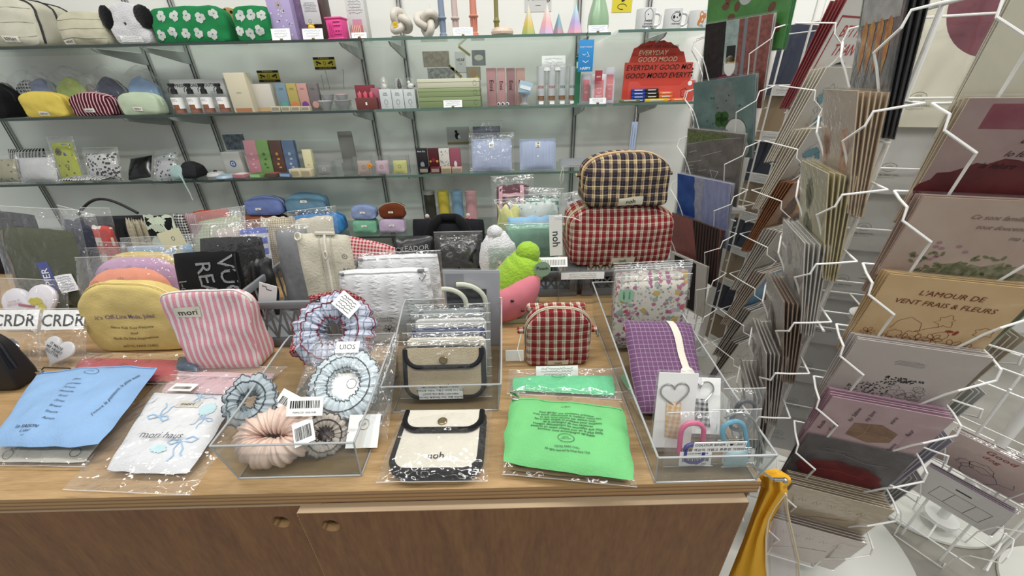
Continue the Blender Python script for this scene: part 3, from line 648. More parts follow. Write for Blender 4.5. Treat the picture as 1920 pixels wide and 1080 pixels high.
def art_fl(c1, c2, c3):
    def f(mb, w_, h_, fn):
        full(mb, fn, w_, h_, paper(c1)); rr = random.Random(int(c1[1:], 16) % 97); L = lambda x, y: fn(x, y, .0005)
        mb.d([blob(rr.uniform(-.05, .05), rr.uniform(-.06, .06), .02, .028, i) for i in range(4)], L, mottle(c2, c3, 60.0))
    return f
FL = [art_tulip, art_fl('#b3a597', '#a97a62', '#b39b88'), art_fl('#b0aa8c', '#5f6450', '#8d8c6d'), art_fl('#aeaaa3', '#8a8d92', '#a39d98'), art_fl('#8e8278', '#55483f', '#6f655c'), art_fl('#a09a94', '#6f6a67', '#8d8885'), art_fl('#8e8680', '#5c5450', '#77706a'), art_fl('#99928b', '#6b625d', '#7f7872')]
EC = ['#2a2829', '#c4ae92', '#c2b68e', '#c9c6c0', '#8f7c6c', '#b5afa8', '#b0a8a0', '#aba39b']
A, B, D = (.832, .753), (.784, 1.32), (1.36, .74)
AN = [(-.342, -.94), (-.94, .342), (.342, .94), (.94, -.342)]; BN = [(-.9, -.43), (.43, -.9), (.9, .43), (-.43, .9)]; DN = [(-.86, -.5), (.5, -.86)]
rz = [.27+.141*i for i in range(9)]
RA = [1.393-.1405*i for i in range(9)]
rack('white wire card rack at the right, nearest to the table', A, AN, [RA, RA, RA[:8], RA[:8]], .33, 1.75, RA[::-1], (A[0]+.03, A[1]-.02))
RB = [1.42-.14*i for i in range(8)]
rack('white wire card rack behind the acrylic bin, standing by the wall', B, BN, [RB, RB, RB, RB[:2]], .2, 1.8, RB[::-1], None, 1)
RD = [.47, .33, .20]
rack('low white wire card rack on the floor at the far right', D, DN[:1], [RD], .22, .66, RD[::-1], (1.42, .89))
# nearest rack, face towards the camera
for z, n, c, a_, l, w_, tl in [(RA[0], 3, '#c9c4b0', None, 'pale green and cream card in the top pocket at the right edge', .19, 0), (RA[1], 4, '#b5a58c', art_burg, 'dark burgundy card with black handwriting on a dusty pink sky', .2, 0), (RA[2], 5, '#a3897c', art_land, 'dusty brown card painted with green shrubs under handwriting', .2, 0), (RA[3], 5, '#c7a877', art_am, "tan card printed L'AMOUR DE VENT FRAIS & FLEURS with line-drawn flowers", .2, 0),
        (RA[4], 5, '#c4bdb8', art_grey, 'pale grey card with a dense black flower bush drawing', .2, 0), (RA[5], 6, '#b48fa0', art_pink, 'pink card with a brown hexagon among handwriting', .2, 0), (RA[6], 3, '#4a474a', art_red, 'black and dark red card in the lower front pocket', .2, 0), (RA[7], 7, '#a99a84', art_beige, 'beige card with small brown marks, under the black and red one', .2, 0), (RA[8], 6, '#b0a49b', art_white, 'greyish white card in the lowest front pocket', .2, 0)]:
    cards(A, AN[0], z, n, c, w_, .2, a_, l, ('clear-sleeved card stacked behind the '+l, 'cards behind the '+l), tilt=tl, lean=.04)
wh = ['dark grey card with orange tulips', 'beige floral card with a rusty pattern', 'olive floral card', 'pale grey floral card', 'brown floral card', 'mid grey card low', 'brownish grey card low', 'taupe card lowest']
for i, z in enumerate(RA[:8]):
    cards(A, AN[1], z, [4, 6, 6, 6, 6, 6, 5, 5][i], EC[i], .17, .22 if i else .26, FL[i], wh[i]+' on the side face of the nearest card rack', ('card stacked edge-on behind the '+wh[i], 'cards behind the '+wh[i]), sp=(.0065, .0105), top=.034 if i else .074, lean=.06)
# its far faces: the backs of the sleeved cards
def back_art(k):
    def f(mb, w_, h_, fn):
        B_ = lambda x, y: Vector((-x, y, -.0011-.0001))
        if k == 0: mb.d(rect(0, 0, w_, h_), lambda x, y: Vector((-x, y, -.00112)), paper('#d9d6c4')); mb.d(disc(.075, .105, .1, n=48), B_, mottle('#6f3a44', '#7d4650', 12.0))
        mb.d(ring(-.02, -.062, .014, .009, .0007), B_, INK); mb.d(move(text('HÔTEL\nPARIS CHILL', .0038), -.02, -.062), B_, INK); mb.d(move(text('HÔTEL PARIS CHILL', .0055), -.02, -.079), B_, INK); mb.d(scrib(-.02, -.085, .04, .003, 1, .0005), B_, INK)
    return f
for i, z in enumerate(RA[:8]):
    l = 'cream card with a burgundy circle, seen from behind at the top' if i == 0 else f'white card seen from behind through the wire rack, {["","second","third","fourth","fifth","sixth","seventh","eighth"][i]} pocket from the top'
    cards(A, AN[2], z, 1, '#d9d6c4' if i == 0 else '#cfcfcd', .21, .24, back_art(i), l, ('x', 'x'), top=.054)
for i, z in enumerate(RA[1:8]):
    l = ['tan', 'white', 'green and white', 'cream', 'pale', 'blue and pink', 'light grey'][i]; c = ['#b0a48a', '#c6c4be', '#8f9a80', '#b8ad9a', '#b9b9b4', '#a8a3ae', '#9c9a97'][i]
    cards(A, AN[3], z, 5, c, .17, .2, None, f'{l} card sticking out on the right-hand face of the nearest rack', (f'{l} card packed in the right-hand face of the nearest rack', f'{l} cards of the right-hand face'), sp=(.006, .011))
# rack by the wall
for z, n, c, a_, l, tl, w_ in [(RB[0]+.14, 4, '#2f7d38', art_green, 'green card with a brown pattern behind the brick photo card', 0, .24), (RB[0], 2, '#b9b8b4', art_brick, 'photo card of a guard figure before red brick in a clear sleeve', 0, .2), (RB[1], 2, '#8b9794', art_bear, 'dark teal card with a white bear and a green clover', -.09, .2), (RB[2], 2, '#9b9892', art_road, 'grey road photo card with a white triangle and road writing', .02, .2), (RB[3], 3, '#a6aaba', art_sea, 'blue and grey seashore photo card', 0, .2), (RB[4], 3, '#4a3a37', art_brown, 'reddish card with dark brown stripes', .03, .2), (RB[5], 2, '#cfcdc6', art_brave, 'white and black card with upright lettering, lowest on that face', 0, .16)]:
    cards(B, BN[0], z, n, c, w_, .22, a_, l, ('card in the pocket behind the '+l, 'cards behind the '+l), tilt=tl, top=.037, lean=.03 if a_ is art_green else .075)
for i, (n, c, a_, l) in enumerate([(5, '#8f2f33', art_better, 'white card printed BETTER THAN COFFEE in red with a red border'), (5, '#d6cfc0', art_ribbon, 'beige card with teal ribbons'), (6, '#d3cab9', art_ribbon, 'beige ribbon card in the third pocket'), (6, '#8a5a38', art_orange, 'orange brown painted card'), (6, '#c4bfb6', art_greyp, 'grey sketched card'), (6, '#bdb2a6', art_blue, 'blue and brown card'), (5, '#b0aba4', art_greyp, 'grey card in the seventh pocket'), (4, '#aaa49c', art_greyp, 'dark grey card near the bottom')]):
    cards(B, BN[1], RB[i], n, c, .2, .24, a_, l+' leaning far out of the rack by the wall', ('card stacked behind the '+l, 'cards behind the '+l), lean=.10, sp=(.006, .009), top=.055)
def kraft_art(c):
    def f(mb, w_, h_, fn):
        B_ = lambda x, y: Vector((-x, y, -.0011-.0001)); mb.d(rect(.01, -.085, .12, .032), B_, WHITE); mb.d(scrib(.01, -.085, .1, .024, 3), lambda x, y: Vector((-x, y, -.00135)), INK)
    return f
for i in range(8):
    c = ['#27304a', '#a58e70', '#20263c', '#a08a6c', '#1c2238', '#9c866a', '#1f2338', '#8d7c66'][i]; l = ['navy blue', 'tan kraft', 'dark navy', 'kraft brown', 'black and navy', 'light kraft', 'ink blue', 'dull kraft'][i]
    cards(B, BN[2], RB[i], 1, c, .21, .2, kraft_art(c), f'{l} card seen from behind through the wires of the rack by the wall, {["topmost","second","third","fourth","fifth","sixth","seventh","lowest"][i]}', ('x', 'x'), top=.04)
def c_dog(w_, h_): return [(paper('#c9b3ad'), rect(0, 0, w_, h_), .0002), (INK, [squig(0, -.02, .022, 3, .001, 14, .25), squig(-.03, -.03, .014, 6, .001), squig(0, -.05, .035, 9, .001, 16, .2), line([(.035, -.05), (.06, -.04), (.055, -.02)], .001)], .0006)]
def c_bagd(w_, h_): return [(paper('#d0cccb'), rect(0, 0, w_, h_), .0002), (INK, [line([(-.05, -.05), (.05, -.05), (.06, .02), (-.04, .02)], .0014, True), line([(-.02, -.05), (-.01, .02)], .001), line([(.02, -.05), (.03, .02)], .001), rect(0, .045, .03, .006)], .0006)]
art_dog = hand(c_dog, [('Good', .01, .06, .022, '#9a3b36', .3, 0), ('dog', .0, .035, .02, '#9a3b36', .3, 0)]); art_bagd = hand(c_bagd, [])
cards(D, DN[0], RD[0], 4, '#b3a7a2', .16, .16, art_dog, 'pinkish card of a sketched dog printed Good dog in red', ('pinkish card stacked behind the dog card', 'cards behind the dog card'), lean=.1)
cards(D, DN[0], RD[1], 4, '#a79aa5', .16, .16, art_bagd, 'white card with a black crate drawing low on the far rack', ('pale lilac card stacked behind the crate drawing card', 'cards behind the crate drawing card'), lean=.1)
tag(MB().lathe([(.2, 0), (.202, .005), (.2, .011), (.03, .015)], gloss('#d9d9d2', .45), 64).tube([(0, 0, .01), (0, 0, .22)], .011, WIRE, 12).build('rack_stand', None, TR(1.56, .47, 0)), 'round white stand base on the concrete floor, lower right corner', 'stand base')
bx = thing('cardboard_box', 'brown open cardboard box on the floor at the right edge', 'box', TR(2.12, .83, 0, .4))
mbx = MB(); kb = paper('#7c5c2c')
for s in (-1, 1): mbx.box((s*.16, 0, .13), (.006, .3, .26), kb).box((0, s*.147, .13), (.32, .006, .26), kb)
mbx.box((0, 0, .003), (.32, .3, .006), kb); mbx.build('box_body', bx)
MB().box((-.2, 0, .25), (.09, .29, .005), paper('#86642f'), 0, Matrix.Rotation(0, 4, 'X')).build('flap', bx)
# ================================================================ goods on the glass shelves
def SH(k, u0, u1, vt, y, z=None):
    z = SZ[k]+.0004 if z is None else z; x0 = XY(u0, y, z); x1 = XY(u1, y, z)
    h = PY((u0+u1)/2, vt, y).z-z; return (x0+x1)/2, y, z, x1-x0, h
def front_of(d): return lambda x, z: Vector((x, -d/2-.0007, z))
def label_patch(mb, fn, x, z, w_, h_, s_, c='#e9e6da', ic='#1b1b1d', size=None, bold=.02):
    mb.d(grid2(x, z, w_, h_, 8, 3), lambda a, b: fn(a, b), paper(c))
    def up(a, b): p = fn(a, b); p.y -= .0009; return p
    mb.d(move(text(s_, size or h_*.62, 0, bold), x, z-h_*.04), up, paper(ic)); return mb
def soft_case(label, cat, k, u0, u1, vt, y, d, mat, lbl=None, piping=None, name='zip_pouch', group=None, n=4.5, top=.8, wr=.004, zipc='#d9d4c6', z=None, rz=0.0, wtop=1.0, lx=0.0, bag=0.0, lz=.22, dome=.05, lc='#e9e6da', quilt=False, h=None, zp=True):
    x, y, z, w_, hh = SH(k, u0, u1, vt, y, z); h = h or hh
    t = thing(name, label, cat, TR(x, y, z, rz), group)
    b = Boxy(w_, h, d, n, top, wr, len(label)*.37+u0*.01, dome, wtop); mb = MB(); b.mesh(mb, mat, 16); mb.build('body', t)
    if quilt:
        mb = MB()
        for f in (.22, .5, .78): mb.tube([b.front(w_*(i/14-.5)*.94, h*(f-.5), .0004) for i in range(15)], .0009, paper('#a9a796'), 5)
        mb.build('quilting_seam', t)
    if zp:
        mb = MB(); a = b.arc(0, .0008, -.1); mb.tube(a, .0022, paper(zipc), 6); mb.build('zipper', t)
    if piping:
        mb = MB()
        for yy in (-.86, .86): mb.tube(b.arc(yy, .002, -.9, 34), .0032, gloss(piping, .6), 6)
        mb.tube(b.arc(0, .003, -.2), .003, gloss(piping, .6), 6); mb.build('piping', t)
    if lbl:
        s_, lw = lbl; lh = lw*.36; mb = MB(); label_patch(mb, lambda a, c: b.front(a, c, .0014), lx*w_, h*(lz-.5)+lh/2, lw, lh, s_, lc); mb.build('fabric_label', t)
    if bag:
        b2 = Boxy(w_+.03, h+.03, d+.012, 3.5, .5, .008, 3.3, .1); mb = MB(); b2.mesh(mb, film('#ffffff', .05, 60.0, .7), 14); mb.build('plastic_bag', t)
    return t, b
def pbox(label, cat, k, u0, u1, vt, y, d, c, decals=None, group=None, name='product_box', z=None, rz=0.0, rx=0.0, bev=.0012, h=None, mat=None, lid=None):
    x, y, z, w_, hh = SH(k, u0, u1, vt, y, z); h = h or hh
    mb = MB().box((0, 0, h/2), (w_, d, h), mat or paper(c, .4), bev)
    if lid: mb.box((0, 0, h*lid), (w_+.0012, d+.0012, .0008), paper('#6b6b66'))
    if decals: decals(mb, w_, h, front_of(d))
    o = mb.build(name, None, TR(x, y, z, rz, rx)); return tag(o, label, cat, group)
def price_card(label, k, u0, u1, vt, y, z=None, yellow=False, rows=3, w_=None):
    x, y, z, w0, h = SH(k, u0, u1, vt, y, z); t = thing('price_card', label, 'price card', TR(x, y, z))
    M_ = Matrix.Rotation(radians(-12), 4, 'X'); mb = MB().box((0, 0, h/2+.001), (w0, .0008, h), WHITE, 0, M_)
    mb.d(scrib(0, h*.55, w0*.85, h*.7, rows, .0007, len(label)), lambda a, c: M_ @ Vector((a, -.0007, c+.001)), paper('#3d6fae' if yellow else '#333333'))
    mb.build('card', t); MB().box((0, .004, .003), (.009, .012, .006), gloss('#a08a4a', .3, .8), .0006).build('clip', t); return t
# ---- top shelf
k = 0
soft_case('large cream quilted pouch with black piping and a small lettered label', 'pouch', k, -40, 132, 3, 1.66, .2, fab('#c5c3b2'), ('REPEAT', .055), '#1d1d22', n=6, lx=.22, quilt=True, wr=.006, top=.75, lz=.1)
soft_case('cream quilted pouch without piping beside the large one, lettered label at its corner', 'pouch', k, 148, 232, 27, 1.63, .12, fab('#bcb9a2'), ('REPEAT', .036), None, n=5, lx=-.32, quilt=True, lz=.05, wr=.005)
t, b = soft_case('white fluffy pouch with black floppy dog ears', 'pouch', k, 237, 306, 10, 1.62, .09, fur('#c9c9cc'), None, None, 'dog_ear_pouch', n=4, wr=.007, zp=False, wtop=1.05)
for s, l in ((-1, 'left'), (1, 'right')):
    mb = MB().ball((0, 0, 0), 1, fur('#121214'), 10, (.022+.008*(s > 0), .012, .034), .15); mb.build('ear', t, Matrix.Translation((s*(b.w*.48), -.035, b.h*.68)) @ Matrix.Rotation(s*-.35 if s > 0 else .1, 4, 'Y'))
mb = MB().ball(b.front(-.004, b.h*.02, .0), .004, gloss('#1b1b1d')); mb.build('nose', t)
mb = MB(); mb.d(grid2(0, 0, .075, .018, 6, 2), lambda a, c: b.front(a, c-b.h*.36, .002), WHITE); mb.d(scrib(0, 0, .07, .016, 3, .0006), lambda a, c: b.front(a, c-b.h*.36, .0028), INK); mb.build('care_label', t)
def clover(mb, fn, x, z, r, a=0.0):
    o = []
    for i in range(3):
        t_ = a+pi/2+2*pi*i/3; o += [disc(x+r*.55*cos(t_+d_), z+r*.55*sin(t_+d_), r*.42, r*.42, 12) for d_ in (-.33, .33)]
    o.append(line([(x, z), (x+r*.3*cos(a-1), z+r*1.1*sin(a-1.2))], r*.14)); mb.d(o, fn, paper('#b9c0ba', .9))
for u0, u1, l, sd in ((308, 444, 'wide green pouch printed with white clovers', 1), (458, 522, 'second green clover pouch, shorter and at the right of the first', 2)):
    t, b = soft_case(l, 'pouch', k, u0, u1, 13, 1.61, .08, fab('#1f7a46', 200.0, .3), None, None, n=7, top=.7, wr=.006, zipc='#1f7a46', dome=0.0)
    mb = MB(); rr = random.Random(sd)
    for i in range(10 if sd == 1 else 6):
        c_ = 5 if sd == 1 else 3
        clover(mb, lambda a, c: b.front(a, c, .0013), -b.w*.44+b.w*.86*((i % c_)+.3+.42*(i//c_))/c_, b.h*(-.24+.46*(i//c_)+rr.uniform(-.05, .05)), .0165, rr.uniform(-.7, .7))
    mb.build('clover_print', t)
soft_case('tan pouch with dark spots squeezed between the two green clover pouches', 'pouch', k, 440, 462, 18, 1.68, .05, spots('#a08350', '#241d16', 60.0, .3), None, None, n=6)
def dec_purple(mb, w_, h, fn):
    rr = random.Random(3); mb.d([disc(rr.uniform(-w_*.4, w_*.4), h*.4+rr.uniform(-.4, .35)*h*.8, .003) for i in range(26)], fn, paper('#c9c7d6')); mb.d(flower(0, h*.75, .012, .001), fn, paper('#c9b77a'))
pbox('lilac box printed with small pale flowers', 'box', k, 524, 566, -12, 1.62, .05, '#a99bc4', dec_purple)
def dec_dk(mb, w_, h, fn): mb.d(disc(w_*.12, h*.86, .016, .02), fn, paper('#b5aa9a')); mb.d(rect(-w_*.28, h*.5, w_*.4, h*.96), fn, mottle('#6a5878', '#836f8f', 30.0)); mb.d(scrib(w_*.2, h*.4, .03, .02, 3, .0007), fn, paper('#a99b8b'))
pbox('dark brown box with a round window and a purple panel', 'box', k, 568, 626, -14, 1.65, .05, '#4b3a36', dec_dk)
pbox('white printed leaflet card leaning on the dark brown box', 'card', k, 573, 604, -16, 1.615, .004, '#c4c3c6', lambda mb, w_, h, fn: mb.d(scrib(0, h*.7, w_*.8, h*.4, 7, .0006), fn, INK), z=SZ[0]+.05, h=.07)
bl = thing('charm', 'yellow cat-shaped charm hanging on the dark brown box', 'charm', TR(XY(590, 1.60, SZ[0]), 1.598, SZ[0]+.03)); MB().ball((0, 0, .008), .011, gloss('#d8b23a'), 8, (1.1, .6, .9)).ball((-.008, 0, .018), .004, gloss('#d8b23a'), 6).ball((.008, 0, .018), .004, gloss('#d8b23a'), 6).build('charm_body', bl); MB().tube([(.005*cos(a), 0, .027+.005*sin(a)) for a in [i*pi/6 for i in range(12)]], .0008, METAL, 6, True).build('ring', bl)
# pink lantern candle
x, y, z, w_, h = SH(k, 621, 654, 32, 1.60); pc = gloss('#d9478f', .4); t = thing('lantern_candle', 'bright pink box-shaped candle carved with a character', 'candle', TR(x, y, z, -.15))
mb = MB().box((0, 0, h*.47), (w_*.92, .045, h*.86), pc, .004).box((0, 0, h*.93), (w_, .05, h*.1), pc, .003).box((0, 0, h*.04), (w_, .05, h*.08), pc, .002)
for i in range(3): mb.box((-w_*.3+i*.006, -.0235, h*.45), (.0028, .004, h*.6), pc, .0006)
for dz in (.25, .4, .62, .78): mb.box((w_*.18, -.0235, h*dz), (w_*.42, .004, .003), pc, .0006)
for dx in (.02, .18, .34): mb.box((w_*dx, -.0235, h*.33), (.0028, .004, h*.22), pc, .0006)
mb.build('wax_body', t); MB().tube([(0, 0, h*.97), (.001, 0, h*1.06)], .0007, paper('#e4d7c8'), 5).build('wick', t)
pbox('white box printed with small black lines behind the matchbox', 'box', k, 663, 696, -14, 1.66, .04, '#c9c9c8', lambda mb, w_, h, fn: (mb.d(scrib(0, h*.75, w_*.85, h*.4, 7, .0007), fn, INK), mb.d(rect(0, h*.35, w_*.5, h*.2), fn, paper('#c78aa2'))))
t = pbox('tiny box of pink tipped matches on a white dish', 'matchbox', k, 664, 683, 47, 1.59, .018, '#c46a63', lambda mb, w_, h, fn: mb.d([rect(-w_*.35+w_*.7*i/4, h*.5, .0016, h*.9) for i in range(5)], fn, paper('#e9dfd6')))
price_card('small price card below the pink match box', k, 660, 688, 61, 1.562, rows=1)
# knotted candles
def knot(R_, r, n=90, ph=0.0, tilt=0.0):
    out = []
    for i in range(n):
        a = 2*pi*i/n; q = Vector(((sin(a)+2*sin(2*a))*R_/3, sin(3*a)*R_*.55, (cos(a)-2*cos(2*a))*R_/3)); out.append(Matrix.Rotation(ph, 3, 'Y') @ Matrix.Rotation(tilt, 3, 'Z') @ q)
    return out
WAX = N('speckled_wax'); qv = WAX.n('ShaderNodeTexCoord').outputs['Object']; vo = WAX.n('ShaderNodeTexVoronoi', _Vector=qv, _Scale=260.0).outputs['Distance']
WAX.bsdf(WAX.mix(WAX.math('LESS_THAN', vo, .13), hx('#cdc7bc'), hx('#9a7f6a')), .45); WAX = WAX.m
for i, (u0, u1, l, ph) in enumerate(((733, 776, 'speckled cream knotted candle lying open on a scalloped dish', .9), (781, 827, 'speckled cream knotted candle standing upright without a dish', 0))):
    x, y, z, w_, h = SH(k, u0, u1, 6, 1.615); t = thing('knot_candle', l, 'candle', TR(x, y, z)); r = .0125
    P = knot(w_*.40, r, ph=ph); zm = min(p.z for p in P); dz = r-zm+(.012 if i == 0 else 0)
    MB().tube([p+Vector((0, 0, dz)) for p in P], r, WAX, 12, True).build('knotted_wax', t)
    tp = max(P, key=lambda p: p.z)+Vector((0, 0, dz+r*.9)); MB().tube([tp, tp+Vector((.001, 0, .012))], .0008, paper('#d9cfc0'), 5).build('wick', t)
    if i == 0:
        nn = 36; mb = MB(); V = []; F = []
        for rr_, zz in ((.0, .001), (.028, .001), (.036, .008), (.0375, .008), (.03, .0)):
            for q in range(nn): s_ = 1+.06*sin(q*2*pi/nn*9)*(zz > .005); V.append((rr_*s_*cos(2*pi*q/nn), rr_*s_*.8*sin(2*pi*q/nn), zz))
        for a in range(4): F += [(a*nn+q, a*nn+(q+1) % nn, (a+1)*nn+(q+1) % nn, (a+1)*nn+q) for q in range(nn)]
        mb.add(V, F, gloss('#b5b2ac', .3)); mb.build('scalloped_dish', t)
        mb = MB(); mb.d(disc(0, 0, .009), lambda a, c: Vector((a-.012, -.03, c+.04)), gloss('#d9b730')); mb.d(scrib(0, 0, .012, .008, 2), lambda a, c: Vector((a-.012, -.0306, c+.04)), INK); mb.build('sticker', t)
def candlestick(label, u, c, wmax, hh, y=1.62, stick=None, cat='candle'):
    x, y, z, w_, h = SH(k, u-wmax/2, u+wmax/2, -20, y); r = w_/2
    mb = MB().lathe([(r, 0), (r, .004), (r*.72, .008), (r*.72, .012), (r*.5, .017), (r*.45, .05), (r*.55, hh), (r*.85, hh+.006), (r*.85, hh+.009), (r*.6, hh+.012), (r*.55, hh+.1)], gloss(c, .45), 20)
    for i in range(8): a = 2*pi*i/8; mb.tube([(r*.5*cos(a), r*.5*sin(a), .018), (r*.56*cos(a), r*.56*sin(a), hh)], r*.09, gloss(c, .45), 5)
    return tag(mb.build('column_candle', None, TR(x, y, z)), label, cat)
candlestick('grey blue column candle beside the upright knot candle', 832, '#7f8ea3', 19, .052)
candlestick('pale pink column candle left of the coral one', 856, '#c3b1ab', 19, .05)
candlestick('coral column candle carved with a figure', 890, '#c9826f', 21, .055)
x, y, z, w_, h = SH(k, 921, 963, -20, 1.61); t = thing('ring_candle_holder', 'speckled pink round wax ring with an olive candle standing in it', 'candle holder', TR(x, y, z)); r = w_/2
SP = N('speckled_pink'); qv = SP.n('ShaderNodeTexCoord').outputs['Object']; vo = SP.n('ShaderNodeTexVoronoi', _Vector=qv, _Scale=200.0).outputs['Distance']
SP.bsdf(SP.mix(SP.math('LESS_THAN', vo, .2), hx('#d3c0ae'), hx('#c98f77')), .4); SP = SP.m
MB().lathe([(r*.7, 0), (r*.96, .006), (r, .013), (r*.9, .022), (r*.6, .027), (r*.35, .027), (r*.3, .022), (0.0001, .02)], SP, 30).build('ring_base', t)
x2 = XY(934, 1.61, SZ[0]); tag(MB().lathe([(.0085, .0), (.0085, .012), (.012, .018), (.009, .022), (.0075, .03), (.0075, .16)], gloss('#78733f', .4), 18).build('taper_candle', None, TR(x2-.004, 1.612, SZ[0]+.028)), 'olive green taper candle standing on the speckled pink ring', 'candle')
GRAD = {}
def grad(cs):
    n = N('gradient_wax'); tc = n.n('ShaderNodeTexCoord').outputs['Object']; z_ = n.n('ShaderNodeSeparateXYZ', i0=tc).outputs[2]
    cr = n.n('ShaderNodeValToRGB', i0=n.math('DIVIDE', z_, .075)); e = cr.color_ramp.elements; e[0].color = hx(cs[0]); e[1].color = hx(cs[2]); m = e.new(.5); m.color = hx(cs[1]); n.bsdf(cr.outputs[0], .5); return n.m
for u0, u1, vt, cs, l in ((978, 1004, 10, ('#8fa860', '#cbb35e', '#cfcbbb'), 'pyramid candle shading from green through yellow to white'), (1010, 1039, 8, ('#b9a6cf', '#dba3a9', '#d8cfc4'), 'pyramid candle shading from lilac through pink to cream'), (1035, 1058, 26, ('#c98a94', '#7a9fae', '#6f9dae'), 'short pyramid candle, pink foot and blue top'), (1063, 1092, 7, ('#d999a4', '#a99bc9', '#a9cdd6'), 'pyramid candle shading from pink through lilac to pale blue')):
    x, y, z, w_, h = SH(k, u0, u1, vt, 1.62 if vt < 20 else 1.65); t = thing('pyramid_candle', l, 'candle', TR(x, y, z)); n = 6; r = w_*.56
    V = [(r*cos(2*pi*i/n+.3), r*sin(2*pi*i/n+.3), 0) for i in range(n)]+[(r*.06*cos(2*pi*i/n+.3), r*.06*sin(2*pi*i/n+.3), h) for i in range(n)]
    MB().add(V, [tuple(range(n))[::-1], tuple(range(n, 2*n))]+[(i, (i+1) % n, n+(i+1) % n, n+i) for i in range(n)], grad(cs)).build('wax_body', t, None, 10); MB().tube([(0, 0, h), (0, 0, h+.008)], .0006, paper('#ddd6c8'), 5).build('wick', t)
# green twisted vase
x, y, z, w_, h = SH(k, 1102, 1134, -40, 1.63); mb = MB(); V = []; F = []; nn = 32; L = 20
for j in range(L+1):
    tt = j/L; rr_ = w_*(.42+.16*sin(tt*5+.5))
    for q in range(nn): a = 2*pi*q/nn+tt*2.2; s_ = 1+.16*cos(a*3-tt*6.6*0); V.append((rr_*s_*cos(a), rr_*s_*sin(a), tt*.16))
for j in range(L): F += [(j*nn+q, j*nn+(q+1) % nn, (j+1)*nn+(q+1) % nn, (j+1)*nn+q) for q in range(nn)]
mb.add(V, F+[tuple(range(nn))[::-1]], gloss('#8fae8d', .3)); tag(mb.build('twisted_vase', None, TR(x, y, z)), 'pale green vase with twisted fluting at the end of the top shelf', 'vase')
for i, (u0, u1, vt, kk, yy, yl) in enumerate(((511, 546, 53, 0, 1.568, 1), (569, 607, 53, 0, 1.568, 1), (850, 887, 51, 0, 1.568, 1), (1103, 1139, 47, 0, 1.568, 1), (832, 867, 188, 1, 1.568, 1), (1105, 1136, 184, 1, 1.568, 1))):
    price_card(['price card in front of the lilac flower box', 'price card under the yellow cat charm', 'price card between the column candles', 'price card at the foot of the twisted green vase', 'price card before the long green boxes', 'price card before the pink face sachets'][i], kk, u0, u1, vt, yy, yellow=True)
# mugs
def mug(label, u0, u1, art, vt=17):
    x, y, z, w_, h = SH(0, u0, u1, vt, 1.62, SZ[0]+.0064); r = w_/2; t = thing('mug', label, 'mug', TR(x, y, z, .12)); m = gloss('#d9dada', .2)
    MB().lathe([(r*.96, 0), (r, .003), (r, h-.001), (r-.001, h), (r-.0035, h-.001), (r-.0035, .006), (.0001, .005)], m, 40).build('cup', t)
    MB().tube([(r*.95, 0, h*.82), (r+.016, 0, h*.8), (r+.024, 0, h*.68), (r+.022, 0, h*.36), (r+.012, 0, h*.27), (r*.95, 0, h*.26)], .0048, m, 8).build('handle', t)
    mb = MB(); f = lambda a, c: Vector(((r+.0005)*sin(a/r), -(r+.0005)*cos(a/r), h/2+c)); art(mb, f, r, h); mb.build('print', t)
mug('white mug with a cream cloud face and three lines of lettering', 1190, 1224, lambda mb, f, r, h: (mb.d(squig(.0, h*.18, .017, 4, .0014, 12, .2), f, INK), mb.d([disc(-.004, h*.2, .002, n=8)], f, INK), [mb.d(move(text(s_, .0105, 0, .03), .0, -h*(.08+.12*i)), f, INK) for i, s_ in enumerate(('creamy', 'smooth', 'happiness'))]))
mug('white mug with a black spotted dog outline', 1242, 1274, lambda mb, f, r, h: (mb.d(ring(.0, h*.08, .018, .013, .0014), f, INK), mb.d([disc(-.01, h*.08, .004, .005), disc(.01, h*.18, .004, .005), disc(.001, h*.06, .0022)], f, INK), mb.d(move(text('mémomi', .009, 0, .02), 0, -h*.22), f, INK), mb.d(move(text('remember', .005), 0, h*.33), f, INK)))
mug('white mug with an orange brown flower print, partly behind the card rack', 1288, 1320, lambda mb, f, r, h: (mb.d([disc(0, h*.1, .008, .018, a=.3), disc(-.006, -h*.05, .005, .016, a=-.4), disc(.009, h*.16, .008, .008)], f, paper('#b8753c')), mb.d(move(text('VOL.', .009, 0, .02), 0, -h*.33), f, INK)), 20)
price_card('price card between the first two white mugs', 0, 1210, 1235, 52, 1.568, SZ[0]+.0064, yellow=True)
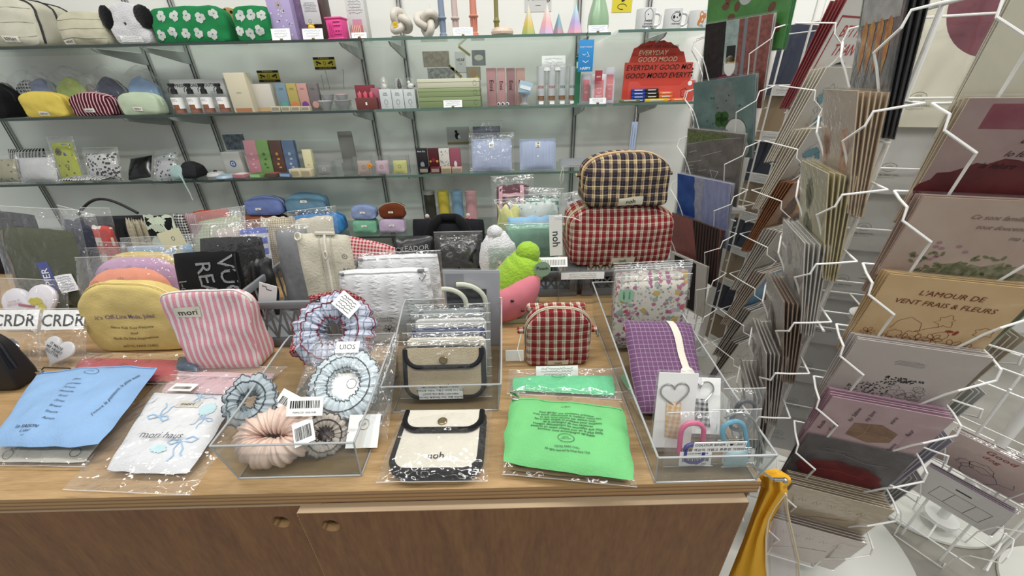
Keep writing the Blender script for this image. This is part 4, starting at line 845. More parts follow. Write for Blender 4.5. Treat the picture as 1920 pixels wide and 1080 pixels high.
# on the wall
def wall_card(label, u0, u1, v0, v1, c, dec=None, name='wall_card', cat='card', rz=0.0):
    a = PY((u0+u1)/2, (v0+v1)/2, WY-.004); w_ = PY(u1, (v0+v1)/2, WY).x-PY(u0, (v0+v1)/2, WY).x; h = PY((u0+u1)/2, v0, WY).z-PY((u0+u1)/2, v1, WY).z
    mb = MB().box((0, 0, 0), (w_, .0012, h), paper(c) if isinstance(c, str) else c)
    if dec: dec(mb, w_, h, lambda x, z: Vector((x, -.0011, z)))
    return tag(mb.build(name, None, Matrix.Translation((a.x, WY-.0012, a.z)) @ Matrix.Rotation(rz, 4, 'Y')), label, cat)
def dec_warn(mb, w_, h, fn):
    mb.d([rect(0, h*.4, w_, h*.2), rect(0, -h*.4, w_, h*.2)], fn, INK); f2 = lambda x, z: fn(x, z)+Vector((0, -.0005, 0)); ye = paper('#cdb63a')
    mb.d(move(text('WARNING!', h*.17, 0, .03, sp=1.3), 0, h*.4), f2, ye); mb.d(move(text('YOU ARE ON CCTV', h*.13, 0, .03), 0, -h*.4), f2, ye); mb.d(ring(0, 0, h*.11, h*.16, h*.03), fn, INK)
    for s in (-1, 1): mb.d(poly([(s*w_*.14, h*.02), (s*w_*.36, h*.2), (s*w_*.42, h*.08), (s*w_*.2, -h*.1)] if s > 0 else [(s*w_*.2, -h*.1), (s*w_*.42, h*.08), (s*w_*.36, h*.2), (s*w_*.14, h*.02)]), fn, INK); mb.d(rect(s*w_*.36, -h*.1, w_*.06, h*.16), fn, INK)
wall_card('yellow CCTV warning sign, the lower left one', 483, 523, 132, 154, '#b9a93c', dec_warn, 'warning_sign', 'sign')
wall_card('yellow CCTV warning sign, the higher right one', 588, 628, 107, 130, '#c4b340', dec_warn, 'warning_sign', 'sign')
wall_card('bright yellow card with a black leaf drawing high on the wall', 1149, 1186, -20, 23, '#d3c335', lambda mb, w_, h, fn: (mb.d(ring(0, -h*.25, w_*.22, h*.12, .0022, a0=0, a1=5), fn, INK), mb.d(disc(w_*.05, h*.05, w_*.12, h*.07, a=.6), fn, INK)))
wall_card('white card with handwriting behind the pyramid candles', 984, 1034, -25, 22, '#c9c9c6', lambda mb, w_, h, fn: (mb.d(move(text('Yoming', .03, .4), 0, h*.08), fn, INK), mb.d(rect(0, -h*.25, .02, .001), fn, INK)))
wall_card('photo card of beige tapers stuck on the wall', 793, 842, 96, 125, mottle('#a39a8c', '#8c8478', 60.0))
wall_card('white card with black lettering between the photo cards', 854, 873, 97, 136, '#cbcbc9', lambda mb, w_, h, fn: (mb.d(move(text('ЧЕАР', .013, 0, .01), 0, h*.1), fn, INK), mb.d(scrib(0, -h*.1, .012, .006, 2), fn, INK)))
wall_card('small grey photo card of a white candle at the right', 885, 910, 94, 122, mottle('#787c7e', '#888b8c', 20.0), lambda mb, w_, h, fn: mb.d(disc(0, 0, w_*.33, h*.2), fn, paper('#c4c2b6')))
wall_card('dark grey photo card of screws under the beige photo', 802, 852, 127, 149, mottle('#7c7c79', '#a8a8a4', 70.0))
wall_card('beige photo card of a small figure with a yellow sticker', 875, 901, 125, 150, '#a39a88', lambda mb, w_, h, fn: (mb.d(disc(0, 0, .012), fn, paper('#b98f6f')), mb.d(disc(.012, -.014, .006), fn, paper('#d8b534'))))
wall_card('olive strip sticker slanting between the cards, upper one', 858, 883, 93, 97, '#8f8552', None, 'strip_sticker', 'sticker', .62)
wall_card('olive strip sticker slanting between the cards, lower one', 839, 868, 131, 136, '#8f8552', None, 'strip_sticker', 'sticker', .72)
wall_card('dark blue photo card of people above the incense boxes', 420, 459, 250, 283, mottle('#4f5a63', '#7c8890', 50.0), lambda mb, w_, h, fn: mb.d([rect(0, h*.47, w_, h*.05), rect(0, -h*.47, w_, h*.05)], fn, WHITE))
wall_card('grey card with a white cat figure and olive strips low on the wall', 838, 880, 238, 272, '#bdbcb8', lambda mb, w_, h, fn: (mb.d(rect(0, -h*.4, w_, .008), fn, paper('#8f8552')), mb.d([disc(-.004, 0, .01, .014), disc(-.008, .018, .006)], fn, INK), mb.d(disc(.004, -.004, .006, .008), lambda x, z: fn(x, z)+Vector((0, -.0005, 0)), WHITE)))
wall_card('pale vertical strip sign with black icons beside the red display', 1289, 1303, 118, 146, '#d4d4d2', lambda mb, w_, h, fn: mb.d([rect(-w_*.3, h*.4-i*h*.13, w_*.25, h*.06) for i in range(7)]+[disc(w_*.15, h*.1-i*h*.22, w_*.15) for i in range(3)], fn, INK))
# ---- second shelf
k = 1; REP = ('REPEAT', .036)
soft_case('black rounded pouch at the left end of the second shelf', 'pouch', k, -22, 46, 156, 1.62, .1, fab('#141417'), None, None, n=3, top=.7, zipc='#1b1b1d')
soft_case('yellow pouch with a small lettered label', 'pouch', k, 64, 141, 174, 1.60, .06, fab('#d8c25c'), REP, None, n=5, zipc='#d8c25c', lz=.06)
soft_case('maroon and pink striped pouch with a small lettered label', 'pouch', k, 152, 226, 176, 1.60, .06, stripes('#46161f', '#cfa4ac', .012, .33, 0), REP, None, n=5, zipc='#cfa4ac', lz=.2)
soft_case('pale mint ribbed pouch with a small lettered label', 'pouch', k, 241, 312, 176, 1.60, .06, stripes('#b9c7ae', '#a8b79d', .003, .4, 1), REP, None, n=5, zipc='#b9c7ae', lz=.2)
for u0, u1, vt, m_, l in ((58, 112, 155, spots('#bdbfc0', '#26262a', 90.0, .33, .1), 'bagged white pouch with black dots behind the yellow one'), (94, 128, 149, fab('#7b86a3'), 'bagged grey blue pouch behind the dotted one'), (134, 190, 149, fab('#a5b45c'), 'bagged lime green pouch behind the striped one'), (204, 256, 148, fab('#34364e'), 'bagged navy pouch leaning behind the mint one'), (266, 316, 148, fab('#7f9cc0'), 'bagged light blue denim pouch nearest to the spray bottles'), (186, 210, 160, fab('#7a6a60'), 'bagged brown pouch between lime and navy'), (26, 52, 160, fab('#55555a'), 'bagged charcoal pouch beside the black one')):
    soft_case(l, 'pouch', k, u0, u1, vt, 1.69, .06, m_, None, None, n=3, top=.55, wr=.008, bag=1, zipc='#9a9a94')
def dec_sp(mb, w_, h, fn): mb.d(move(text('FRESH  FOREST  OUTSIDE', h*.13, 0, .01), 0, h*.82), fn, INK); mb.d(rect(w_*.3, h*.4, w_*.2, h*.5), fn, paper('#b5b5b5'))
pbox('white backing box behind the spray bottles', 'box', k, 345, 441, 148, 1.68, .03, '#c4c4c3', dec_sp)
def bottle(label, u, yy):
    x, y, z, w_, h = SH(1, u-10, u+10, 151, yy); t = thing('spray_bottle', label, 'bottle', TR(x, y, z)); r = w_*.46
    MB().lathe([(r*.98, 0), (r, .003), (r, h*.52), (r*.6, h*.6), (r*.5, h*.62)], acr('#e8e8e8', .06), 20).build('glass_body', t)
    MB().lathe([(r*.9, .003), (r*.9, h*.3), (.0001, h*.3)], gloss('#a85f3c', .2), 20).build('liquid', t)
    MB().lathe([(r*1.02, h*.16), (r*1.02, h*.5)], WHITE, 20).build('paper_label', t)
    mb = MB().lathe([(r*.55, h*.6), (r*.55, h*.74), (r*.35, h*.76), (r*.3, h*.84)], gloss('#17171a', .4), 16).box((-.002, 0, h*.88), (r*1.0, r*.6, h*.09), gloss('#17171a', .4), .001).tube([(-.006, 0, h*.86), (-r*1.0, 0, h*.76), (-r*1.05, 0, h*.66)], .0012, gloss('#17171a', .4), 6); mb.build('trigger', t)
    mb = MB(); f = lambda a, c: Vector(((r*1.03)*sin(a/r), -(r*1.03)*cos(a/r), c)); mb.d(grid2(0, h*.22, r*1.2, h*.12, 6, 2), f, gloss('#8c5536', .4)); f2 = lambda a, c: Vector(((r*1.05)*sin(a/r), -(r*1.05)*cos(a/r), c)); mb.d(scrib(0, h*.42, r*1.2, h*.1, 2, .0007), f2, INK); mb.build('print', t)
for i, u in enumerate((342, 371, 396, 425)): bottle('glass spray bottle with a black trigger, '+['first from the bagged pouches', 'second from the bagged pouches', 'third from the bagged pouches', 'nearest to the cream box'][i], u, 1.61)
pbox('tall cream box with a small brown foot', 'box', k, 447, 484, 136, 1.62, .04, '#cbc4ac', lambda mb, w_, h, fn: (mb.d(rect(0, h*.06, w_*.8, h*.1), fn, paper('#a5714f')), mb.d(move(text('· A B E L ·', .006), 0, h*.5), fn, INK)))
pbox('pale cream box with a tan base, right of the tall cream box', 'box', k, 488, 523, 157, 1.64, .03, '#c5c0b5', lambda mb, w_, h, fn: mb.d(rect(0, h*.08, w_, h*.14), fn, paper('#b89b73')))
for i, (u, c, c2, l) in enumerate(((540, '#6f8796', '#5a9a8a', 'blue grey'), (559, '#a89a58', '#c9774a', 'mustard'), (578, '#b88d85', '#6f3f8a', 'dusty pink'), (597, '#6d6868', '#b98f86', 'charcoal'))):
    pbox(f'narrow {l} soap box leaning among the four coloured ones', 'box', k, u-9, u+9, 156, 1.63, .022, c, lambda mb, w_, h, fn, c2=c2: (mb.d(disc(0, h*.22, w_*.32, h*.13), fn, paper(c2)), mb.d(scrib(0, h*.8, w_*.5, h*.1, 2, .0006), fn, INK)), 'coloured soap boxes', 'soap_box', rz=.08)
for i, u in enumerate((521, 540, 558, 576)): pbox(['leftmost', 'second', 'third', 'rightmost'][i]+' open cream sample box at the shelf edge below the soap boxes', 'box', k, u-9, u+8, 199, 1.575, .02, '#bfb89f', lambda mb, w_, h, fn: mb.d(rect(0, h*.55, w_*.75, h*.5), fn, paper('#8f8a7c')), 'sample boxes on the second shelf', 'sample_box')
def dish(label, u, vt, yy, lz=0.0, w0=22, lid='#85888c'):
    x, y, z, w_, h = SH(1, u-w0/2, u+w0/2, vt, yy); z += lz; r = w_/2; h = min(h, .03); t = thing('incense_dish', label, 'incense holder', TR(x, y, z))
    MB().lathe([(r*.55, 0), (r*.6, .003), (r*.95, h*.7), (r, h), (r*.9, h), (r*.55, .006), (.0001, .005)], acr('#dde0e0', .25), 24).build('glass_bowl', t)
    MB().lathe([(r*1.02, h), (r*1.04, h+.002), (r*1.02, h+.004), (.0001, h+.004)], gloss(lid, .35), 24).build('lid', t); return t
dish('glass dish with a grey lid on a stand, left of the pair', 620, 172, 1.64, .02, 22); dish('glass dish with a pale pink lid on a stand', 646, 172, 1.64, .02, 22, '#b9a5a0')
dish('small glass dish with a white lid at the shelf edge', 613, 188, 1.59, 0, 24, '#b9bbbc'); dish('glass bowl with crystals at the shelf edge', 646, 187, 1.59, 0, 30, '#8c8f92')
for i, (u0, v0, u1, v1) in enumerate(((602, 140, 608, 168), (610, 133, 619, 168), (643, 130, 645, 167))):
    a = PY(u0, v0, 1.64); b = PY(u1, v1, 1.64); o = MB().tube([a-b, (0, 0, 0)], .0008, paper('#5b5b5b'), 5).build('incense_stick', None, Matrix.Translation(b)); tag(o, ['leftmost', 'middle', 'rightmost'][i]+' thin grey incense stick standing in a dish', 'incense stick')
for u, l in ((620, 'left'), (646, 'right')):
    x = XY(u, 1.64, SZ[1]); t = tag(MB().box((0, 0, .010), (.05, .04, .02), acr('#eef2f2', .1), .001).build('acrylic_riser', None, TR(x, 1.64, SZ[1])), f'clear acrylic block under the {l} lidded dish', 'riser')
t = pbox('brown box tray of pink wax tealights at the second shelf', 'box', k, 672, 711, 183, 1.60, .03, '#6b3a37', lambda mb, w_, h, fn: mb.d(rect(0, h*.5, .006, .01), fn, WHITE)); 
x, y, z, w_, h = SH(1, 672, 711, 183, 1.60)
for i in range(3): tt = thing('pink_candle', ['leftmost', 'middle', 'rightmost'][i]+' pink square candle in the brown tray', 'candle', TR(x-w_*.28+w_*.27*i, 1.595, z+h)); MB().box((0, 0, .008), (.013, .012, .018), gloss('#c9566a', .5), .001).build('wax_body', tt); MB().tube([(0, 0, .017), (0, 0, .022)], .0006, WHITE, 5).build('wick', tt)
pbox('dark red box behind the pink square candles', 'box', k, 674, 708, 159, 1.64, .02, '#7d2f38'); pbox('mauve box right of the pink candles', 'box', k, 703, 718, 165, 1.62, .03, '#9a5f6e')
for i, u in enumerate((729, 751, 773)): pbox(['left', 'middle', 'right'][i]+' white box with a small perfume bottle drawing', 'box', k, u-10.5, u+10.5, 167, 1.61, .04, '#c4cbca', lambda mb, w_, h, fn: (mb.d(ring(0, h*.35, .006, .008, .0008), fn, INK), mb.d(move(text('FIND\nPEACE', .006), 0, h*.75), fn, INK), mb.d(scrib(0, h*.12, .012, .004, 1), fn, INK)), 'white perfume boxes')
for u, c, l in ((723, '#cfccc4', 'small white rabbit candle in a clear bag, above the white boxes'), (751, '#222226', 'small black cone figure in a clear bag'), (772, '#d2d2d0', 'small white bird figure in a clear bag')):
    x = XY(u, 1.62, SZ[1]+.065); z = PY(u, 162, 1.62).z; z = SZ[1]+PY(740, 167, 1.61).z*0+(PY(729, 167, 1.61).z-SZ[1]); t = thing('figurine', l, 'figurine', TR(x, 1.61, z)); m_ = gloss(c, .5)
    mb = MB()
    if u == 723: mb.ball((0, 0, .01), .008, m_, 8, (1, .8, 1.2)).ball((0, 0, .024), .006, m_, 8).ball((-.003, 0, .034), .0025, m_, 6, (.8, .6, 2.4)).ball((.003, 0, .034), .0025, m_, 6, (.8, .6, 2.4))
    elif u == 751: mb.lathe([(.006, 0), (.008, .008), (.006, .022), (.0005, .036)], m_, 14)
    else: mb.ball((0, 0, .009), .011, m_, 8, (1.1, .7, .8)).ball((-.006, 0, .02), .006, m_, 8).ball((.012, 0, .008), .004, gloss('#2b2b2b'), 6, (1.4, .5, .7))
    mb.build('figure_body', t); b2 = Boxy(.03, .036, .02, 4, .8, .002, u); mb = MB(); b2.mesh(mb, film('#ffffff', .04, 60.0, .6), 8); mb.build('plastic_bag', t)
x, y, z, w_, h = SH(1, 791, 903, 183, 1.62)
for i, (dz, hh, c, l, ww) in enumerate(((0, .036, '#7f8f66', 'lowest long sage green box', 1.0), (.0365, .028, '#8b9a70', 'middle long olive green box', .99), (.065, .03, '#c9c9b2', 'topmost long cream box', .98))):
    mb = MB().box((0, 0, hh/2), (w_*ww, .09, hh), paper(c, .5), .0015).box((0, 0, hh*.62), (w_*ww+.0012, .0912, .0007), paper('#5a6348'))
    mb.d(ring(w_*.42, hh*.45, .006, .008, .0007), front_of(.09), paper('#5a6348')); tag(mb.build('long_box', None, TR(x, 1.62, z+dz)), l+' in the stack on the second shelf', 'box', 'long boxes stacked on the second shelf')
for i, (u0, u1, c) in enumerate(((915, 932, '#a57f80'), (934, 948, '#b18b8a'), (951, 966, '#8f6f70'), (968, 984, '#a88b80'))):
    pbox(['leftmost', 'second', 'third', 'rightmost'][i]+' tall dusty pink box with upright lettering', 'box', k, u0, u1, 128, 1.64, .045, c, lambda mb, w_, h, fn: mb.d(move(text('Enni', w_*.62, 0, .02), 0, h*.55, -pi/2), fn, paper('#3b2528')), 'pink boxes on the second shelf')
x, y, z, w_, h = SH(1, 925, 962, 186, 1.575); t = thing('hair_claw', 'two black and white round clips lying before the pink boxes', 'clip', TR(x, y, z))
mb = MB(); [mb.ball((dx, 0, .007), .007, gloss('#c9c9cc'), 8).ball((dx-.001, -.005, .008), .0035, gloss('#1b1b1d'), 8) for dx in (-.016, 0, .016)]; mb.build('clip_body', t)
x, y, z, w_, h = SH(1, 968, 998, 170, 1.59); t = thing('crystal_vase', 'clear crystal vase holding a pale blue bagged card', 'vase', TR(x, y, z)); MB().lathe([(.016, 0), (.018, .004), (.008, .012), (.012, .03), (.022, .045), (.02, .045), (.008, .028), (.0001, .026)], acr('#dfe6ea', .2), 10).build('vase_body', t, None, 10)
tag(MB().box((0, 0, .02), (.05, .003, .04), paper('#9db7c6'), .001).box((0, -.0025, .02), (.04, .001, .012), paper('#dfe8ea')).build('blue_card', None, TR(x, y, z+.04, 0) @ Matrix.Rotation(.25, 4, 'Y')), 'pale blue folded card standing in the crystal vase', 'card')
for i, (u, s_, c) in enumerate(((1014, 'star', '#b5433f'), (1034, 'nan', '#b5433f'), (1053, 'sta', '#2f7d6a'), (1072, 'sten', '#2f7d6a'))):
    x, y, z, w_, h = SH(1, u-8.5, u+8.5, 124, 1.62); t = thing('diffuser_tube', ['leftmost', 'second', 'third', 'rightmost'][i]+f' white tube lettered {s_}, with a wooden foot', 'tube', TR(x, y, z), 'white tubes in clear boxes'); r = w_*.4
    MB().lathe([(r, h*.24), (r, h*.97), (r*.9, h*.985), (.0001, h*.985)], gloss('#d3d5d6', .3), 20).build('tube_body', t)
    MB().lathe([(r*.9, h*.13), (r*.9, h*.25)], gloss('#9a6a42', .5), 20).build('wooden_collar', t)
    mb = MB().box((0, 0, h/2), (w_, w_, h), acr('#f2f4f4', .03), .001).box((0, -w_/2-.0006, h*.06), (w_*.5, .0006, h*.08), WHITE); mb.build('clear_case', t)
    mb = MB(); mb.d(move(text(s_, .017, 0, .03, 'CENTER'), 0, h*.48), lambda a, c_: Vector(((r+.0006)*sin(a/r), -(r+.0006)*cos(a/r), c_)), paper(c)); mb.build('print', t)
price_card('lined info card standing on top of the white tubes', 1, 1016, 1060, 104, 1.61, SZ[1]+.112); 
x, y, z, w_, h = SH(1, 1030, 1050, 98, 1.64, SZ[1]+.11); tag(MB().box((0, 0, .013), (w_*1.0, .01, .026), paper('#9a5f45'), .001).box((0, 0, .02), (w_*1.03, .0105, .001), paper('#6f4130')).build('terracotta_block', None, TR(x, 1.64, z+.002)), 'small terracotta block behind the lined info card', 'block')
a = PY(1098, 105, 1.545); hg = thing('hang_tag', 'bright blue HAPPY tag hanging from the top shelf by a black cord', 'tag', Matrix.Translation((a.x, 1.541, a.z)))
mb = MB().box((0, 0, 0), (.052, .0012, .095), paper('#2f86c4'), .0004); f = lambda x, z: Vector((x, -.0011, z)); mb.d(move(text('HAPPY', .012, 0, .03), 0, -.038), f, WHITE); mb.d(move(text('DON\'T FORGET', .006, 0, .02), 0, .026), f, WHITE); mb.d([line([(-.012, .006), (-.006, .002), (.0, .006)], .0014), line([(.004, .012), (.012, -.002), (.004, -.002)], .0014), line([(-.01, -.014), (0, -.02), (.01, -.014)], .0018)], f, WHITE); mb.build('card', hg)
MB().tube([(0, 0, .045), (.002, .003, .055), (0, .004, SZ[0]-a.z-.006), (.004, .006, SZ[0]-a.z+.003)], .0012, INK, 6).build('cord', hg)
a2 = PY(1086, 95, 1.60); tag(MB().box((0, 0, 0), (.02, .001, .15), paper('#2d6b4c')).box((0, -.001, .05), (.014, .0006, .02), paper('#d0d6d0')).build('green_card', None, Matrix.Translation((a2.x, 1.60, SZ[1]+.078))), 'dark green card standing behind the blue hanging tag', 'card')
def sachet(label, u0, u1, vt, yy, c, s_, dz=0):
    x, y, z, w_, h = SH(1, u0, u1, vt, yy); t = thing('sachet_pack', label, 'sachet', TR(x, y, z+dz)); P_ = Pillow((-w_/2, 0, 0), (w_/2, 0, 0), (w_/2, .01, h), (-w_/2, .01, h), .006, .001, u0, 2.5)
    mb = MB(); P_.mesh(mb, gloss(c, .4), 12, 12); mb.build('packet', t, P_.M)
    mb = MB(); mb.d(grid2(0, h*-.05, w_*.62, h*.7, 6, 6), P_.surf, paper('#cc8084')); f2 = lambda a, b: P_.at(a, b, 1, .0016); mb.d(move(text(s_, w_*.16, 0, .03), 0, -h*.3), f2, WHITE); mb.d([line([(-.008, .004), (-.004, .0), (0, .004)], .001), line([(.002, .004), (.006, .0), (.01, .004)], .001), line([(-.006, -.01), (0, -.015), (.006, -.01)], .0014)], f2, WHITE); mb.build('print', t, P_.M); return t
sachet('pink sachet with a smiling face and big white letters', 1108, 1134, 139, 1.60, '#c9c3c6', 'BODY\nBIG'); sachet('white sachet packs behind the smiling pink one', 1088, 1106, 138, 1.63, '#b4b4bc', ''); sachet('clear white sachet right of the smiling pink one', 1130, 1150, 126, 1.64, '#c6c2cc', 'sun')
x, y, z, w_, h = SH(1, 1108, 1124, 124, 1.61); o = MB().box((0, 0, 0), (.026, .001, .034), paper('#a93f48')); o.d(move(text('sun', .011, 0, .04), 0, -.002), lambda a, b: Vector((a, -.0009, b)), WHITE); tag(o.build('small_card', None, Matrix.Translation((x, 1.585, z+.092))), 'small dark pink card reading sun above the smiling sachet', 'card')
# red display
x0 = XY(1163, 1.66, SZ[1]); x1 = XY(1285, 1.66, SZ[1]); xc = (x0+x1)/2; W_ = x1-x0; t = thing('display_board', 'red cut-out display board reading EVERYDAY GOOD MOOD', 'display board', TR(xc, 1.62, SZ[1]+.0024)); rd = paper('#c4473a', .5); rb = paper('#b53e33', .5)
hT = PY(1220, 78, 1.66).z-SZ[1]; hM = PY(1220, 118, 1.66).z-SZ[1]; rr = random.Random(4); top = [(-W_*.42, hM)]+[(-W_*.42+W_*.84*i/16, hT*(.80+.2*sin(pi*min(1, max(0, (i-.2)/14)))**.6)+(.004 if i % 2 else 0)) for i in range(1, 16)]+[(W_*.42, hM)]
def slab(mb, pts, y0, y1, m):
    n = len(pts); mb.add([(x, y0, z) for x, z in pts]+[(x, y1, z) for x, z in pts], [tuple(range(n)), tuple(range(n, 2*n))[::-1]]+[(i, n+i, n+(i+1) % n, (i+1) % n) for i in range(n)], m)
mb = MB(); slab(mb, [(-W_*.42, 0), (W_*.42, 0)]+top[::-1], .05, .046, rb)
f = lambda a, b: Vector((a, .0455, b)); mb.d(move(text('EVERYDAY\nGOOD MOOD', .0225, .25, .02, 'LEFT', 1.0, .95), -W_*.3, hT*.755), f, paper('#e2c9a8')); mb.d(move(text('DESSERT CLIPS INCLUDED', .0125, .2, .03, 'LEFT'), -W_*.3, hT*.905), f, INK); mb.build('rear_panel', t)
mb = MB(); slab(mb, [(-W_*.5, 0), (W_*.5, 0), (W_*.5, hM-.004), (-W_*.5, hM)], .03, .026, rd)
f = lambda a, b: Vector((a, .0253, b)); mb.d(move(text('EVERYDAY GOOD MO', .024, .25, .02, 'CENTER'), 0, hM*.86), f, INK); mb.d(move(text('GOOD MOOD EVERYT', .024, .25, .02, 'CENTER'), 0, hM*.66), f, INK); mb.build('lettered_panel', t)
mb = MB(); slab(mb, [(-W_*.47, 0), (W_*.5, 0), (W_*.5, hM*.52), (W_*.34, hM*.52), (W_*.28, hM*.4), (-W_*.28, hM*.4), (-W_*.34, hM*.52), (-W_*.47, hM*.52)], -.02, -.023, paper('#cc5145', .5))
f = lambda a, b: Vector((a, -.0236, b)); mb.d([squig(s*W_*.36, hM*.22, .014, 8+s, .0014) for s in (-1, 1)], f, INK); mb.d(move(text('CHEERS DAY GOOD MOOD', .008, 0, .02), 0, hM*.06), f, INK); mb.d(disc(W_*.42, hM*.45, .008), f, WHITE); mb.build('front_panel', t)
def pen(label, u, vt, c, yy, z, L_=.055):
    x = XY(u, yy, z); t = thing('clip_stick', label, 'clip', TR(x, yy, z)); MB().box((0, 0, .0055), (L_, .012, .011), gloss(c, .3), .0025).build('clip_body', t); MB().box((0, -.0065, .006), (L_*.6, .0015, .003), gloss('#dddddd', .3), .0004).build('logo_strip', t)
zz = SZ[1]+.0028
for r_ in range(4):
    pen(['lowest', 'second', 'third', 'topmost'][r_]+' blue clip stacked in the red display', 1196, 0, '#1f3f9c', 1.588, zz+.0112*r_+.0, .05)
    pen(['lowest', 'second', 'third', 'topmost'][r_]+' black clip stacked in the red display', 1221, 0, '#1b1b1f', 1.588, zz+.0112*r_, .05)
for r_ in range(3): pen(['lowest', 'second', 'topmost'][r_]+' orange clip stacked in the red display', 1247, 0, '#e0703a', 1.588, zz+.0112*r_, .05)
pen('green clip lying in front of the red display', 1180, 0, '#66704a', 1.57, zz, .075); pen('long yellow clip lying in front of the red display', 1230, 0, '#d8b92f', 1.57, zz, .085); pen('orange clip lying at the right end of the red display', 1270, 0, '#dd7a3e', 1.575, zz, .05)
# blue paper tag hanging under the second shelf
a = PY(1187, 255, 1.56); t = thing('hang_tag', 'long pale blue paper tag hanging under the second shelf', 'tag', Matrix.Translation((a.x, 1.555, a.z))); MB().box((0, 0, 0), (.022, .0012, .1), paper('#a9b9d6')).d([line([(-.006, -.04), (-.006, .04)], .0008), line([(.003, -.04), (.003, .03)], .0008)], lambda x, z: Vector((x, -.001, z)), INK).build('card', t); MB().tube([(0, 0, .048), (.002, .002, .065), (0, .004, SZ[1]-a.z-.009)], .0008, WHITE, 5).build('string', t)
# ---- third shelf
k = 2
def flat_bag(label, k, u0, u1, vt, y, mat, bag=True, t_=.02, tilt=0.0, cat='pouch', name='flat_pouch', lean=.03, lbl=None, wr=.004, z=None, group=None, dx=0.0):
    x, y, z, w_, h = SH(k, u0, u1, vt, y, z); T = thing(name, label, cat, TR(x, y, z) @ Matrix.Rotation(tilt, 4, 'Y'), group)
    P_ = Pillow((-w_/2, 0, .001), (w_/2, 0, .001), (w_/2, lean, h), (-w_/2, lean, h), t_, wr, u0*.7, 2.4); mb = MB(); P_.mesh(mb, mat, 18, 14); mb.build('pouch_body', T, P_.M)
    if lbl: mb = MB(); label_patch2(mb, P_, *lbl); mb.build('fabric_label', T, P_.M)
    if bag: o, B_ = bagged(P_, None, grow=.01, haze=.06, st=.8, parent=T, up=.012); o.matrix_local = P_.M
    return T, P_
def label_patch2(mb, P_, s_, x, y, w_, h_, c='#e2dfd2', ic='#1b1b1d', size=None, bold=.02, shear=0.0, rot=0.0):
    mb.d(move(grid2(0, 0, w_, h_, 6, 3), x, y, rot), lambda a, b: P_.at(a, b, 1, .0012), paper(c)); mb.d(move(text(s_, size or h_*.6, shear, bold), x, y-h_*.03, rot), lambda a, b: P_.at(a, b, 1, .0022), paper(ic))
flat_bag('beige speckled bagged pouch at the far left of the third shelf', k, -8, 40, 300, 1.60, spots('#9a9781', '#4c4a3d', 60.0, .2))
flat_bag('white terry pouch in a shiny bag on the third shelf', k, 45, 110, 297, 1.59, fab('#c3c4c6'), t_=.022)
flat_bag('black and white striped pouch lying behind the white terry pouch', k, 30, 98, 280, 1.68, stripes('#bdbdb8', '#1b1b1d', .012, .5, 0), False)
t, P_ = flat_bag('lime green flowered pouch standing in a tall clear bag', k, 118, 157, 268, 1.60, fab('#a3aa3c'), True, .012)
mb = MB(); mb.d(move(flower(0, 0, .013, .003, 8), -P_.w*.15, P_.h*.25), P_.surf, INK); mb.d([rect(P_.w*.25, P_.h*.3, P_.w*.35, P_.h*.3)], P_.surf, paper('#2f3f86')); mb.d([disc(P_.w*a, P_.h*b, .003) for a, b in ((-.3, -.1), (.1, -.2), (-.1, -.35), (.3, -.3), (.2, 0))]+[ring(.008, -P_.h*.12, .006, .006, .0015)], P_.surf, INK); mb.build('flower_print', t, P_.M)
flat_bag('white pouch with black cow spots in a clear bag', k, 172, 228, 289, 1.60, spots('#b4b4b4', '#202024', 85.0, .42), True, .022)
x, y, z, w_, h = SH(k, 118, 206, 326, 1.575); P_ = Pillow((-w_/2, -.03, .012), (w_/2, -.03, .012), (w_/2*.9, .04, .016), (-w_/2*.8, .04, .016), .009, .002, 3); mb = MB(); P_.mesh(mb, spots('#17171a', '#c2c2c2', 95.0, .45, .2)); o = mb.build('net_pouch', None, TR(x, y, z) @ P_.M); tag(o, 'black and white net pouch lying flat at the shelf edge', 'pouch')
flat_bag('glossy black pouch lying tilted on the third shelf', k, 240, 284, 298, 1.61, gloss('#141416', .2), False, .014, -.12, lean=.06)
flat_bag('white pouch with black stripes in a shiny bag beside the glossy black one', k, 292, 332, 292, 1.62, spots('#a9aaac', '#303034', 70.0, .3), True, .014, -.15, lean=.06)
soft_case('black mesh cap with a strap on the third shelf', 'hat', k, 353, 384, 303, 1.62, .09, spots('#17171a', '#3c3c40', 300.0, .3, 0), None, None, 'mesh_visor_hat', n=2.3, top=.4, zp=False)
x, y, z, w_, h = SH(k, 330, 352, 309, 1.60); t = thing('drawstring_bag', 'pale aqua pouch with a cord dangling over the shelf edge', 'pouch', TR(x, y, z)); b = Boxy(w_*1.1, h, .05, 2.4, .3, .004, 4); mb = MB(); b.mesh(mb, fab('#9db5b3'), 12); mb.build('body', t); MB().tube([(.01, -.02, .02), (.03, -.035, .006), (.045, -.052, .002), (.05, -.056, -.02), (.055, -.057, -.05)], .003, fab('#a5bbb8'), 8).tube([(.056, -.058, -.05), (.056, -.058, -.075)], .002, gloss('#c9cfd0')).build('cord', t)
x, y, z, w_, h = SH(k, 388, 425, 309, 1.62); tag(MB().lathe([(.03, 0), (.033, .006), (.028, .016), (.012, .02), (.0001, .02)], gloss('#b9bab7', .3), 28).tube([(-.005, 0, .02), (0, 0, .024), (.008, 0, .022)], .003, INK, 6).build('lidded_dish', None, TR(x, y, z)), 'white round lidded dish on the third shelf', 'dish')
x, y, z, w_, h = SH(k, 405, 445, 322, 1.585); tag(MB().lathe([(.034, 0), (.036, .004), (.03, .012), (.016, .013), (.014, .006), (.014, 0)], gloss('#93a9b8', .35), 32).build('blue_ring_dish', None, TR(x, y, z)), 'flat pale blue ring dish at the edge of the third shelf', 'dish')
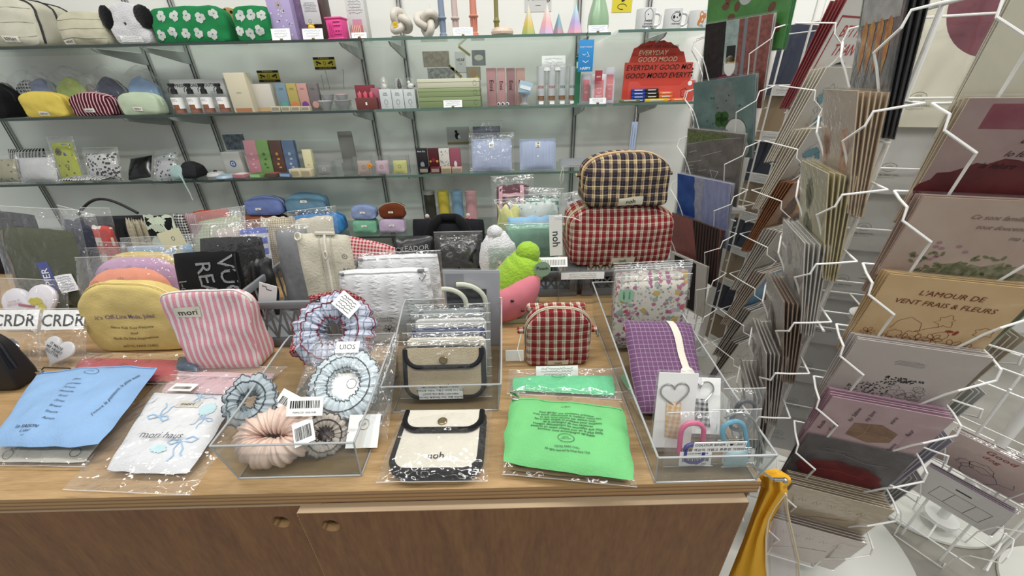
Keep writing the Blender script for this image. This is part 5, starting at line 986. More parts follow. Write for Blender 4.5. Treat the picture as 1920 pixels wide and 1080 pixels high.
pbox('grey box with a round blue emblem', 'box', k, 432, 465, 284, 1.66, .03, '#b3b3ae', lambda mb, w_, h, fn: (mb.d(disc(0, h*.5, .013), fn, paper('#46608a')), mb.d(squig(0, h*.5, .006, 3, .002), lambda a, c: fn(a, c)+Vector((0, -.0004, 0)), WHITE)))
for i, (u, c, c2, l) in enumerate(((484, '#b57f88', '#c99aa0', 'dusty pink'), (506, '#74955a', '#3f6b38', 'leaf green'), (530, '#59403a', '#c98a3c', 'dark brown'), (553, '#5f7391', '#a9b3c4', 'slate blue'))):
    pbox(f'{l} incense box standing in the row of four', 'box', k, u-11, u+11, 263, 1.65, .02, c, lambda mb, w_, h, fn, c2=c2: (mb.d([disc(0, h*.6, .006), disc(.003, h*.45, .006, .004), disc(-.002, h*.3, .005), disc(.004, h*.2, .006, .003)], fn, paper(c2))), 'incense boxes', 'incense_box', rx=-.12)
    x = XY([455, 487, 516, 542][i], 1.588, SZ[2]); o = MB().box((0, 0, .008), (.05, .042, .014), paper(c), .001).box((0, 0, .0155), (.04, .034, .001), paper(['#d6cfc6', '#4d6b47', '#8a544a', '#39424f'][i])).box((0, -.0212, .008), (.046, .0006, .01), paper(['#b5747e', '#9ac98c', '#5a4b44', '#8fb0cc'][i])); tag(o.build('open_box', None, TR(x, 1.588, SZ[2]+.0004, -.25)), f'open {["pink","light green","brown","pale blue"][i]} sample box lying in front of the incense boxes', 'box', 'open sample boxes')
pbox('small cream box standing beyond the incense boxes', 'box', k, 577, 593, 280, 1.62, .02, '#c9c5a0', lambda mb, w_, h, fn: mb.d(disc(0, h*.4, .003), fn, paper('#b98a5a')), rx=-.1)
for i, u in enumerate((560, 580)): pbox(['left', 'right'][i]+' open cream box at the edge beside the coloured samples', 'box', k, u-11, u+11, 316, 1.585, .035, '#c6bda0', lambda mb, w_, h, fn: mb.d(rect(0, h*.5, w_*.7, h*.5), fn, paper('#a39a7c')), 'open cream boxes', 'open_box', rz=-.15)
def acase(label, u0, u1, vt, yy, inner, c2, cat='case'):
    x, y, z, w_, h = SH(2, u0, u1, vt, yy); t = thing('clear_case', label, cat, TR(x, y, z)); MB().box((0, 0, h/2), (w_, .05, h), acr('#f0f2f2', .06), .001).build('case_shell', t)
    if inner: P_ = Pillow((-w_*.42, -.015, .003), (w_*.42, -.015, .003), (w_*.42, .0, h*.75), (-w_*.42, .0, h*.75), .008, .001, u0); mb = MB(); P_.mesh(mb, fab(inner), 10, 8); mb.d([squig(0, 0, .006, 3, .0012)], P_.surf, paper(c2)); mb.build('small_pouch', t, P_.M)
    return t
acase('grey acrylic box with a white label at the third shelf', 598, 628, 303, 1.60, '#8d8c88', '#dddddd'); acase('clear acrylic box of white clips', 632, 666, 299, 1.60, None, '')
acase('clear case of a beige pouch with an orange sticker', 672, 702, 292, 1.59, '#b7a296', '#7d4a3c'); acase('clear case of a pink pouch', 706, 734, 292, 1.59, '#c9adb9', '#7a4f63'); acase('clear case of a pale yellow pouch', 738, 768, 292, 1.59, '#c9c77c', '#6d6a33')
x, y, z, w_, h = SH(2, 690, 704, 300, 1.56); tag(MB().lathe([(.009, 0), (.0095, .002), (.0085, .004), (.0001, .0045)], gloss('#dc8f2e', .4), 20).d(scrib(0, 0, .01, .004, 1, .0008), lambda a, b: Vector((a, b, .0052)), INK).build('orange_sticker', None, Matrix.Translation((x, 1.5635, z+.038)) @ Matrix.Rotation(pi/2, 4, 'X')), 'round orange sticker on the beige pouch case', 'sticker')
x, y, z, w_, h = SH(2, 648, 672, 246, 1.70); tag(MB().box((0, 0, h/2), (w_*1.1, .01, h), paper('#85857f'), .005).box((0, -.006, h*.1), (w_*1.3, .004, h*.2), paper('#7b7b75'), .001).build('grey_stand', None, TR(x, y, z)), 'blank grey display stand behind the clear cases', 'stand')
for i, (u, c, c2, l) in enumerate(((795, '#232327', '#8a8d92', 'black box with white lettering'), (816, '#4a1c22', '#c49a3c', 'dark red box with yellow dots'), (836, '#c9c8c0', '#2b2b2b', 'white box with black specks'), (856, '#8f4f5f', '#d0cccc', 'dusky pink box with a white figure'))):
    def dd(mb, w_, h, fn, i=i, c2=c2):
        if i == 0: mb.d(move(text('Black Cat', .008, 0, .02), 0, h*.88), fn, WHITE); mb.d(blob(0, h*.3, .008, .012, 3), fn, paper(c2))
        elif i == 1: mb.d([disc(-w_*.3, h*.45, .004), disc(w_*.35, h*.45, .005)], fn, paper(c2)); mb.d(disc(0, h*.5, .008), fn, paper('#7c2530'))
        elif i == 2: mb.d([disc(R.uniform(-w_*.4, w_*.4), R.uniform(.1, .9)*h, .0015, n=6) for _ in range(26)], fn, paper(c2))
        else: mb.d(blob(0, h*.3, .006, .014, 5), fn, paper(c2))
    pbox(l+', in the row of four', 'box', k, u-9.5, u+9.5, 278, 1.63, .02, c, dd, 'soap boxes of the third shelf right bay')
    pbox(['black', 'dark red', 'tan', 'rosy beige'][i]+' open soap sample before the boxes of the third shelf', 'box', k, u-7, u+11, 313, 1.59, .03, ['#141416', '#5d1f28', '#b5a284', '#b39a8c'][i], lambda mb, w_, h, fn: mb.d(rect(0, h*.5, w_*.8, h*.6), fn, paper('#8d8377')), None, 'soap_sample')
SB = stripes('#8f9dbb', '#b4bed2', .0034, .45, 0)
for i, (u0, u1, l) in enumerate(((886, 960, 'light blue striped pouch in a clear bag, the larger one at left'), (975, 1042, 'light blue striped pouch with a button, right of the bagged one'))):
    t, P_ = flat_bag(l, k, u0, u1, 262, 1.60, SB, i == 0, .015, lbl=('42' if i == 0 else '26\n50', 0, .035, .018, .02))
    mb = MB().ball(P_.at(.0, -.01, 1, .0), .0035, gloss('#d9d9d9'), 8, (1, 1, .4)); mb.build('button', t, P_.M)
t = flat_bag('grey striped pouch lying in a bag behind the blue striped ones', k, 890, 940, 238, 1.68, stripes('#6d7080', '#84879a', .004, .5, 1), True, .015)
x, y, z, w_, h = SH(k, 1050, 1112, 300, 1.60); P_ = Pillow((-w_/2, -.03, .012), (w_/2, -.03, .012), (w_/2, .05, .03), (-w_/2, .05, .03), .011, .001, 5); T = thing('striped_wallet', 'grey striped wallet lying flat beside the plaid pouches', 'wallet', TR(x, y, z)); mb = MB(); P_.mesh(mb, stripes('#777a7e', '#9a9c9f', .005, .5, 1)); mb.build('wallet_body', T, P_.M); MB().tube([(-w_*.45, -.03, .012), (-w_*.5, -.045, .0), (-w_*.55, -.055, -.03), (-w_*.5, -.056, -.05), (-w_*.45, -.055, -.03), (-w_*.44, -.04, .01)], .0012, paper('#c9c6bb'), 5).build('string', T)
# ---- lowest shelf
k = 3; RB4 = ('eoio', .03)
soft_case('periwinkle blue rounded pouch lying on the stack at the lowest shelf', 'pouch', k, 470, 538, 358, 1.62, .07, fab('#6f80b5'), ('eoio', .026), None, n=3.5, zipc='#a9b0c4', z=SZ[3]+.09, h=.075, lz=.35, lx=-.1)
soft_case('dusty teal rounded pouch right of the periwinkle one', 'pouch', k, 545, 618, 355, 1.63, .07, fab('#6a8fa6'), ('eoio', .026), None, n=3.5, zipc='#6a8fa6', z=SZ[3]+.09, h=.08, lz=.6)
soft_case('terracotta pouch under the periwinkle pouch', 'pouch', k, 462, 545, 400, 1.63, .1, fab('#8a4f38'), ('ooio', .024), None, n=4, h=.085, lx=-.35, zipc='#8a4f38')
soft_case('bright blue pouch under the teal pouch', 'pouch', k, 552, 650, 398, 1.63, .1, fab('#3f86c4'), None, None, n=4, h=.085, zipc='#5b97cc')
soft_case('periwinkle blue square pouch on top of the mint one', 'pouch', k, 664, 708, 366, 1.62, .06, fab('#8e9ec4'), ('ooio', .022), None, n=4, z=SZ[3]+.062, h=.055, zipc='#8e9ec4', lz=.45)
soft_case('mint green square pouch under the periwinkle one', 'pouch', k, 668, 710, 400, 1.62, .06, fab('#7db899'), ('ooio', .022), None, n=4.5, h=.06, zipc='#7db899', lz=.5)
soft_case('chestnut brown rounded pouch on top of the lilac one', 'pouch', k, 715, 762, 361, 1.62, .055, fab('#6f3820'), ('eoio', .022), None, n=2.8, z=SZ[3]+.062, h=.06, zipc='#c9b9a9', lz=.45)
soft_case('pale lilac square pouch under the chestnut one', 'pouch', k, 717, 762, 400, 1.62, .06, fab('#c4b3cc'), ('ooio', .022), None, n=4.5, h=.06, zipc='#c4b3cc', lz=.5)
for i, (u, c, l) in enumerate(((812, '#3b3b36', 'smoky black'), (837, '#c4b34a', 'yellow'), (862, '#7a9cb5', 'pale blue'), (887, '#c79a9f', 'pink'))):
    x, y, z, w_, h = SH(3, u-10, u+10, 359, 1.64); t = thing('canister', l+' glass canister with a flower charm before it', 'canister', TR(x, y, z)); r = w_/2
    MB().lathe([(r, 0), (r, h), (r*.9, h+.002), (.0001, h+.002)], gloss(c, .15), 28).build('jar', t); MB().lathe([(r*1.03, h*.94), (r*1.03, h+.003), (.0001, h+.004)], gloss('#8b8b88' if i == 0 else c, .3), 28).build('lid', t)
    x = XY(u-6, 1.60, SZ[3]); c3 = ['#54302a', '#c9a93c', '#2f7f74', '#c9767c'][i]; t = thing('scrunchie_doll', ['dark brown', 'yellow', 'teal', 'pink'][i]+' bow ornament with a white round head on a base', 'ornament', TR(x, 1.595, SZ[3]+.045)); MB().lathe([(.014, 0), (.015, .006), (.01, .009), (.0001, .009)], gloss(['#5b4038', '#c9c08a', '#9fc4c9', '#c9a9a9'][i]), 18).build('base', t)
    mb = MB(); [mb.ball((.008*cos(a), .005*sin(a), .013+.003*sin(a*2)), .0055, gloss(c3), 6) for a in [q*pi/3 for q in range(6)]]; mb.build('bow', t); MB().ball((-.002, 0, .025), .0095, gloss('#cfcfca'), 8, (1, .5, 1)).build('head', t)
    tag(MB().box((0, 0, .0222), (.03, .03, .0444), acr('#eef2f2', .12), .001).build('acrylic_riser', None, TR(x, 1.595, SZ[3])), f'clear acrylic block under the {["dark brown","yellow","teal","pink"][i]} bow ornament', 'riser')
a = PY(200, 396, 1.27); hz = a.z-TZ; bt = thing('black_bag', 'black bag whose thin handle arches behind the red checked cloth', 'bag', (a.x, 1.27, TZ+.001))
MB().tube([(-.10+.20*i/14, 0, hz-.01+.05*sin(pi*i/14)) for i in range(15)], .0045, gloss('#1b1b1d', .5), 8).build('handle', bt); MB().box((0, 0, (hz-.02)/2), (.22, .04, hz-.02), fab('#1d1d22'), .01).build('bag_body', bt)
# ================================================================ goods on the table
def ST(u0, u1, vb, vt, z=TZ):
    a = PZ(u0, vb, z); b = PZ(u1, vb, z); y = (a.y+b.y)/2; return (a.x+b.x)/2, y, z, b.x-a.x, PY((u0+u1)/2, vt, y).z-z
def UPR(u0, v0, u1, v1, y, lean=.03, z=TZ+.001, sk=0.0):
    tl = PY(u0, v0, y+lean); tr = PY(u1, v1, y+lean); return [Vector((tl.x+sk, y, z)), Vector((tr.x+sk, y, z)), tr, tl]
def lay(label, cat, C, t, mat, name='flat_pouch', bag=0.0, wr=.003, seed=1, deco=None, group=None, sq=2.6, back=.5, haze=.05, up=.012, st=.7, back_mat=None, fz=18, nx=26, ny=20, dy=0.0, zipm=None, rnd=.13):
    P_ = Pillow(*C, t, wr, seed, sq, back, fz, rnd); T = thing(name, label, cat, P_.M, group)
    mb = MB(); P_.mesh(mb, mat, nx, ny); mb.build('pouch_body', T)
    if zipm: mb = MB(); zipper(mb, P_, P_.h/2-.006, -P_.w*.48, P_.w*.48, zipm); mb.box(P_.at(-P_.w*.46, P_.h/2-.006, 1, .002), (.012, .006, .004), METAL, .001); mb.build('zipper', T)
    if deco: deco(T, P_)
    if bag: bagged(P_, None, grow=bag, haze=haze, st=st, parent=T, up=up, dy=dy)
    return T, P_
def ink(T, P_, shapes, m=INK, name='print', e=.0013):
    mb = MB(); mb.d(shapes, lambda a, b: P_.at(a, b, 1, e), m); return mb.build(name, T)
# ---- acrylic bins
def bin_(label, x0, x1, y0, y1, hf, hb, fl=.008, prof=.75):
    t = thing('acrylic_bin', label, 'bin', ((x0+x1)/2, (y0+y1)/2, TZ)); w_ = x1-x0; d = y1-y0; X = w_/2; Y = d/2; m = acr('#f3f5f5', .02); th = .0022
    mb = MB().box((0, 0, th/2), (w_, d, th), m); k = [(-Y-fl, hf), (-Y+d*(1-prof), hf+.004), (Y-.02, hb), (Y, hb)]
    for s in (-1, 1):
        P_ = [(s*X, -Y, 0), (s*X, Y, 0)]+[(s*(X+fl), y, z) for y, z in k[::-1]]; n = len(P_)
        mb.add([Vector(p) for p in P_]+[Vector(p)-Vector((s*th, 0, 0)) for p in P_], [tuple(range(n)), tuple(range(n, 2*n))[::-1]]+[(i, (i+1) % n, n+(i+1) % n, n+i) for i in range(n)], m)
    for yy, zz, sy in ((-Y, hf, -1), (Y, hb, 0)):
        P_ = [(-X, yy, 0), (X, yy, 0), (X+fl, yy+sy*fl, zz), (-X-fl, yy+sy*fl, zz)]
        mb.add([Vector(p) for p in P_]+[Vector(p)+Vector((0, th*(1 if sy else -1), 0)) for p in P_], [(0, 1, 2, 3), (7, 6, 5, 4)]+[(i, (i+1) % 4, 4+(i+1) % 4, 4+i) for i in range(4)], m)
    mb.build('bin_body', t)
    e = MB(); em = edgem('#c6c9ca', .62)
    for s in (-1, 1): e.tube([(s*(X+fl), y, z) for y, z in k], .0016, em, 6).tube([(s*X, -Y, 0.001), (s*(X+fl), -Y-fl, hf)], .0012, em, 6).tube([(s*X, -Y, .001), (s*X, Y, .001)], .0012, em, 6)
    e.tube([(-X-fl, -Y-fl, hf), (X+fl, -Y-fl, hf)], .0016, em, 6).tube([(-X, -Y, .001), (X, -Y, .001)], .0015, em, 6).tube([(-X-fl, Y, hb), (X+fl, Y, hb)], .0014, em, 6)
    e.build('polished_edge', t); return t
bin_('clear acrylic bin full of scrunchies, the leftmost bin at the table edge', -.408, -.228, .377, .60, .078, .10)
bin_('clear acrylic bin packed with small wallets in the middle of the table', -.214, -.030, .500, .70, .066, .115)
bin_('long clear acrylic bin at the right end of the table with key rings', .196, .338, .354, .80, .062, .095)
# ---- grey crates
def crate(label, x0, x1, y0, y1, h, c='#75787b'):
    t = thing('plastic_crate', label, 'crate', ((x0+x1)/2, (y0+y1)/2, TZ)); w_ = x1-x0; d = y1-y0; m = gloss(c, .5); mb = MB()
    mb.box((0, 0, .003), (w_-.01, d-.01, .006), m)
    for s in (-1, 1):
        mb.box((0, s*(d/2-.004), h-.009), (w_, .009, .018), m, .003).box((0, s*(d/2-.005), .012), (w_-.006, .006, .022), m, .001)
        mb.box((s*(w_/2-.004), 0, h-.009), (.009, d, .018), m, .003).box((s*(w_/2-.005), 0, .012), (.006, d-.006, .022), m, .001)
        n = max(3, int(w_/.026))
        for i in range(n):
            a = -w_/2+w_*i/n; b = a+w_/n; z0, z1 = .022, h-.016
            for p, q in (((a, z0), (b, z1)), ((a, z1), (b, z0))): mb.tube([(p[0], s*(d/2-.005), p[1]), (q[0], s*(d/2-.005), q[1])], .0026, m, 4)
            mb.tube([(a, s*(d/2-.005), z0), (a, s*(d/2-.005), z1)], .003, m, 4)
        for dx in (-1, 1): mb.box((s*(w_/2-.012), dx*(d/2-.006), h/2), (.022, .01, h-.01), m, .002)
        n = max(3, int(d/.03))
        for i in range(n+1): yy = -d/2+d*i/n; mb.tube([(s*(w_/2-.005), yy, .02), (s*(w_/2-.005), yy, h-.016)], .0028, m, 4)
    mb.build('crate_body', t); return t
crate('grey lattice plastic crate between the pink striped pouch and the plaid scrunchie', -.605, -.375, .705, .93, .115)
crate('grey lattice crate under the plaid pouches, left of two', .005, .175, .905, .995, .075, '#6d7076'); crate('grey lattice crate under the plaid pouches, right of two', .185, .40, .905, .995, .075, '#6d7076')
# ---- front row
def deco_blue(T, P_):
    w_, h = P_.w, P_.h; L = []
    for i, s_ in enumerate(('chéri', 'Ensemble', 'Paresse', 'Mémoire', 'Persil', 'Citron', 'Buvard', 'Sourire', 'Aurore')): L.append(move(text(s_, .0068, .5), -w_*.05, h*(.24-.062*i)))
    L += [ring(w_*.02, h*.36, .011, .009, .0007), move(text('HÔTEL', .003), w_*.02, h*.36), move(text('La SAISON', .0082, .5, .01), -w_*.2, -h*.34), move(text("L'idéal", .007, .5), -w_*.2, -h*.38), move(text('PARIS', .003), -w_*.2, -h*.42)]
    L.append(move(text("J'adore la peinture, la pluie aussi", .009, .5), w_*.36, h*.05, 1.35)); ink(T, P_, L)
    mb = MB().tube([P_.at(-w_*.47, h*.49, 1, .002), P_.at(-w_*.43, h*.52, 1, .010), P_.at(-w_*.30, h*.55, 1, .006), P_.at(-w_*.2, h*.47, 1, .004)], .0012, INK, 5); mb.box(P_.at(-w_*.46, h*.47, 1, .004), (.012, .006, .004), METAL, .001); mb.build('zip_pull', T)
lay('light blue flat pouch with small black French words, at the left front', 'pouch', corners((-24, 838), (184, 838), (300, 687), (70, 698), TZ+.032), .017, fab('#86a8cf'), deco=deco_blue, seed=2, wr=.007, zipm=fab('#86a8cf'), back=.4)
lay('white flat pouch in a clear bag lying under the light blue pouch', 'pouch', corners((-30, 866), (160, 868), (230, 770), (60, 770), TZ+.008), .007, fab('#b9b6ac'), bag=.006, seed=5, deco=lambda T, P_: ink(T, P_, [ring(P_.w*.36, -P_.h*.36, .008, .008, .0008), ring(-P_.w*.3, -P_.h*.4, .008, .008, .0008)]), haze=.08)
lay('dark rose pouch in a clear bag behind the light blue pouch', 'pouch', corners((128, 712), (330, 716), (335, 674), (152, 672), TZ+.010), .008, fab('#a8484e'), bag=.006, seed=6, deco=lambda T, P_: ink(T, P_, [ring(.0, 0, .009, .009, .0008), squig(0, 0, .005, 4, .0007)]))
lay('dark blue pouch corner in a clear bag left of the pink striped pouch', 'pouch', corners((330, 692), (372, 696), (372, 672), (334, 670), TZ+.012), .009, fab('#3a4a5e'), bag=.005, seed=8)
lay('pale pink pouch in a zip bag under the bow print pouch', 'pouch', corners((300, 736), (470, 740), (520, 700), (330, 696), TZ+.007), .005, fab('#c9aab0'), bag=.008, seed=9, haze=.1)
def bow(x, y, s_, a):
    q = [line([(0, 0), (-.5, .25), (-.75, .05), (-.5, -.15), (0, 0)], .09), line([(0, 0), (.5, .3), (.8, .1), (.55, -.1), (0, 0)], .09), line([(0, 0), (-.2, -.5), (-.1, -.9), (-.35, -1.2)], .07), line([(0, 0), (.25, -.5), (.2, -.8), (.45, -1.1)], .07)]
    return move(q, x, y, a, s_)
def deco_bow(T, P_):
    w_, h = P_.w, P_.h; ink(T, P_, bow(-w_*.18, h*.08, .028, 2.9)+bow(w_*.25, -h*.2, .03, .2)+bow(w_*.1, h*.4, .024, 1.8)+bow(w_*.34, h*.1, .02, -.6), paper('#8fb3d3')); ink(T, P_, [blob(w_*.3, h*.22, .012, .016, 3), blob(w_*.05, -h*.3, .014, .008, 6)], paper('#b3cfd4'))
    mb = MB(); label_patch2(mb, P_, 'mori', w_*.05, h*.27, .042, .019, '#c4c2b8', '#222222', .013, .0); mb.build('fabric_label', T)
    mb = MB(); e = P_.t+.008; mb.d(move(text('mori haus', .019, .15, .004), 0, -h*.16), lambda a, b: P_.at(a, b, 1, .0055), paper('#55565a')); mb.build('bag_print', T)
T, P_ = lay('white pouch with pale blue bows in a printed clear zip bag', 'pouch', corners((195, 884), (352, 890), (452, 742), (288, 736), TZ+.013), .012, fab('#d3d5d8'), wr=.005, bag=.030, up=.02, seed=11, deco=deco_bow, haze=.04, sq=4)
mb = MB(); f = lambda a, b: P_.at(max(-.5*P_.w, a), min(b, P_.h*.5), 1, .006)+Vector((0, max(0, b-P_.h*.5), 0)); mb.d(rect(-P_.w*.2, P_.h*.56, .042, .02), f, WHITE); mb.d(barcode(-P_.w*.2, P_.h*.55, .032, .007, 3), lambda a, b: f(a, b)+Vector((0, 0, .0006)), INK); mb.build('barcode_sticker', T)
# pink striped pouch
def case(label, u0, u1, vb, vt, d, mat, n=5, top=.6, wtop=1.0, wr=.004, zipc='#ddd8cc', z=TZ, lbl=None, dome=.06, rz=0.0, name='zip_pouch', seed=0, h=None, cat='pouch', y=None, zl=-.25):
    x, yy, z, w_, hh = ST(u0, u1, vb, vt, z)
    if y is not None: x = (XY(u0, y, z)+XY(u1, y, z))/2; w_ = XY(u1, y, z)-XY(u0, y, z); hh = PY((u0+u1)/2, vt, y).z-z; yy = y
    h = h or hh; t = thing(name, label, cat, TR(x, yy+d/2, z+.0005, rz)); b = Boxy(w_, h, d, n, top, wr, seed, dome, wtop); mb = MB(); b.mesh(mb, mat, 20); mb.build('body', t)
    mb = MB()
    zy = -.42; A0 = b.arc(zy-.009/d*2, .0010, zl, 34); A1 = b.arc(zy+.009/d*2, .0010, zl, 34); n_ = len(A0)
    mb.add(A0+A1, [(i, i+1, n_+i+1, n_+i) for i in range(n_-1)], fab(zipc)); mb.tube(b.arc(zy, .0016, zl, 34), .0022, gloss(zipc, .4), 6); mb.build('zipper', t)
    if lbl:
        s_, lx, lz, lw, lh, c = lbl; mb = MB(); label_patch(mb, lambda a, q: b.front(a, q, .0014), lx*w_, h*(lz-.5), lw, lh, s_, c, size=lh*.75); mb.build('fabric_label', t)
    return t, b
t, b = case('pink and white striped pouch with a beige lettered label', 356, 488, 697, 559, .07, stripes('#cf8f9c', '#d3cdc8', .0125, .42, 0), 8, .25, 1.2, .005, '#d6d1c8', lbl=('mori', -.22, .78, .042, .021, '#c9c4b2'), seed=4, dome=.0, zl=.75)
t, b = case("pale yellow pouch printed with one purple line and small handwriting", 182, 352, 663, 552, .075, fab('#cdb876'), 4.5, .55, 1.0, .004, '#cdb876', seed=7, dome=.08)
mb = MB(); f = lambda a, c: b.front(a, c, .0016)
mb.d(move(text("It's Off-Line Mode, Jules!", .0125, 0, .004), 0, b.h*.1), f, paper('#6f5a78'))
for s_, zz in (('Nous Folk Trois Françoise', -.06), ('Sand', -.15), ("Paola Da'Silvia Imaginations", -.24), ('HÔTEL PARIS CHILL', -.38)): mb.d(move(text(s_, .0085, .4), .004, b.h*zz), f, INK)
mb.build('print', t)
case('small black leather pouch with white stitching cut off by the left edge', -60, 36, 738, 632, .05, gloss('#15161a', .55), 3.5, .5, 1, .002, '#1f2026', seed=3)
# bagged soft pouches behind the yellow one
logo = lambda T, P_: ink(T, P_, [ring(x, y, .008, .007, .0007) for x, y in ((-.06, .04), (.0, .045), (.055, .035), (-.02, -.02), (.05, -.03))]+[squig(x, y, .004, 3, .0006) for x, y in ((-.06, .04), (.0, .045), (.055, .035), (-.02, -.02), (.05, -.03))], e=.0045)
lay('pale yellow pouch in a printed clear bag, rearmost of the soft pouches', 'pouch', UPR(195, 470, 345, 474, .955, .04, sk=-.0), .022, fab('#d3b96a'), bag=.012, seed=12, sq=2.0, rnd=.85, wr=.008, deco=logo)
lay('lilac pouch in a printed clear bag between the peach and yellow ones', 'pouch', UPR(172, 484, 335, 480, .87, .05), .022, fab('#bb93b8'), bag=.014, seed=13, sq=1.8, rnd=.85, wr=.008, deco=logo)
lay('peach pouch in a printed clear bag, frontmost behind the yellow box pouch', 'pouch', UPR(158, 506, 318, 500, .80, .05), .024, fab('#d98f73'), bag=.018, seed=14, sq=1.8, rnd=.85, wr=.008, deco=logo)
# CRDR packs with white hearts
def heart(s_, n=40): return [(s_*.0625*16*sin(t_)**3/1.0*.5, s_*.0625*(13*cos(t_)-5*cos(2*t_)-2*cos(3*t_)-cos(4*t_))*.5) for t_ in [2*pi*i/n for i in range(n)]]
def heart_mesh(mb, s_, th, m, cx=0, cy=0, a=0.0, z=0.0):
    H = move((heart(s_), []), cx, cy, a)[0]; n = len(H); c = Vector((cx, cy)); V = []; 
    rings = ((1.0, z), (1.04, z+th*.5), (1.0, z+th*.85), (.9, z+th), (.0, z+th*1.08))
    for k, zz in rings: V += [((x-cx)*k+cx, (y-cy)*k+cy, zz) for x, y in H]
    F = [tuple(range(n))[::-1]]
    for r in range(4): F += [(r*n+i, r*n+(i+1) % n, (r+1)*n+(i+1) % n, (r+1)*n+i) for i in range(n)]
    return mb.add(V, F, m)
for i, (u0, u1) in enumerate(((-22, 72), (76, 158))):
    Cc = uprights((u0, 690), (u1, 690), (u1+2, 581), (u0+2, 583), TZ+.001, .07); P_ = Pillow(*Cc, .003, 0, 0); T = thing('heart_mirror_pack', ['four-letter header card pack at the far left edge, with a silver round piece', 'four-letter header card pack with a white heart reading IT MADE MY HEART FLUTTER'][i], 'mirror', P_.M); w_, h = P_.w, P_.h
    mb = MB().box((0, h*.33, .004), (w_*.96, h*.34, .001), WHITE); mb.d(move(text('CRDR', .036, 0, .01), 0, h*.31), lambda a, b: Vector((a, b, .0052)), paper('#2b2b2d')); mb.build('header_card', T)
    mb = MB()
    if i: heart_mesh(mb, .066, .006, gloss('#cfcfd1', .25), .0, -h*.2, -.35, .002); mb.d(move(text('IT MADE\nMY HEART\nFLUTTER.', .0085, 0, .02, lh=.9), -.004, -h*.18, -.5), lambda a, b: Vector((a, b, .0096)), INK)
    else: mb.lathe([(.022, .0), (.026, .003), (.022, .006), (.0001, .007)], gloss('#9b9b9d', .15, .8), 24, Matrix.Translation((.0, -h*.2, .003)))
    mb.build('mirror', T); bagged(P_, None, grow=.004, haze=.06, st=.8, parent=T, up=.0, t=.016)
P_ = Pillow(*UPR(4, 526, 122, 530, .80, .05, TZ+.001), .002); T = thing('heart_mirror', 'white heart mirror with a yellow character sticker in a clear bag, above the white header cards', 'mirror', P_.M)
mb = MB(); hs = .125; heart_mesh(mb, hs, .012, gloss('#d3d0d6', .3), 0, P_.h*.5-hs*.47, .15, .003); mb.build('heart_body', T)
mb = MB(); cy_ = P_.h*.5-hs*.47; mb.d([blob(.02, cy_+.012, .016, .009, 3), blob(.035, cy_-.004, .009, .012, 5)], lambda a, b: Vector((a, b, .0166)), paper('#b5ab3c')); mb.d(line([(-.02, cy_+.004), (.018, cy_-.002)], .006), lambda a, b: Vector((a, b, .017)), paper('#a0566a')); mb.d(blob(-.008, cy_-.022, .009, .012, 6), lambda a, b: Vector((a, b, .0166)), paper('#8a5a3c')); mb.d([move(text('CLICK IT\nDO GOOD', .007), -.03, cy_+.008, .2)], lambda a, b: Vector((a, b, .0166)), paper('#b88a93')); mb.build('print', T)
bagged(P_, None, grow=.006, haze=.05, st=.8, parent=T, up=.0, t=.018)
# olive bag
def deco_ol(T, P_):
    w_, h = P_.w, P_.h; mb = MB(); mb.d(move(grid2(0, 0, .075, .026, 6, 3), w_*.08, -h*.02, 1.72), lambda a, b: P_.at(a, b, 1, .0012), paper('#2f3f8c')); mb.d(move(text('PIER', .024, 0, .03), w_*.08, -h*.02, 1.72), lambda a, b: P_.at(a, b, 1, .0022), WHITE); mb.build('brand_label', T)
    mb = MB(); mb.d(move(grid2(0, 0, .04, .045, 3, 3), w_*.33, -h*.09, .2), lambda a, b: P_.at(a, b, 1, .006), WHITE); mb.d(move(scrib(0, 0, .034, .038, 6, .0009), w_*.33, -h*.09, .2), lambda a, b: P_.at(a, b, 1, .0068), paper('#33488f')); mb.build('paper_tag', T)
    mb = MB(); mb.d(move(grid2(0, 0, .03, h*.95, 2, 12), -w_*.46, 0, .12), lambda a, b: P_.at(a, b, 1, .001), fab('#6b6450')); mb.d(move(grid2(0, 0, .007, h*.95, 1, 12), -w_*.46-.018, 0, .12), lambda a, b: P_.at(a, b, 1, .0014), paper('#b5533f')); mb.build('side_band', T)
lay('dark olive bag with a blue lettered label in a big clear bag', 'bag', UPR(-2, 424, 138, 432, .86, .06), .016, fab('#3d4126'), bag=.02, seed=21, deco=deco_ol, sq=4, name='olive_bag', up=.03)
lay('navy bag in a clear bag right of the olive one', 'bag', UPR(118, 408, 172, 424, .97, .05), .014, fab('#20253a'), bag=.012, seed=22, sq=4, up=.02)
lay('black cord bag at the far left behind the olive bag', 'bag', UPR(-60, 390, 66, 402, 1.15, .05), .02, fab('#17181f'), seed=23, deco=lambda T, P_: MB().tube([P_.at(-.02+.03*cos(a), P_.h*.46+.02*sin(a), 1, .01) for a in [i*pi/5 for i in range(10)]], .004, gloss('#1b1b20', .5), 8, True).tube([P_.at(0, P_.h*.47, 1, .01), P_.at(.04, P_.h*.5, 1, .02), P_.at(.06, P_.h*.42, 1, .02), P_.at(.03, P_.h*.4, 1, .015)], .004, gloss('#1b1b20', .5), 8).build('cord', T))
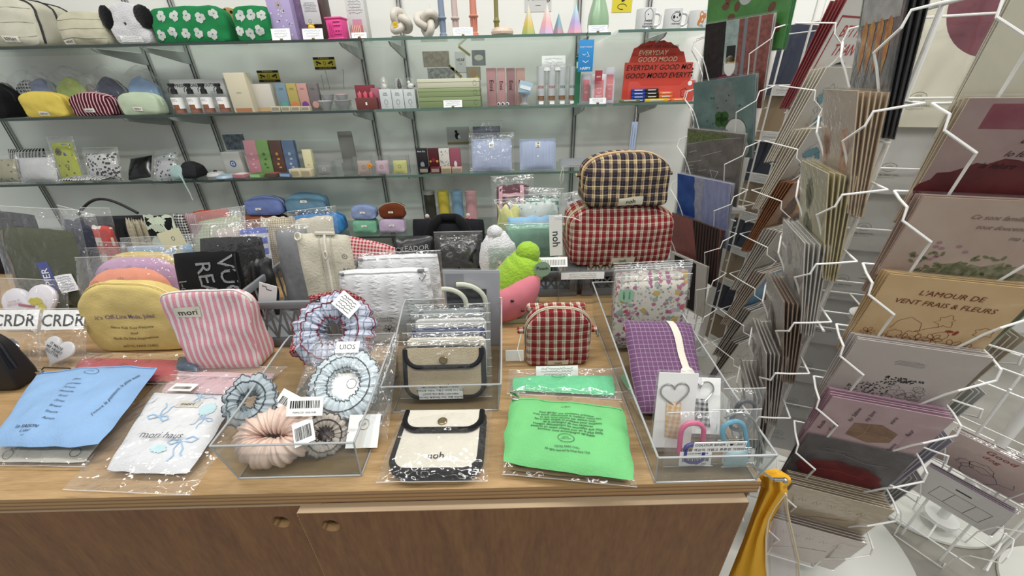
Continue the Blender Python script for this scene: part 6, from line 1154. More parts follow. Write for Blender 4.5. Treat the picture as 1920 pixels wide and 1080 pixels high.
# row of folded cloths at the back left
y = 1.08
CH = N('red_check'); q, u, v = CH.uv(); CH.bsdf(CH.mix(CH.math('MAXIMUM', CH.math('MULTIPLY', CH.band(u, .05, .5), 1), 0), CH.mix(CH.band(v, .05, .5), hx('#d6cfc6'), hx('#c23a32')), CH.mix(CH.band(v, .05, .5), hx('#c23a32'), hx('#b0332c'))), .9); CH = CH.m
lay('red and white checked cloth pouch with a clear header bag', 'pouch', UPR(166, 423, 210, 424, y, .03), .01, CH, bag=.008, up=.045, seed=31, sq=5)
lay('black cloth with a small white flower beside the checked one', 'cloth', UPR(213, 420, 233, 422, y, .03), .008, fab('#18181b'), seed=32, sq=5, name='folded_cloth', deco=lambda T, P_: ink(T, P_, flower(0, P_.h*.15, .009, .002), WHITE))
for i, (u0, u1) in enumerate(((235, 246), (249, 258), (260, 269))): lay(['leftmost', 'middle', 'rightmost'][i]+' beige ribbed cloth folded upright between the black and cow cloths', 'cloth', UPR(u0-2, 410+i*2, u1+2, 412, y+.01*i, .03), .006, stripes('#b9b09a', '#8f8672', .004, .5, 1), seed=33+i, sq=6, name='folded_cloth')
COW = lambda T, P_: ink(T, P_, [blob(-P_.w*.33, P_.h*.42, .02, .022, 3), blob(.0, P_.h*.43, .026, .012, 5), blob(.0, P_.h*.32, .018, .012, 5), blob(P_.w*.36, P_.h*.4, .016, .03, 6), blob(-P_.w*.15, P_.h*.02, .026, .034, 8, 40, .06), blob(P_.w*.15, P_.h*.02, .026, .034, 9, 40, .06), blob(0, -P_.h*.1, .045, .05, 9, 40, .06)], paper('#b9c2ae'))
lay('black cloth pouch with big cream green cow patches', 'pouch', UPR(268, 404, 322, 404, y, .02), .012, fab('#141416'), seed=37, sq=5, deco=COW, name='cow_print_pouch')
lay('small black and white checked cloth beside the cow print', 'cloth', UPR(324, 402, 345, 403, y+.02, .02), .008, check('#c4c4c0', '#1b1b1e', .008), seed=38, sq=6, name='folded_cloth')
lay('mauve striped cloth right of the small check', 'cloth', UPR(343, 400, 368, 402, y+.03, .02), .008, stripes('#8c7275', '#a89092', .005, .5, 0), seed=39, sq=6, name='folded_cloth')
lay('orange red long wallet on top of the back row', 'wallet', UPR(360, 396, 428, 390, 1.2, .02), .012, fab('#a33a24'), seed=40, sq=6, name='long_wallet')
lay('clear bag of a greenish checked cloth lying on the back row', 'pouch', UPR(365, 416, 452, 402, y-.02, .09), .02, check('#a3a88c', '#7f8a72', .01), bag=.014, seed=41, haze=.14)
lay('white crinkled bag with a pink handle left of the blue lined bag', 'pouch', UPR(400, 432, 455, 425, 1.0, .06), .016, fab('#b5a9a4'), bag=.01, seed=43, haze=.12)
lay('white bag with a cobalt blue stripe behind the black mesh bags', 'pouch', UPR(448, 430, 502, 424, 1.0, .05), .012, stripes('#4a5aa8', '#b9bcc6', .03, .4, 1), bag=.01, seed=44)
x = PY(322, 448, .96); tag(MB().box((0, 0, 0), (.065, .0012, .045), paper('#c9c8a8')).d([ring(.005, .0, .004, .005, .001)], lambda a, b: Vector((a, -.001, b)), INK).box((0, .0012, -.055), (.01, .001, .09), paper('#b9b899')).build('paper_tag', None, Matrix.Translation((x.x, .96, x.z)) @ Matrix.Rotation(-.25, 4, 'Y') @ Matrix.Rotation(-.2, 4, 'X')), 'cream paper tag tilted in front of the cow print pouch', 'tag')
lay('pale blue pouch in a crinkled bag lying behind the soft pouches', 'pouch', UPR(236, 462, 358, 455, 1.0, .04), .03, fab('#7fa0b8'), bag=.012, seed=45, haze=.12, sq=2)
# black mesh bag with letters
def deco_crea(T, P_):
    m = spots('#17171a', '#a5a5a7', 420.0, .42, .0); w_, h = P_.w, P_.h
    for s_, x, y_, sz in (('REA', w_*.0, h*.19, .048), ('VUC', w_*.33, h*.2, .052), ('l-cl', -w_*.36, h*.1, .03)): ink(T, P_, move(text(s_, sz, 0, .012, sp=.95), x, y_, -pi/2+.12), m)
    mb = MB().tube([P_.at(w_*.46, h*(.48-.9*i/12), 1, .001) for i in range(13)], .0025, gloss('#0f0f11', .4), 6); mb.build('side_zip', T)
P0 = UPR(322, 474, 448, 470, .76, .05); P0[0].x += .0; lay('black mesh bag with big dotted grey letters turned sideways', 'bag', P0, .012, fab('#101012', 900.0, .9), seed=51, deco=deco_crea, sq=5, name='mesh_bag')
lay('black corduroy bag in a clear bag behind the lettered mesh bag', 'bag', UPR(372, 446, 492, 442, .88, .05), .02, stripes('#0e0e10', '#1a1a1d', .004, .5, 0), bag=.014, seed=52, sq=5, name='black_bag', up=.02)
lay('crumpled black bag leaning beside the grey pouch', 'bag', UPR(462, 492, 508, 480, .84, .03), .02, gloss('#19191b', .4), seed=53, wr=.008, name='black_bag')
x = PY(497, 556, .715); tag(MB().box((0, 0, 0), (.036, .001, .05), WHITE).d(line([(-.012, .018), (-.004, .018), (-.002, .012), (.008, .012)], .002), lambda a, b: Vector((a, -.0009, b)), INK).box((0, .001, -.04), (.008, .001, .06), WHITE).build('hook_card', None, Matrix.Translation((x.x, .725, x.z)) @ Matrix.Rotation(.35, 4, 'Y')), 'white hook card sticking up behind the grey crate rim', 'card')
lay('smooth grey pouch between the black bags and the cream zip pouch', 'pouch', UPR(514, 430, 575, 428, .86, .04, sk=0), .014, gloss('#77797c', .5), seed=54, sq=4, bag=.006, up=.004)
def deco_cream(T, P_):
    w_, h = P_.w, P_.h; mb = MB()
    for dx in (-.013, .013): mb.tube([P_.at(w_*.06+dx, h*(.49-.97*i/16), 1, .001) for i in range(17)], .0012, paper('#b5b1a2'), 5)
    mb.tube([P_.at(w_*.06, h*(.49-.97*i/16), 1, .0012) for i in range(17)], .003, gloss('#d3d0c6', .4), 6); mb.tube([P_.at(w_*.06+.004*cos(a), h*.3+.008*sin(a), 1, .006) for a in [i*pi/6 for i in range(12)]], .0016, gloss('#c9c5b8', .3), 6, True); mb.build('zipper', T)
    MB().box(P_.at(w_*.06, h*.5, 1, .004), (.045, .008, .007), fab('#cfcabb'), .002).build('pull_tab', T); MB().tube([P_.at(-w_*.44+.008*cos(a), h*.47+.008*sin(a), 1, .004) for a in [i*pi/6 for i in range(12)]], .0018, gloss('#cfcabb', .4), 6, True).build('loop', T)
    ink(T, P_, [ring(w_*.38, h*.28, .005, .005, .0009), move(text('R', .006), w_*.38, h*.28), move(text('Carry club co.', .009, 0, .02, 'LEFT'), w_*.41, h*.16, -pi/2), move(text('the daily bag', .008, 0, .02, 'LEFT'), w_*.34, h*.16, -pi/2)])
lay('tall cream canvas pouch with a vertical zip and sideways lettering', 'pouch', UPR(552, 436, 656, 440, .80, .03), .014, fab('#c9c4b2', 200.0, .8), seed=55, sq=5, deco=deco_cream, name='canvas_pouch')
lay('cream knitted pouch in a clear bag behind the canvas pouch', 'pouch', UPR(548, 412, 624, 402, 1.06, .05), .016, gridfab('#c6c1b2', '#a8a394', .004, .3), bag=.012, seed=56)
lay('cream and black checked scrunchy cloth behind the grey pouch', 'cloth', UPR(486, 408, 552, 404, 1.08, .03), .025, check('#c4baa3', '#8c8474', .006), seed=57, sq=1.8, wr=.01, name='folded_cloth')
lay('red and white gingham cloth behind the seersucker pouches', 'cloth', UPR(640, 438, 742, 462, .95, .05), .012, check('#c9b4b0', '#9c2733', .009), seed=58, sq=5, wr=.004, name='gingham_cloth')
SEER = N('seersucker'); tc = SEER.n('ShaderNodeTexCoord').outputs['UV']; mp = SEER.n('ShaderNodeMapping', i0=tc); mp.inputs['Scale'].default_value = (1, 2.2, 1); nz = SEER.n('ShaderNodeTexNoise', _Vector=mp.outputs[0], _Scale=70.0, _Detail=3.0).outputs[0]; wv = SEER.n('ShaderNodeTexWave', _Vector=tc, _Scale=9.0, bands_direction='X').outputs['Fac']
SEER.bsdf(hx('#d6d7d9'), .9, bump=SEER.n('ShaderNodeBump', _Strength=.9, _Distance=.006, _Height=SEER.math('MULTIPLY', nz, wv)).outputs[0], spec=.2); SEER = SEER.m
def deco_seer(T, P_):
    w_, h = P_.w, P_.h; mb = MB().tube([P_.at(w_*.44, h*.46, 1, .004), P_.at(w_*.47, h*.43, 1, .008), P_.at(w_*.42, h*.36, 1, .006), P_.at(w_*.40, h*.40, 1, .005)], .0016, METAL, 6).box(P_.at(w_*.42, h*.475, 1, .003), (.014, .007, .006), METAL, .0015); mb.build('zip_slider', T)
    ink(T, P_, [move(text('PLEASE NO\nTOUCH', .006), 0, -h*.12)]+flower(0, -h*.26, .012, .0009, 6), e=.002)
lay('white seersucker pouch with a zip, the front one', 'pouch', UPR(632, 506, 806, 500, .715, .02), .022, SEER, seed=61, sq=3, deco=deco_seer, zipm=gloss('#d3d3d3', .5), name='seersucker_pouch', wr=.004)
lay('white seersucker pouch in a clear bag, the rear one', 'pouch', UPR(668, 480, 822, 474, .79, .02), .018, SEER, seed=62, sq=3, bag=.006, up=.0, zipm=gloss('#d3d3d3', .5), name='seersucker_pouch')
# black bags in the middle back
lay('black glossy bag with grey capital lettering', 'bag', UPR(737, 446, 812, 440, 1.0, .04), .02, gloss('#222224', .3), seed=63, deco=lambda T, P_: ink(T, P_, move(text('CREADOR', .02, 0, .01), 0, P_.h*.26), paper('#8d8d8f'), e=.002), name='black_bag', wr=.005)
lay('crumpled glossy black bag right of the grey-lettered one', 'bag', UPR(816, 446, 902, 444, .98, .04), .03, gloss('#161618', .22), seed=64, name='black_bag', wr=.012, bag=.004, fz=30)
def deco_tote(T, P_):
    w_, h = P_.w, P_.h; MB().tube([P_.at(w_*.02+.064*cos(a), h*.5-.075+.085*sin(a), 1, .014) for a in [pi*i/20 for i in range(21)]], .013, fab('#0f0f12'), 12).build('padded_handle', T)
lay('black padded tote bag with a thick round handle', 'bag', UPR(772, 410, 908, 410, 1.10, .04), .03, fab('#17181d'), seed=65, deco=deco_tote, name='tote_bag', sq=3)
# tote card in the middle bin
P_ = Pillow(*UPR(826, 506, 934, 510, .69, .0, TZ+.001), .001); T = thing('bag_card', 'pale grey backing board with a dark square and cream curved bag handles', 'bag', P_.M); w_, h = P_.w, P_.h
MB().box((0, 0, -.004), (w_, h, .002), paper('#a9a9b2')).box((-w_*.3, h*.36, -.0025), (w_*.32, h*.2, .001), paper('#8a8b93')).box((-w_*.1, h*.02, -.0022), (w_*.72, h*.5, .001), fab('#2c3034'), 0).build('backing_board', T)
mb = MB()
for dx, r, z in ((-.052, .045, .010), (-.022, .055, .004)): mb.tube([(dx+r*cos(a)*.9, h*.12+r*.75*sin(a), z) for a in [pi*.55*(1-i/10) for i in range(11)]]+[(dx+r*.92, h*.0, z), (dx+r*.92, -h*.12, z)], .005, gloss('#c4c6b4', .45), 8)
mb.build('curved_handle', T); mb = MB(); mb.box((0, 0, .003), (w_+.004, h+.004, .022), film('#ffffff', .02, 20.0, .3)); mb.build('clear_sleeve', T)
# ---- snap wallets
def rrect(w_, h, r, n=7, rt=None):
    rt = r if rt is None else rt; out = []
    for cx, cy, rr_, a0 in ((w_/2-r, -h/2+r, r, -pi/2), (w_/2-rt, h/2-rt, rt, 0), (-w_/2+rt, h/2-rt, rt, pi/2), (-w_/2+r, -h/2+r, r, pi)): out += [(cx+rr_*cos(a0+pi/2*i/n), cy+rr_*sin(a0+pi/2*i/n)) for i in range(n+1)]
    return out
def extr(mb, pts, z0, z1, m):
    n = len(pts); return mb.add([(x, y, z0) for x, y in pts]+[(x, y, z1) for x, y in pts], [tuple(range(n))[::-1], tuple(range(n, 2*n))]+[(i, (i+1) % n, n+(i+1) % n, n+i) for i in range(n)], m)
def wallet(label, M_, w_, h, c, cb, bag=True, group=None, txt=True, layers=1):
    T = thing('snap_wallet', label, 'wallet', M_, group); cv = fab(c, 500.0, .8, .1); bd = fab(cb, 200.0, .4)
    for L in range(layers):
        z0 = -.011*L; dx = .0
        mb = MB(); extr(mb, rrect(w_-.01, h-.01, .022, rt=.006), z0-.004, z0+.004, cv); mb.build('pocket' if L == 0 else 'rear_pocket', T)
        mb = MB(); mb.tube([(x, y, z0) for x, y in rrect(w_-.006, h-.006, .024, rt=.006)], .0055, bd, 8, True); mb.build('binding', T)
    fh = h*.36; F = [(x, y+h/2-fh/2) for x, y in rrect(w_-.01, fh, .024, rt=.003)]
    mb = MB(); extr(mb, F, .005, .0085, cv); mb.tube([(x, y, .0068) for x, y in [(-(w_-.01)/2, h/2-.001)]+F[len(F)*3//4:]+F[:len(F)//4+1]+[((w_-.01)/2, h/2-.001)]], .0048, bd, 8)
    mb.build('flap', T); MB().lathe([(.0075, .0085), (.0075, .0105), (.006, .0115), (.002, .011), (.0001, .011)], BRASS, 20, Matrix.Translation((0, h/2-fh*.62, 0))).build('snap_button', T)
    if txt: mb = MB(); mb.d(move(text('noh', .0165, 0, .03), 0, -h*.27), lambda a, b: Vector((a, b, .0052)), INK); mb.build('print', T)
    if bag:
        P_ = Pillow((-w_/2, -h/2, 0), (w_/2, -h/2, 0), (w_/2, h/2, 0), (-w_/2, h/2, 0), .012, .002, len(label)); o, _ = bagged(P_, None, grow=.011, haze=.03, st=.9, parent=T, up=.0, t=.014, stand=M_[2][1] > .6); o.matrix_local = Matrix.Translation((0, 0, -.002))
    return T
C0 = corners((733, 893), (912, 891), (905, 772), (748, 774), TZ+.021); P_ = Pillow(*C0, .001)
wallet('white canvas snap wallet with black binding and black lettering, lying at the table edge', P_.M, P_.w*.97, P_.h*.93, '#cfcabd', '#141416', layers=2)
for i in range(5):
    y = .525+.028*i; lean = .035; zt = [.915, .914, .916, .920, .926][i]; x0, x1 = -.196+.002*i, -.052-.001*i
    P_ = Pillow((x0, y, TZ+.008), (x1, y, TZ+.008), (x1, y+lean, zt-.02), (x0, y+lean, zt-.02), .001)
    wallet([ 'beige snap wallet with black binding, front of the middle bin', 'cream snap wallet second in the middle bin', 'navy edged snap wallet third in the middle bin', 'white snap wallet fourth in the middle bin', 'grey snap wallet rearmost in the middle bin'][i], P_.M, P_.w, P_.h, ['#b3a68c', '#c4bfb0', '#6f7686', '#c4c4c0', '#9aa0a0'][i], ['#26262a', '#c4bfb0', '#2d3a58', '#bdbdb9', '#7d8486'][i], True, None, i == 0)
def sign(label, u0, u1, v0, v1, y, rows, title=None, tilt=-10, zb=None):
    a = PY((u0+u1)/2, (v0+v1)/2, y); w_ = PY(u1, v0, y).x-PY(u0, v0, y).x; h = PY(u0, v0, y).z-PY(u0, v1, y).z; M_ = Matrix.Translation(a) @ Matrix.Rotation(radians(tilt), 4, 'X')
    mb = MB().box((0, 0, 0), (w_, .0008, h), WHITE); f = lambda x, z: Vector((x, -.0008, z))
    for i, s_ in enumerate(title or []): mb.d(move(text(s_, h/len(title)*.62, 0, .01), 0, h*(.5-(i+.5)/len(title))), f, INK)
    if rows: mb.d(scrib(0, 0, w_*.85, h*.8, rows, .0007, len(label)), f, INK)
    return tag(mb.build('price_sign', None, M_), label, 'sign')
sign('white price sign for the mini wallets on the front of the middle bin', 784, 868, 722, 748, .496, 0, ['( Mini Wallet )  ₩8,000 ~ 18,000', '똑딱으로 여닫는 가볍고 넉넉한 미니 지갑', '(사이즈 작고 밝은) multi-wallet', '카드지갑, 동전지갑, 카드, 지폐 수납가능'], 0)
# ---- green pouches
def oval(x, y, s_=1.0): return [ring(x, y, .012*s_, .0075*s_, .0007), move(text('HÔTEL\nPARIS CHILL', .0028*s_), x, y)]
def deco_green(T, P_):
    w_, h = P_.w, P_.h; L = [move(text('La Marie', .004, .3), 0, h*.34)]
    for i, s_ in enumerate(('Pour garder vos souvenirs précieux,', 'nous avons sélectionné le meilleur coton bio,', 'ce que nous aimons par dessus tout,', 'fait à main simple et pratique pour toujours', 'de la campagne de nos vacances', 'Voyages délicatement les nouvelles que vous', 'aimerez en vivant chaque jour en la plus belle,', 'bonheur nous accompagne agréable')): L.append(move(text(s_, .0058, .1, .01), 0, h*(.22-.042*i)))
    L += oval(0, -h*.17)+[move(text('HÔTEL PARIS CHILL', .0042), 0, -h*.28), move(text('All rights reserved by Hôtel Paris Chill', .0042, 0, .01), 0, -h*.32)]; ink(T, P_, L)
    MB().tube([P_.at(-w_*.44, h*.5, 1, .002), P_.at(-w_*.47, h*.56, 1, .008), P_.at(-w_*.54, h*.68, 1, .012), P_.at(-w_*.46, h*.56, 1, .005)], .0016, fab('#2f8a4a'), 6).build('zip_pull', T)
lay('bright green flat pouch with a small black printed paragraph', 'pouch', corners((940, 868), (1192, 903), (1170, 766), (957, 746), TZ+.026), .016, fab('#6fba77'), seed=71, deco=deco_green, wr=.006, back=.5, zipm=fab('#6fba77'))
lay('green pouch in a clear bag with an oval logo, behind the bright green one', 'pouch', corners((960, 732), (1154, 742), (1150, 704), (962, 707), TZ+.010), .008, fab('#5fc08a'), bag=.009, seed=72, deco=lambda T, P_: ink(T, P_, oval(-P_.w*.05, P_.h*.25), e=.004), haze=.08)
lay('kraft brown pouch in a clear bag squeezed under the bright green one', 'pouch', corners((950, 882), (1185, 905), (1164, 748), (963, 737), TZ+.008), .007, fab('#a48a68'), bag=.006, seed=73, deco=lambda T, P_: ink(T, P_, oval(-P_.w*.02, P_.h*.43)+[scrib(x, -P_.h*.47, .03, .005, 1, .0009)[0] for x in (-.07, 0, .07)], e=.003), haze=.05)
# ---- plaid pouches
PR = plaid('#bdb3a0', '#7c2028', '#3a2a2a', .0165, '#c9bfa6'); PN = plaid('#ab9570', '#25232f', '#5a4a4a', .0185, '#d6c9a4')
def sides(t, b, m, ring_=True):
    for s in (-1, 1):
        MB().box((s*(b.w/2+.006), 0, b.h*.62), (.02, .016, .008), m, .003).build('side_tab', t)
    if ring_: MB().tube([(b.w/2+.019, .0, b.h*.62-.010+.010*cos(a)) if False else (b.w/2+.017+.004*sin(a)*0, .009*sin(a), b.h*.62-.009+.009*cos(a)) for a in [i*pi/8 for i in range(16)]], .0012, METAL, 6, True).build('metal_ring', t)
t, b = case('small red plaid box pouch with a ring and cream label', 986, 1106, 690, 600, .065, PR, 5.5, .7, .97, .003, '#b0a692', lbl=('noh', .0, .1, .042, .013, '#d0ccb8'), seed=5, dome=.1); sides(t, b, PR)
for s in (-1, 1): MB().box((s*b.w*.33, b.d*.42, b.h*.93), (.035, .02, .018), PR, .006, Matrix.Rotation(0, 4, 'Z')).build('folded_corner', t)
MB().tube([(-b.w/2-.008, -.01, b.h*.6), (-b.w/2-.016, -.02, b.h*.35), (-b.w/2-.01, -.03, b.h*.15)], .001, WHITE, 5).box((-b.w/2-.022, -.022, b.h*.22), (.036, .001, .026), WHITE).build('hang_tag', t)
sign('white price sign standing before the small red plaid pouch', 1005, 1084, 688, 704, .585, 3, None, -25)
# acrylic stand and the two big ones
st_y0, st_y1, st_z = .865, 1.10, .893; a = PY(1048, 512, st_y0); b_ = .42
t = thing('acrylic_stand', 'clear acrylic table stand carrying the two big plaid pouches', 'stand', (0, 0, TZ)); xc = (a.x+b_)/2; w_ = b_-a.x; hh = st_z-TZ
mb = MB().box((xc, (st_y0+st_y1)/2, hh-.0015), (w_, st_y1-st_y0, .003), acr('#eef1f1', .06))
for x in (a.x+.0015, b_-.0015): mb.box((x, (st_y0+st_y1)/2, (hh-.003)/2), (.003, st_y1-st_y0, hh-.003), acr('#eef1f1', .05))
mb.build('stand_body', t); MB().box((xc, st_y0-.0006, hh-.0015), (w_, .0014, .0034), edgem('#8f9a98', .8)).build('front_edge', t)
tb_ = bpy.data.objects['display_cabinet']
sign('printed price sign on the front edge of the acrylic stand', 1052, 1133, 511, 523, .862, 3, None, -8)
bR = case('red plaid box pouch, lower of the two stacked on the acrylic stand', 1066, 1262, 503, 396, .16, PR, 5.5, .82, 1.0, .005, '#c4b596', z=st_z, lbl=('noh', .02, .12, .06, .017, '#d0ccb8'), seed=9, dome=.05, name='zip_pouch'); sides(bR[0], bR[1], PR, False)
zt = st_z+bR[1].h+.003
bN = case('navy and beige plaid box pouch, upper one of the stack', 1096, 1258, 0, 302, .13, PN, 5.0, .62, 1.0, .005, '#c9a983', z=zt, y=.885, lbl=('noh', .03, .15, .058, .020, '#d0ccb8'), seed=11, dome=.1); sides(bN[0], bN[1], PN, False)
P_ = Pillow(*UPR(1031, 404, 1056, 401, .87, .0, .935), .0005); T = thing('hang_tag', 'tall white tag with large sideways black lettering', 'tag', P_.M); P_.h = (P_.P[3]-P_.P[0]).length; mb = MB().box((0, 0, 0), (P_.w, P_.h, .001), WHITE); mb.d(move(text('noh', P_.w*.85, 0, .02), 0, -P_.h*.08, -pi/2), lambda a, b: Vector((a, b, .0009)), INK); mb.build('card', T); MB().tube([(0, P_.h*.45, .001), (.01, P_.h*.5, .01), (.04, P_.h*.42, .004), (.06, P_.h*.3, -.004)], .0009, WHITE, 5).build('string', T)
sign('white barcode tag at the left foot of the red plaid pouch', 1003, 1064, 483, 500, .862, 0, ['||||||||||||||||||'], -30)
MB_ = None
# ---- dino and watermelon pouch on a small acrylic easel
x, y, z, w_, h = ST(915, 1017, 608, 490); t = thing('easel_box', 'small acrylic easel box holding the fruit pouch', 'stand', (x, y+.05, TZ)); MB().box((0, .03, .002), (w_, .16, .004), acr('#e3ecd8', .15)).box((0, -.049, .008), (w_, .002, .012), edgem('#b9c0a0', .6)).box((0, .109, .07), (w_, .003, .13), acr('#f0f4f2', .04)).build('easel_body', t)
T = thing('plush_pouch', 'lime green furry pouch with a pink watermelon belly and a Pouch tag', 'pouch', TR(x+.010, y+.055, TZ+.006) @ Matrix.Scale(1.3, 4)); lg = fur('#93b83c')
sp = [(-.045, 0, .02), (-.03, 0, .045), (-.005, 0, .075), (.015, 0, .105), (.022, 0, .118)]; mb = MB(); pp = smooth([(-.062, 0, .016), (-.05, 0, .022), (-.035, .0, .03), (-.012, .0, .055), (.006, 0, .082), (.018, 0, .1), (.024, 0, .112)]); rr = [.004+.036*sin(pi*min(1, (i+1)/len(pp)*.92))**.7 for i in range(len(pp))]; mb.tube([p+Vector((0, 0, .003*noise.noise(p*90))) for p in pp], rr, lg, 24); mb.ball((.018, 0, .118), .022, lg, 12, (1, .8, 1), .08).ball((.03, .0, .085), .016, lg, 8, (1.2, .9, 1.6)); mb.build('furry_body', T)
mb = MB(); pp = smooth([(-.058, -.016, .013), (-.048, -.018, .016), (-.03, -.020, .024), (-.004, -.022, .044), (.014, -.020, .068), (.024, -.014, .088)]); mb.tube(pp, [.004+.031*sin(pi*min(1, (i+1)/len(pp)*.95))**.7 for i in range(len(pp))], fab('#d47f8b', 80.0, .4), 24); mb.build('pink_belly', T)
mb = MB(); [mb.ball(p, .0026, gloss('#2b1a1c'), 6, (1.3, .8, 1)) for p in ((-.012, -.055, .052), (.016, -.046, .065), (-.03, -.046, .03), (.006, -.056, .032))]; mb.build('seed', T)
mb = MB().lathe([(.0145, 0), (.0145, .0008), (.0001, .0008)], paper('#8fae93'), 24, Matrix.Translation((.042, -.03, .1)) @ Matrix.Rotation(pi/2, 4, 'X')); mb.d(move(text('Pouch', .0085, 0, .03), .042, .102), lambda a, b: Vector((a, -.0318, b)), INK); mb.build('round_tag', T)
x2 = PY(925, 520, .84); T = thing('fluffy_pouch', 'white fluffy pouch half hidden behind the backing board', 'pouch', TR(x2.x+.01, .965, TZ)); MB().ball((.0, 0, .085), .085, fur('#dcdce0'), 16, (.62, .35, 1.0), .12).ball((-.006, 0, .165), .022, fur('#cfcfd3'), 10, (1, .8, .9), .15).build('fluffy_body', T); MB().ball((.004, -.032, .09), .004, gloss('#c98a8f')).build('nose', T)
# ---- mint bin of bagged goods
y0, y1 = 1.0, 1.25; xa = XY(938, y0, .85); xb = XY(1046, y0, .85); t = thing('acrylic_bin', 'clear acrylic box packed with mint green pouches behind the fruit pouch', 'bin', ((xa+xb)/2, (y0+y1)/2, TZ)); w_ = xb-xa; hh = PY(990, 418, y0).z-TZ
mb = MB().box((0, 0, .002), (w_, y1-y0, .004), acr('#eef4f1', .05))
for s in (-1, 1): mb.box((s*(w_/2-.0015), 0, hh/2), (.003, y1-y0, hh), acr('#eef4f1', .04)).box((0, s*((y1-y0)/2-.0015), hh/2), (w_, .003, hh), acr('#eef4f1', .04))
mb.build('bin_body', t); e = MB(); [e.tube([(-w_/2, s*(y1-y0)/2, hh), (w_/2, s*(y1-y0)/2, hh)], .0015, edgem('#c6d0cc', .7), 6) for s in (-1, 1)]; e.build('polished_edge', t)
lay('mint green pouch filling the acrylic box, the front one', 'pouch', UPR(946, 422, 1040, 420, 1.03, .01, TZ+.006), .02, fab('#90b3a3'), seed=81, sq=6, bag=.002, up=.0)
lay('light blue gathered pouch on top of the mint one', 'pouch', UPR(950, 408, 1034, 403, 1.09, .02, TZ+.006), .022, fab('#8fb8d6'), seed=82, sq=2, wr=.01)
lay('pale yellow frilled pouch in a clear bag at the left of the mint box', 'pouch', UPR(932, 388, 975, 386, 1.13, .03, TZ+.006), .02, fab('#c9c884'), seed=83, sq=2, wr=.012, bag=.01)
lay('white pouch with green and red specks in a clear bag above the blue one', 'pouch', UPR(955, 382, 1045, 376, 1.17, .03, TZ+.006), .024, spots('#b4bcba', '#4f9a7c', 70.0, .25), seed=84, sq=2, wr=.012, bag=.012, haze=.08)
lay('dark teal banded pouch in a clear bag at the back of the mint box', 'pouch', UPR(985, 366, 1050, 368, 1.20, .03, TZ+.006), .014, stripes('#2b3a3c', '#8fae9f', .02, .4, 1), seed=85, sq=4, wr=.006, bag=.012)
lay('maroon pouch with pink straps in a clear bag, topmost of the pile', 'pouch', UPR(930, 348, 992, 344, 1.215, .04, TZ+.006), .018, fab('#4f1f2b'), seed=86, sq=2.6, bag=.016, deco=lambda T, P_: ink(T, P_, [move(grid2(0, 0, .012, P_.h*.98, 1, 10), x, 0) for x in (-.04, .03)]+[grid2(0, P_.h*.36, P_.w*.7, .01, 8, 1)], paper('#c99aa3')))
lay('clear crinkled bag of white things beside the navy plaid pouch', 'pouch', UPR(1062, 378, 1092, 372, 1.1, .02, TZ+.001), .016, fab('#b5b9bd'), seed=87, bag=.012, haze=.15)
# ---- right bin contents
FLO = floral()
for i in range(5):
    y = .655+.018*(4-i) if False else .745-.02*i; dv = [0, 3, 5, 8, 20][i]
    def dfl(T, P_):
        mb = MB().lathe([(.015, 0), (.015, .0008), (.0001, .0008)], paper('#8fb59a'), 24, Matrix.Translation(P_.at(-P_.w*.38, P_.h*.34, 1, .004))); c = P_.at(-P_.w*.38, P_.h*.34, 1, .0052)
        mb.d([move(text('LIBERTY', .0052, 0, .03), -.005, 0, pi/2), move(text('POUCH', .0045, 0, .03), .006, 0, pi/2)], lambda a, b: Vector((c.x+a, c.y+b, c.z)), INK); mb.build('round_sticker', T)
    lay(['rearmost', 'second rearmost', 'middle', 'second', 'front'][i]+' floral fabric pouch in a clear bag standing in the long bin', 'pouch', UPR(1153+i*1.0, 510+dv, 1293, 503+dv, y, .012, TZ+.008), .008, FLO, bag=.0045, up=.015-.002*i, seed=91+i, sq=6, deco=dfl if i == 4 else None, wr=.001, haze=.04, name='floral_pouch')
def deco_pur(T, P_):
    w_, h = P_.w, P_.h; mb = MB(); mb.d(grid2(w_*.24, 0, .013, h*1.0, 2, 16), lambda a, b: P_.at(a-b*.10, b, 1, .002), paper('#cfcabd')); mb.build('elastic_band', T)
    MB().lathe([(.012, 0), (.012, .002), (.009, .004), (.0001, .0045)], gloss('#d3cfc4', .4), 24, Matrix.Translation(P_.at(w_*.25, -h*.12, 1, .0035))).build('button', T)
Cp = [Vector((.205, .47, TZ+.012)), Vector((.318, .47, TZ+.012)), PY(1298, 604, .62), PY(1168, 600, .62)]
lay('purple checked pouch with a white elastic band and a round button', 'pouch', Cp, .012, gridfab('#664866', '#a38fa3', .0085, .09), seed=97, sq=5, deco=deco_pur, name='checked_pouch')
def kcard(label, C, art):
    P_ = Pillow(*C, .0005); T = thing('key_ring_card', label, 'key ring', P_.M); w_, h = P_.w, P_.h; MB().box((0, 0, 0), (w_, h, .0012), WHITE).build('backing_card', T); art(T, w_, h)
    mb = MB(); mb.box((0, 0, .0015), (w_+.005, h+.008, .008), film('#ffffff', .04, 70.0, .6)); mb.build('plastic_bag', T); return T
def art_heart(c1, c2, rr_):
    def f(T, w_, h):
        H = move((heart(.042), []), -w_*.08, h*.24, .1)[0]; MB().tube([(x, y, .003) for x, y in H], .0013, METAL, 6, True).build('heart_ring', T)
        P2 = Pillow((-w_*.2, -h*.35, .002), (w_*.22, -h*.38, .002), (w_*.12, h*.12, .002), (-w_*.25, h*.12, .002), .003, .002, 3, 6); mb = MB(); P2.mesh(mb, check(c1, c2, .008), 8, 10); mb.build('ribbon', T, P2.M)
    return f
yk = .44; kcard('white card with a silver heart ring and an orange checked ribbon', [Vector((.213, .405, TZ+.010)), Vector((.272, .405, TZ+.010)), PY(1301, 702, yk), PY(1228, 697, yk)], art_heart('#cfa05a', '#d9d0bc', 0))
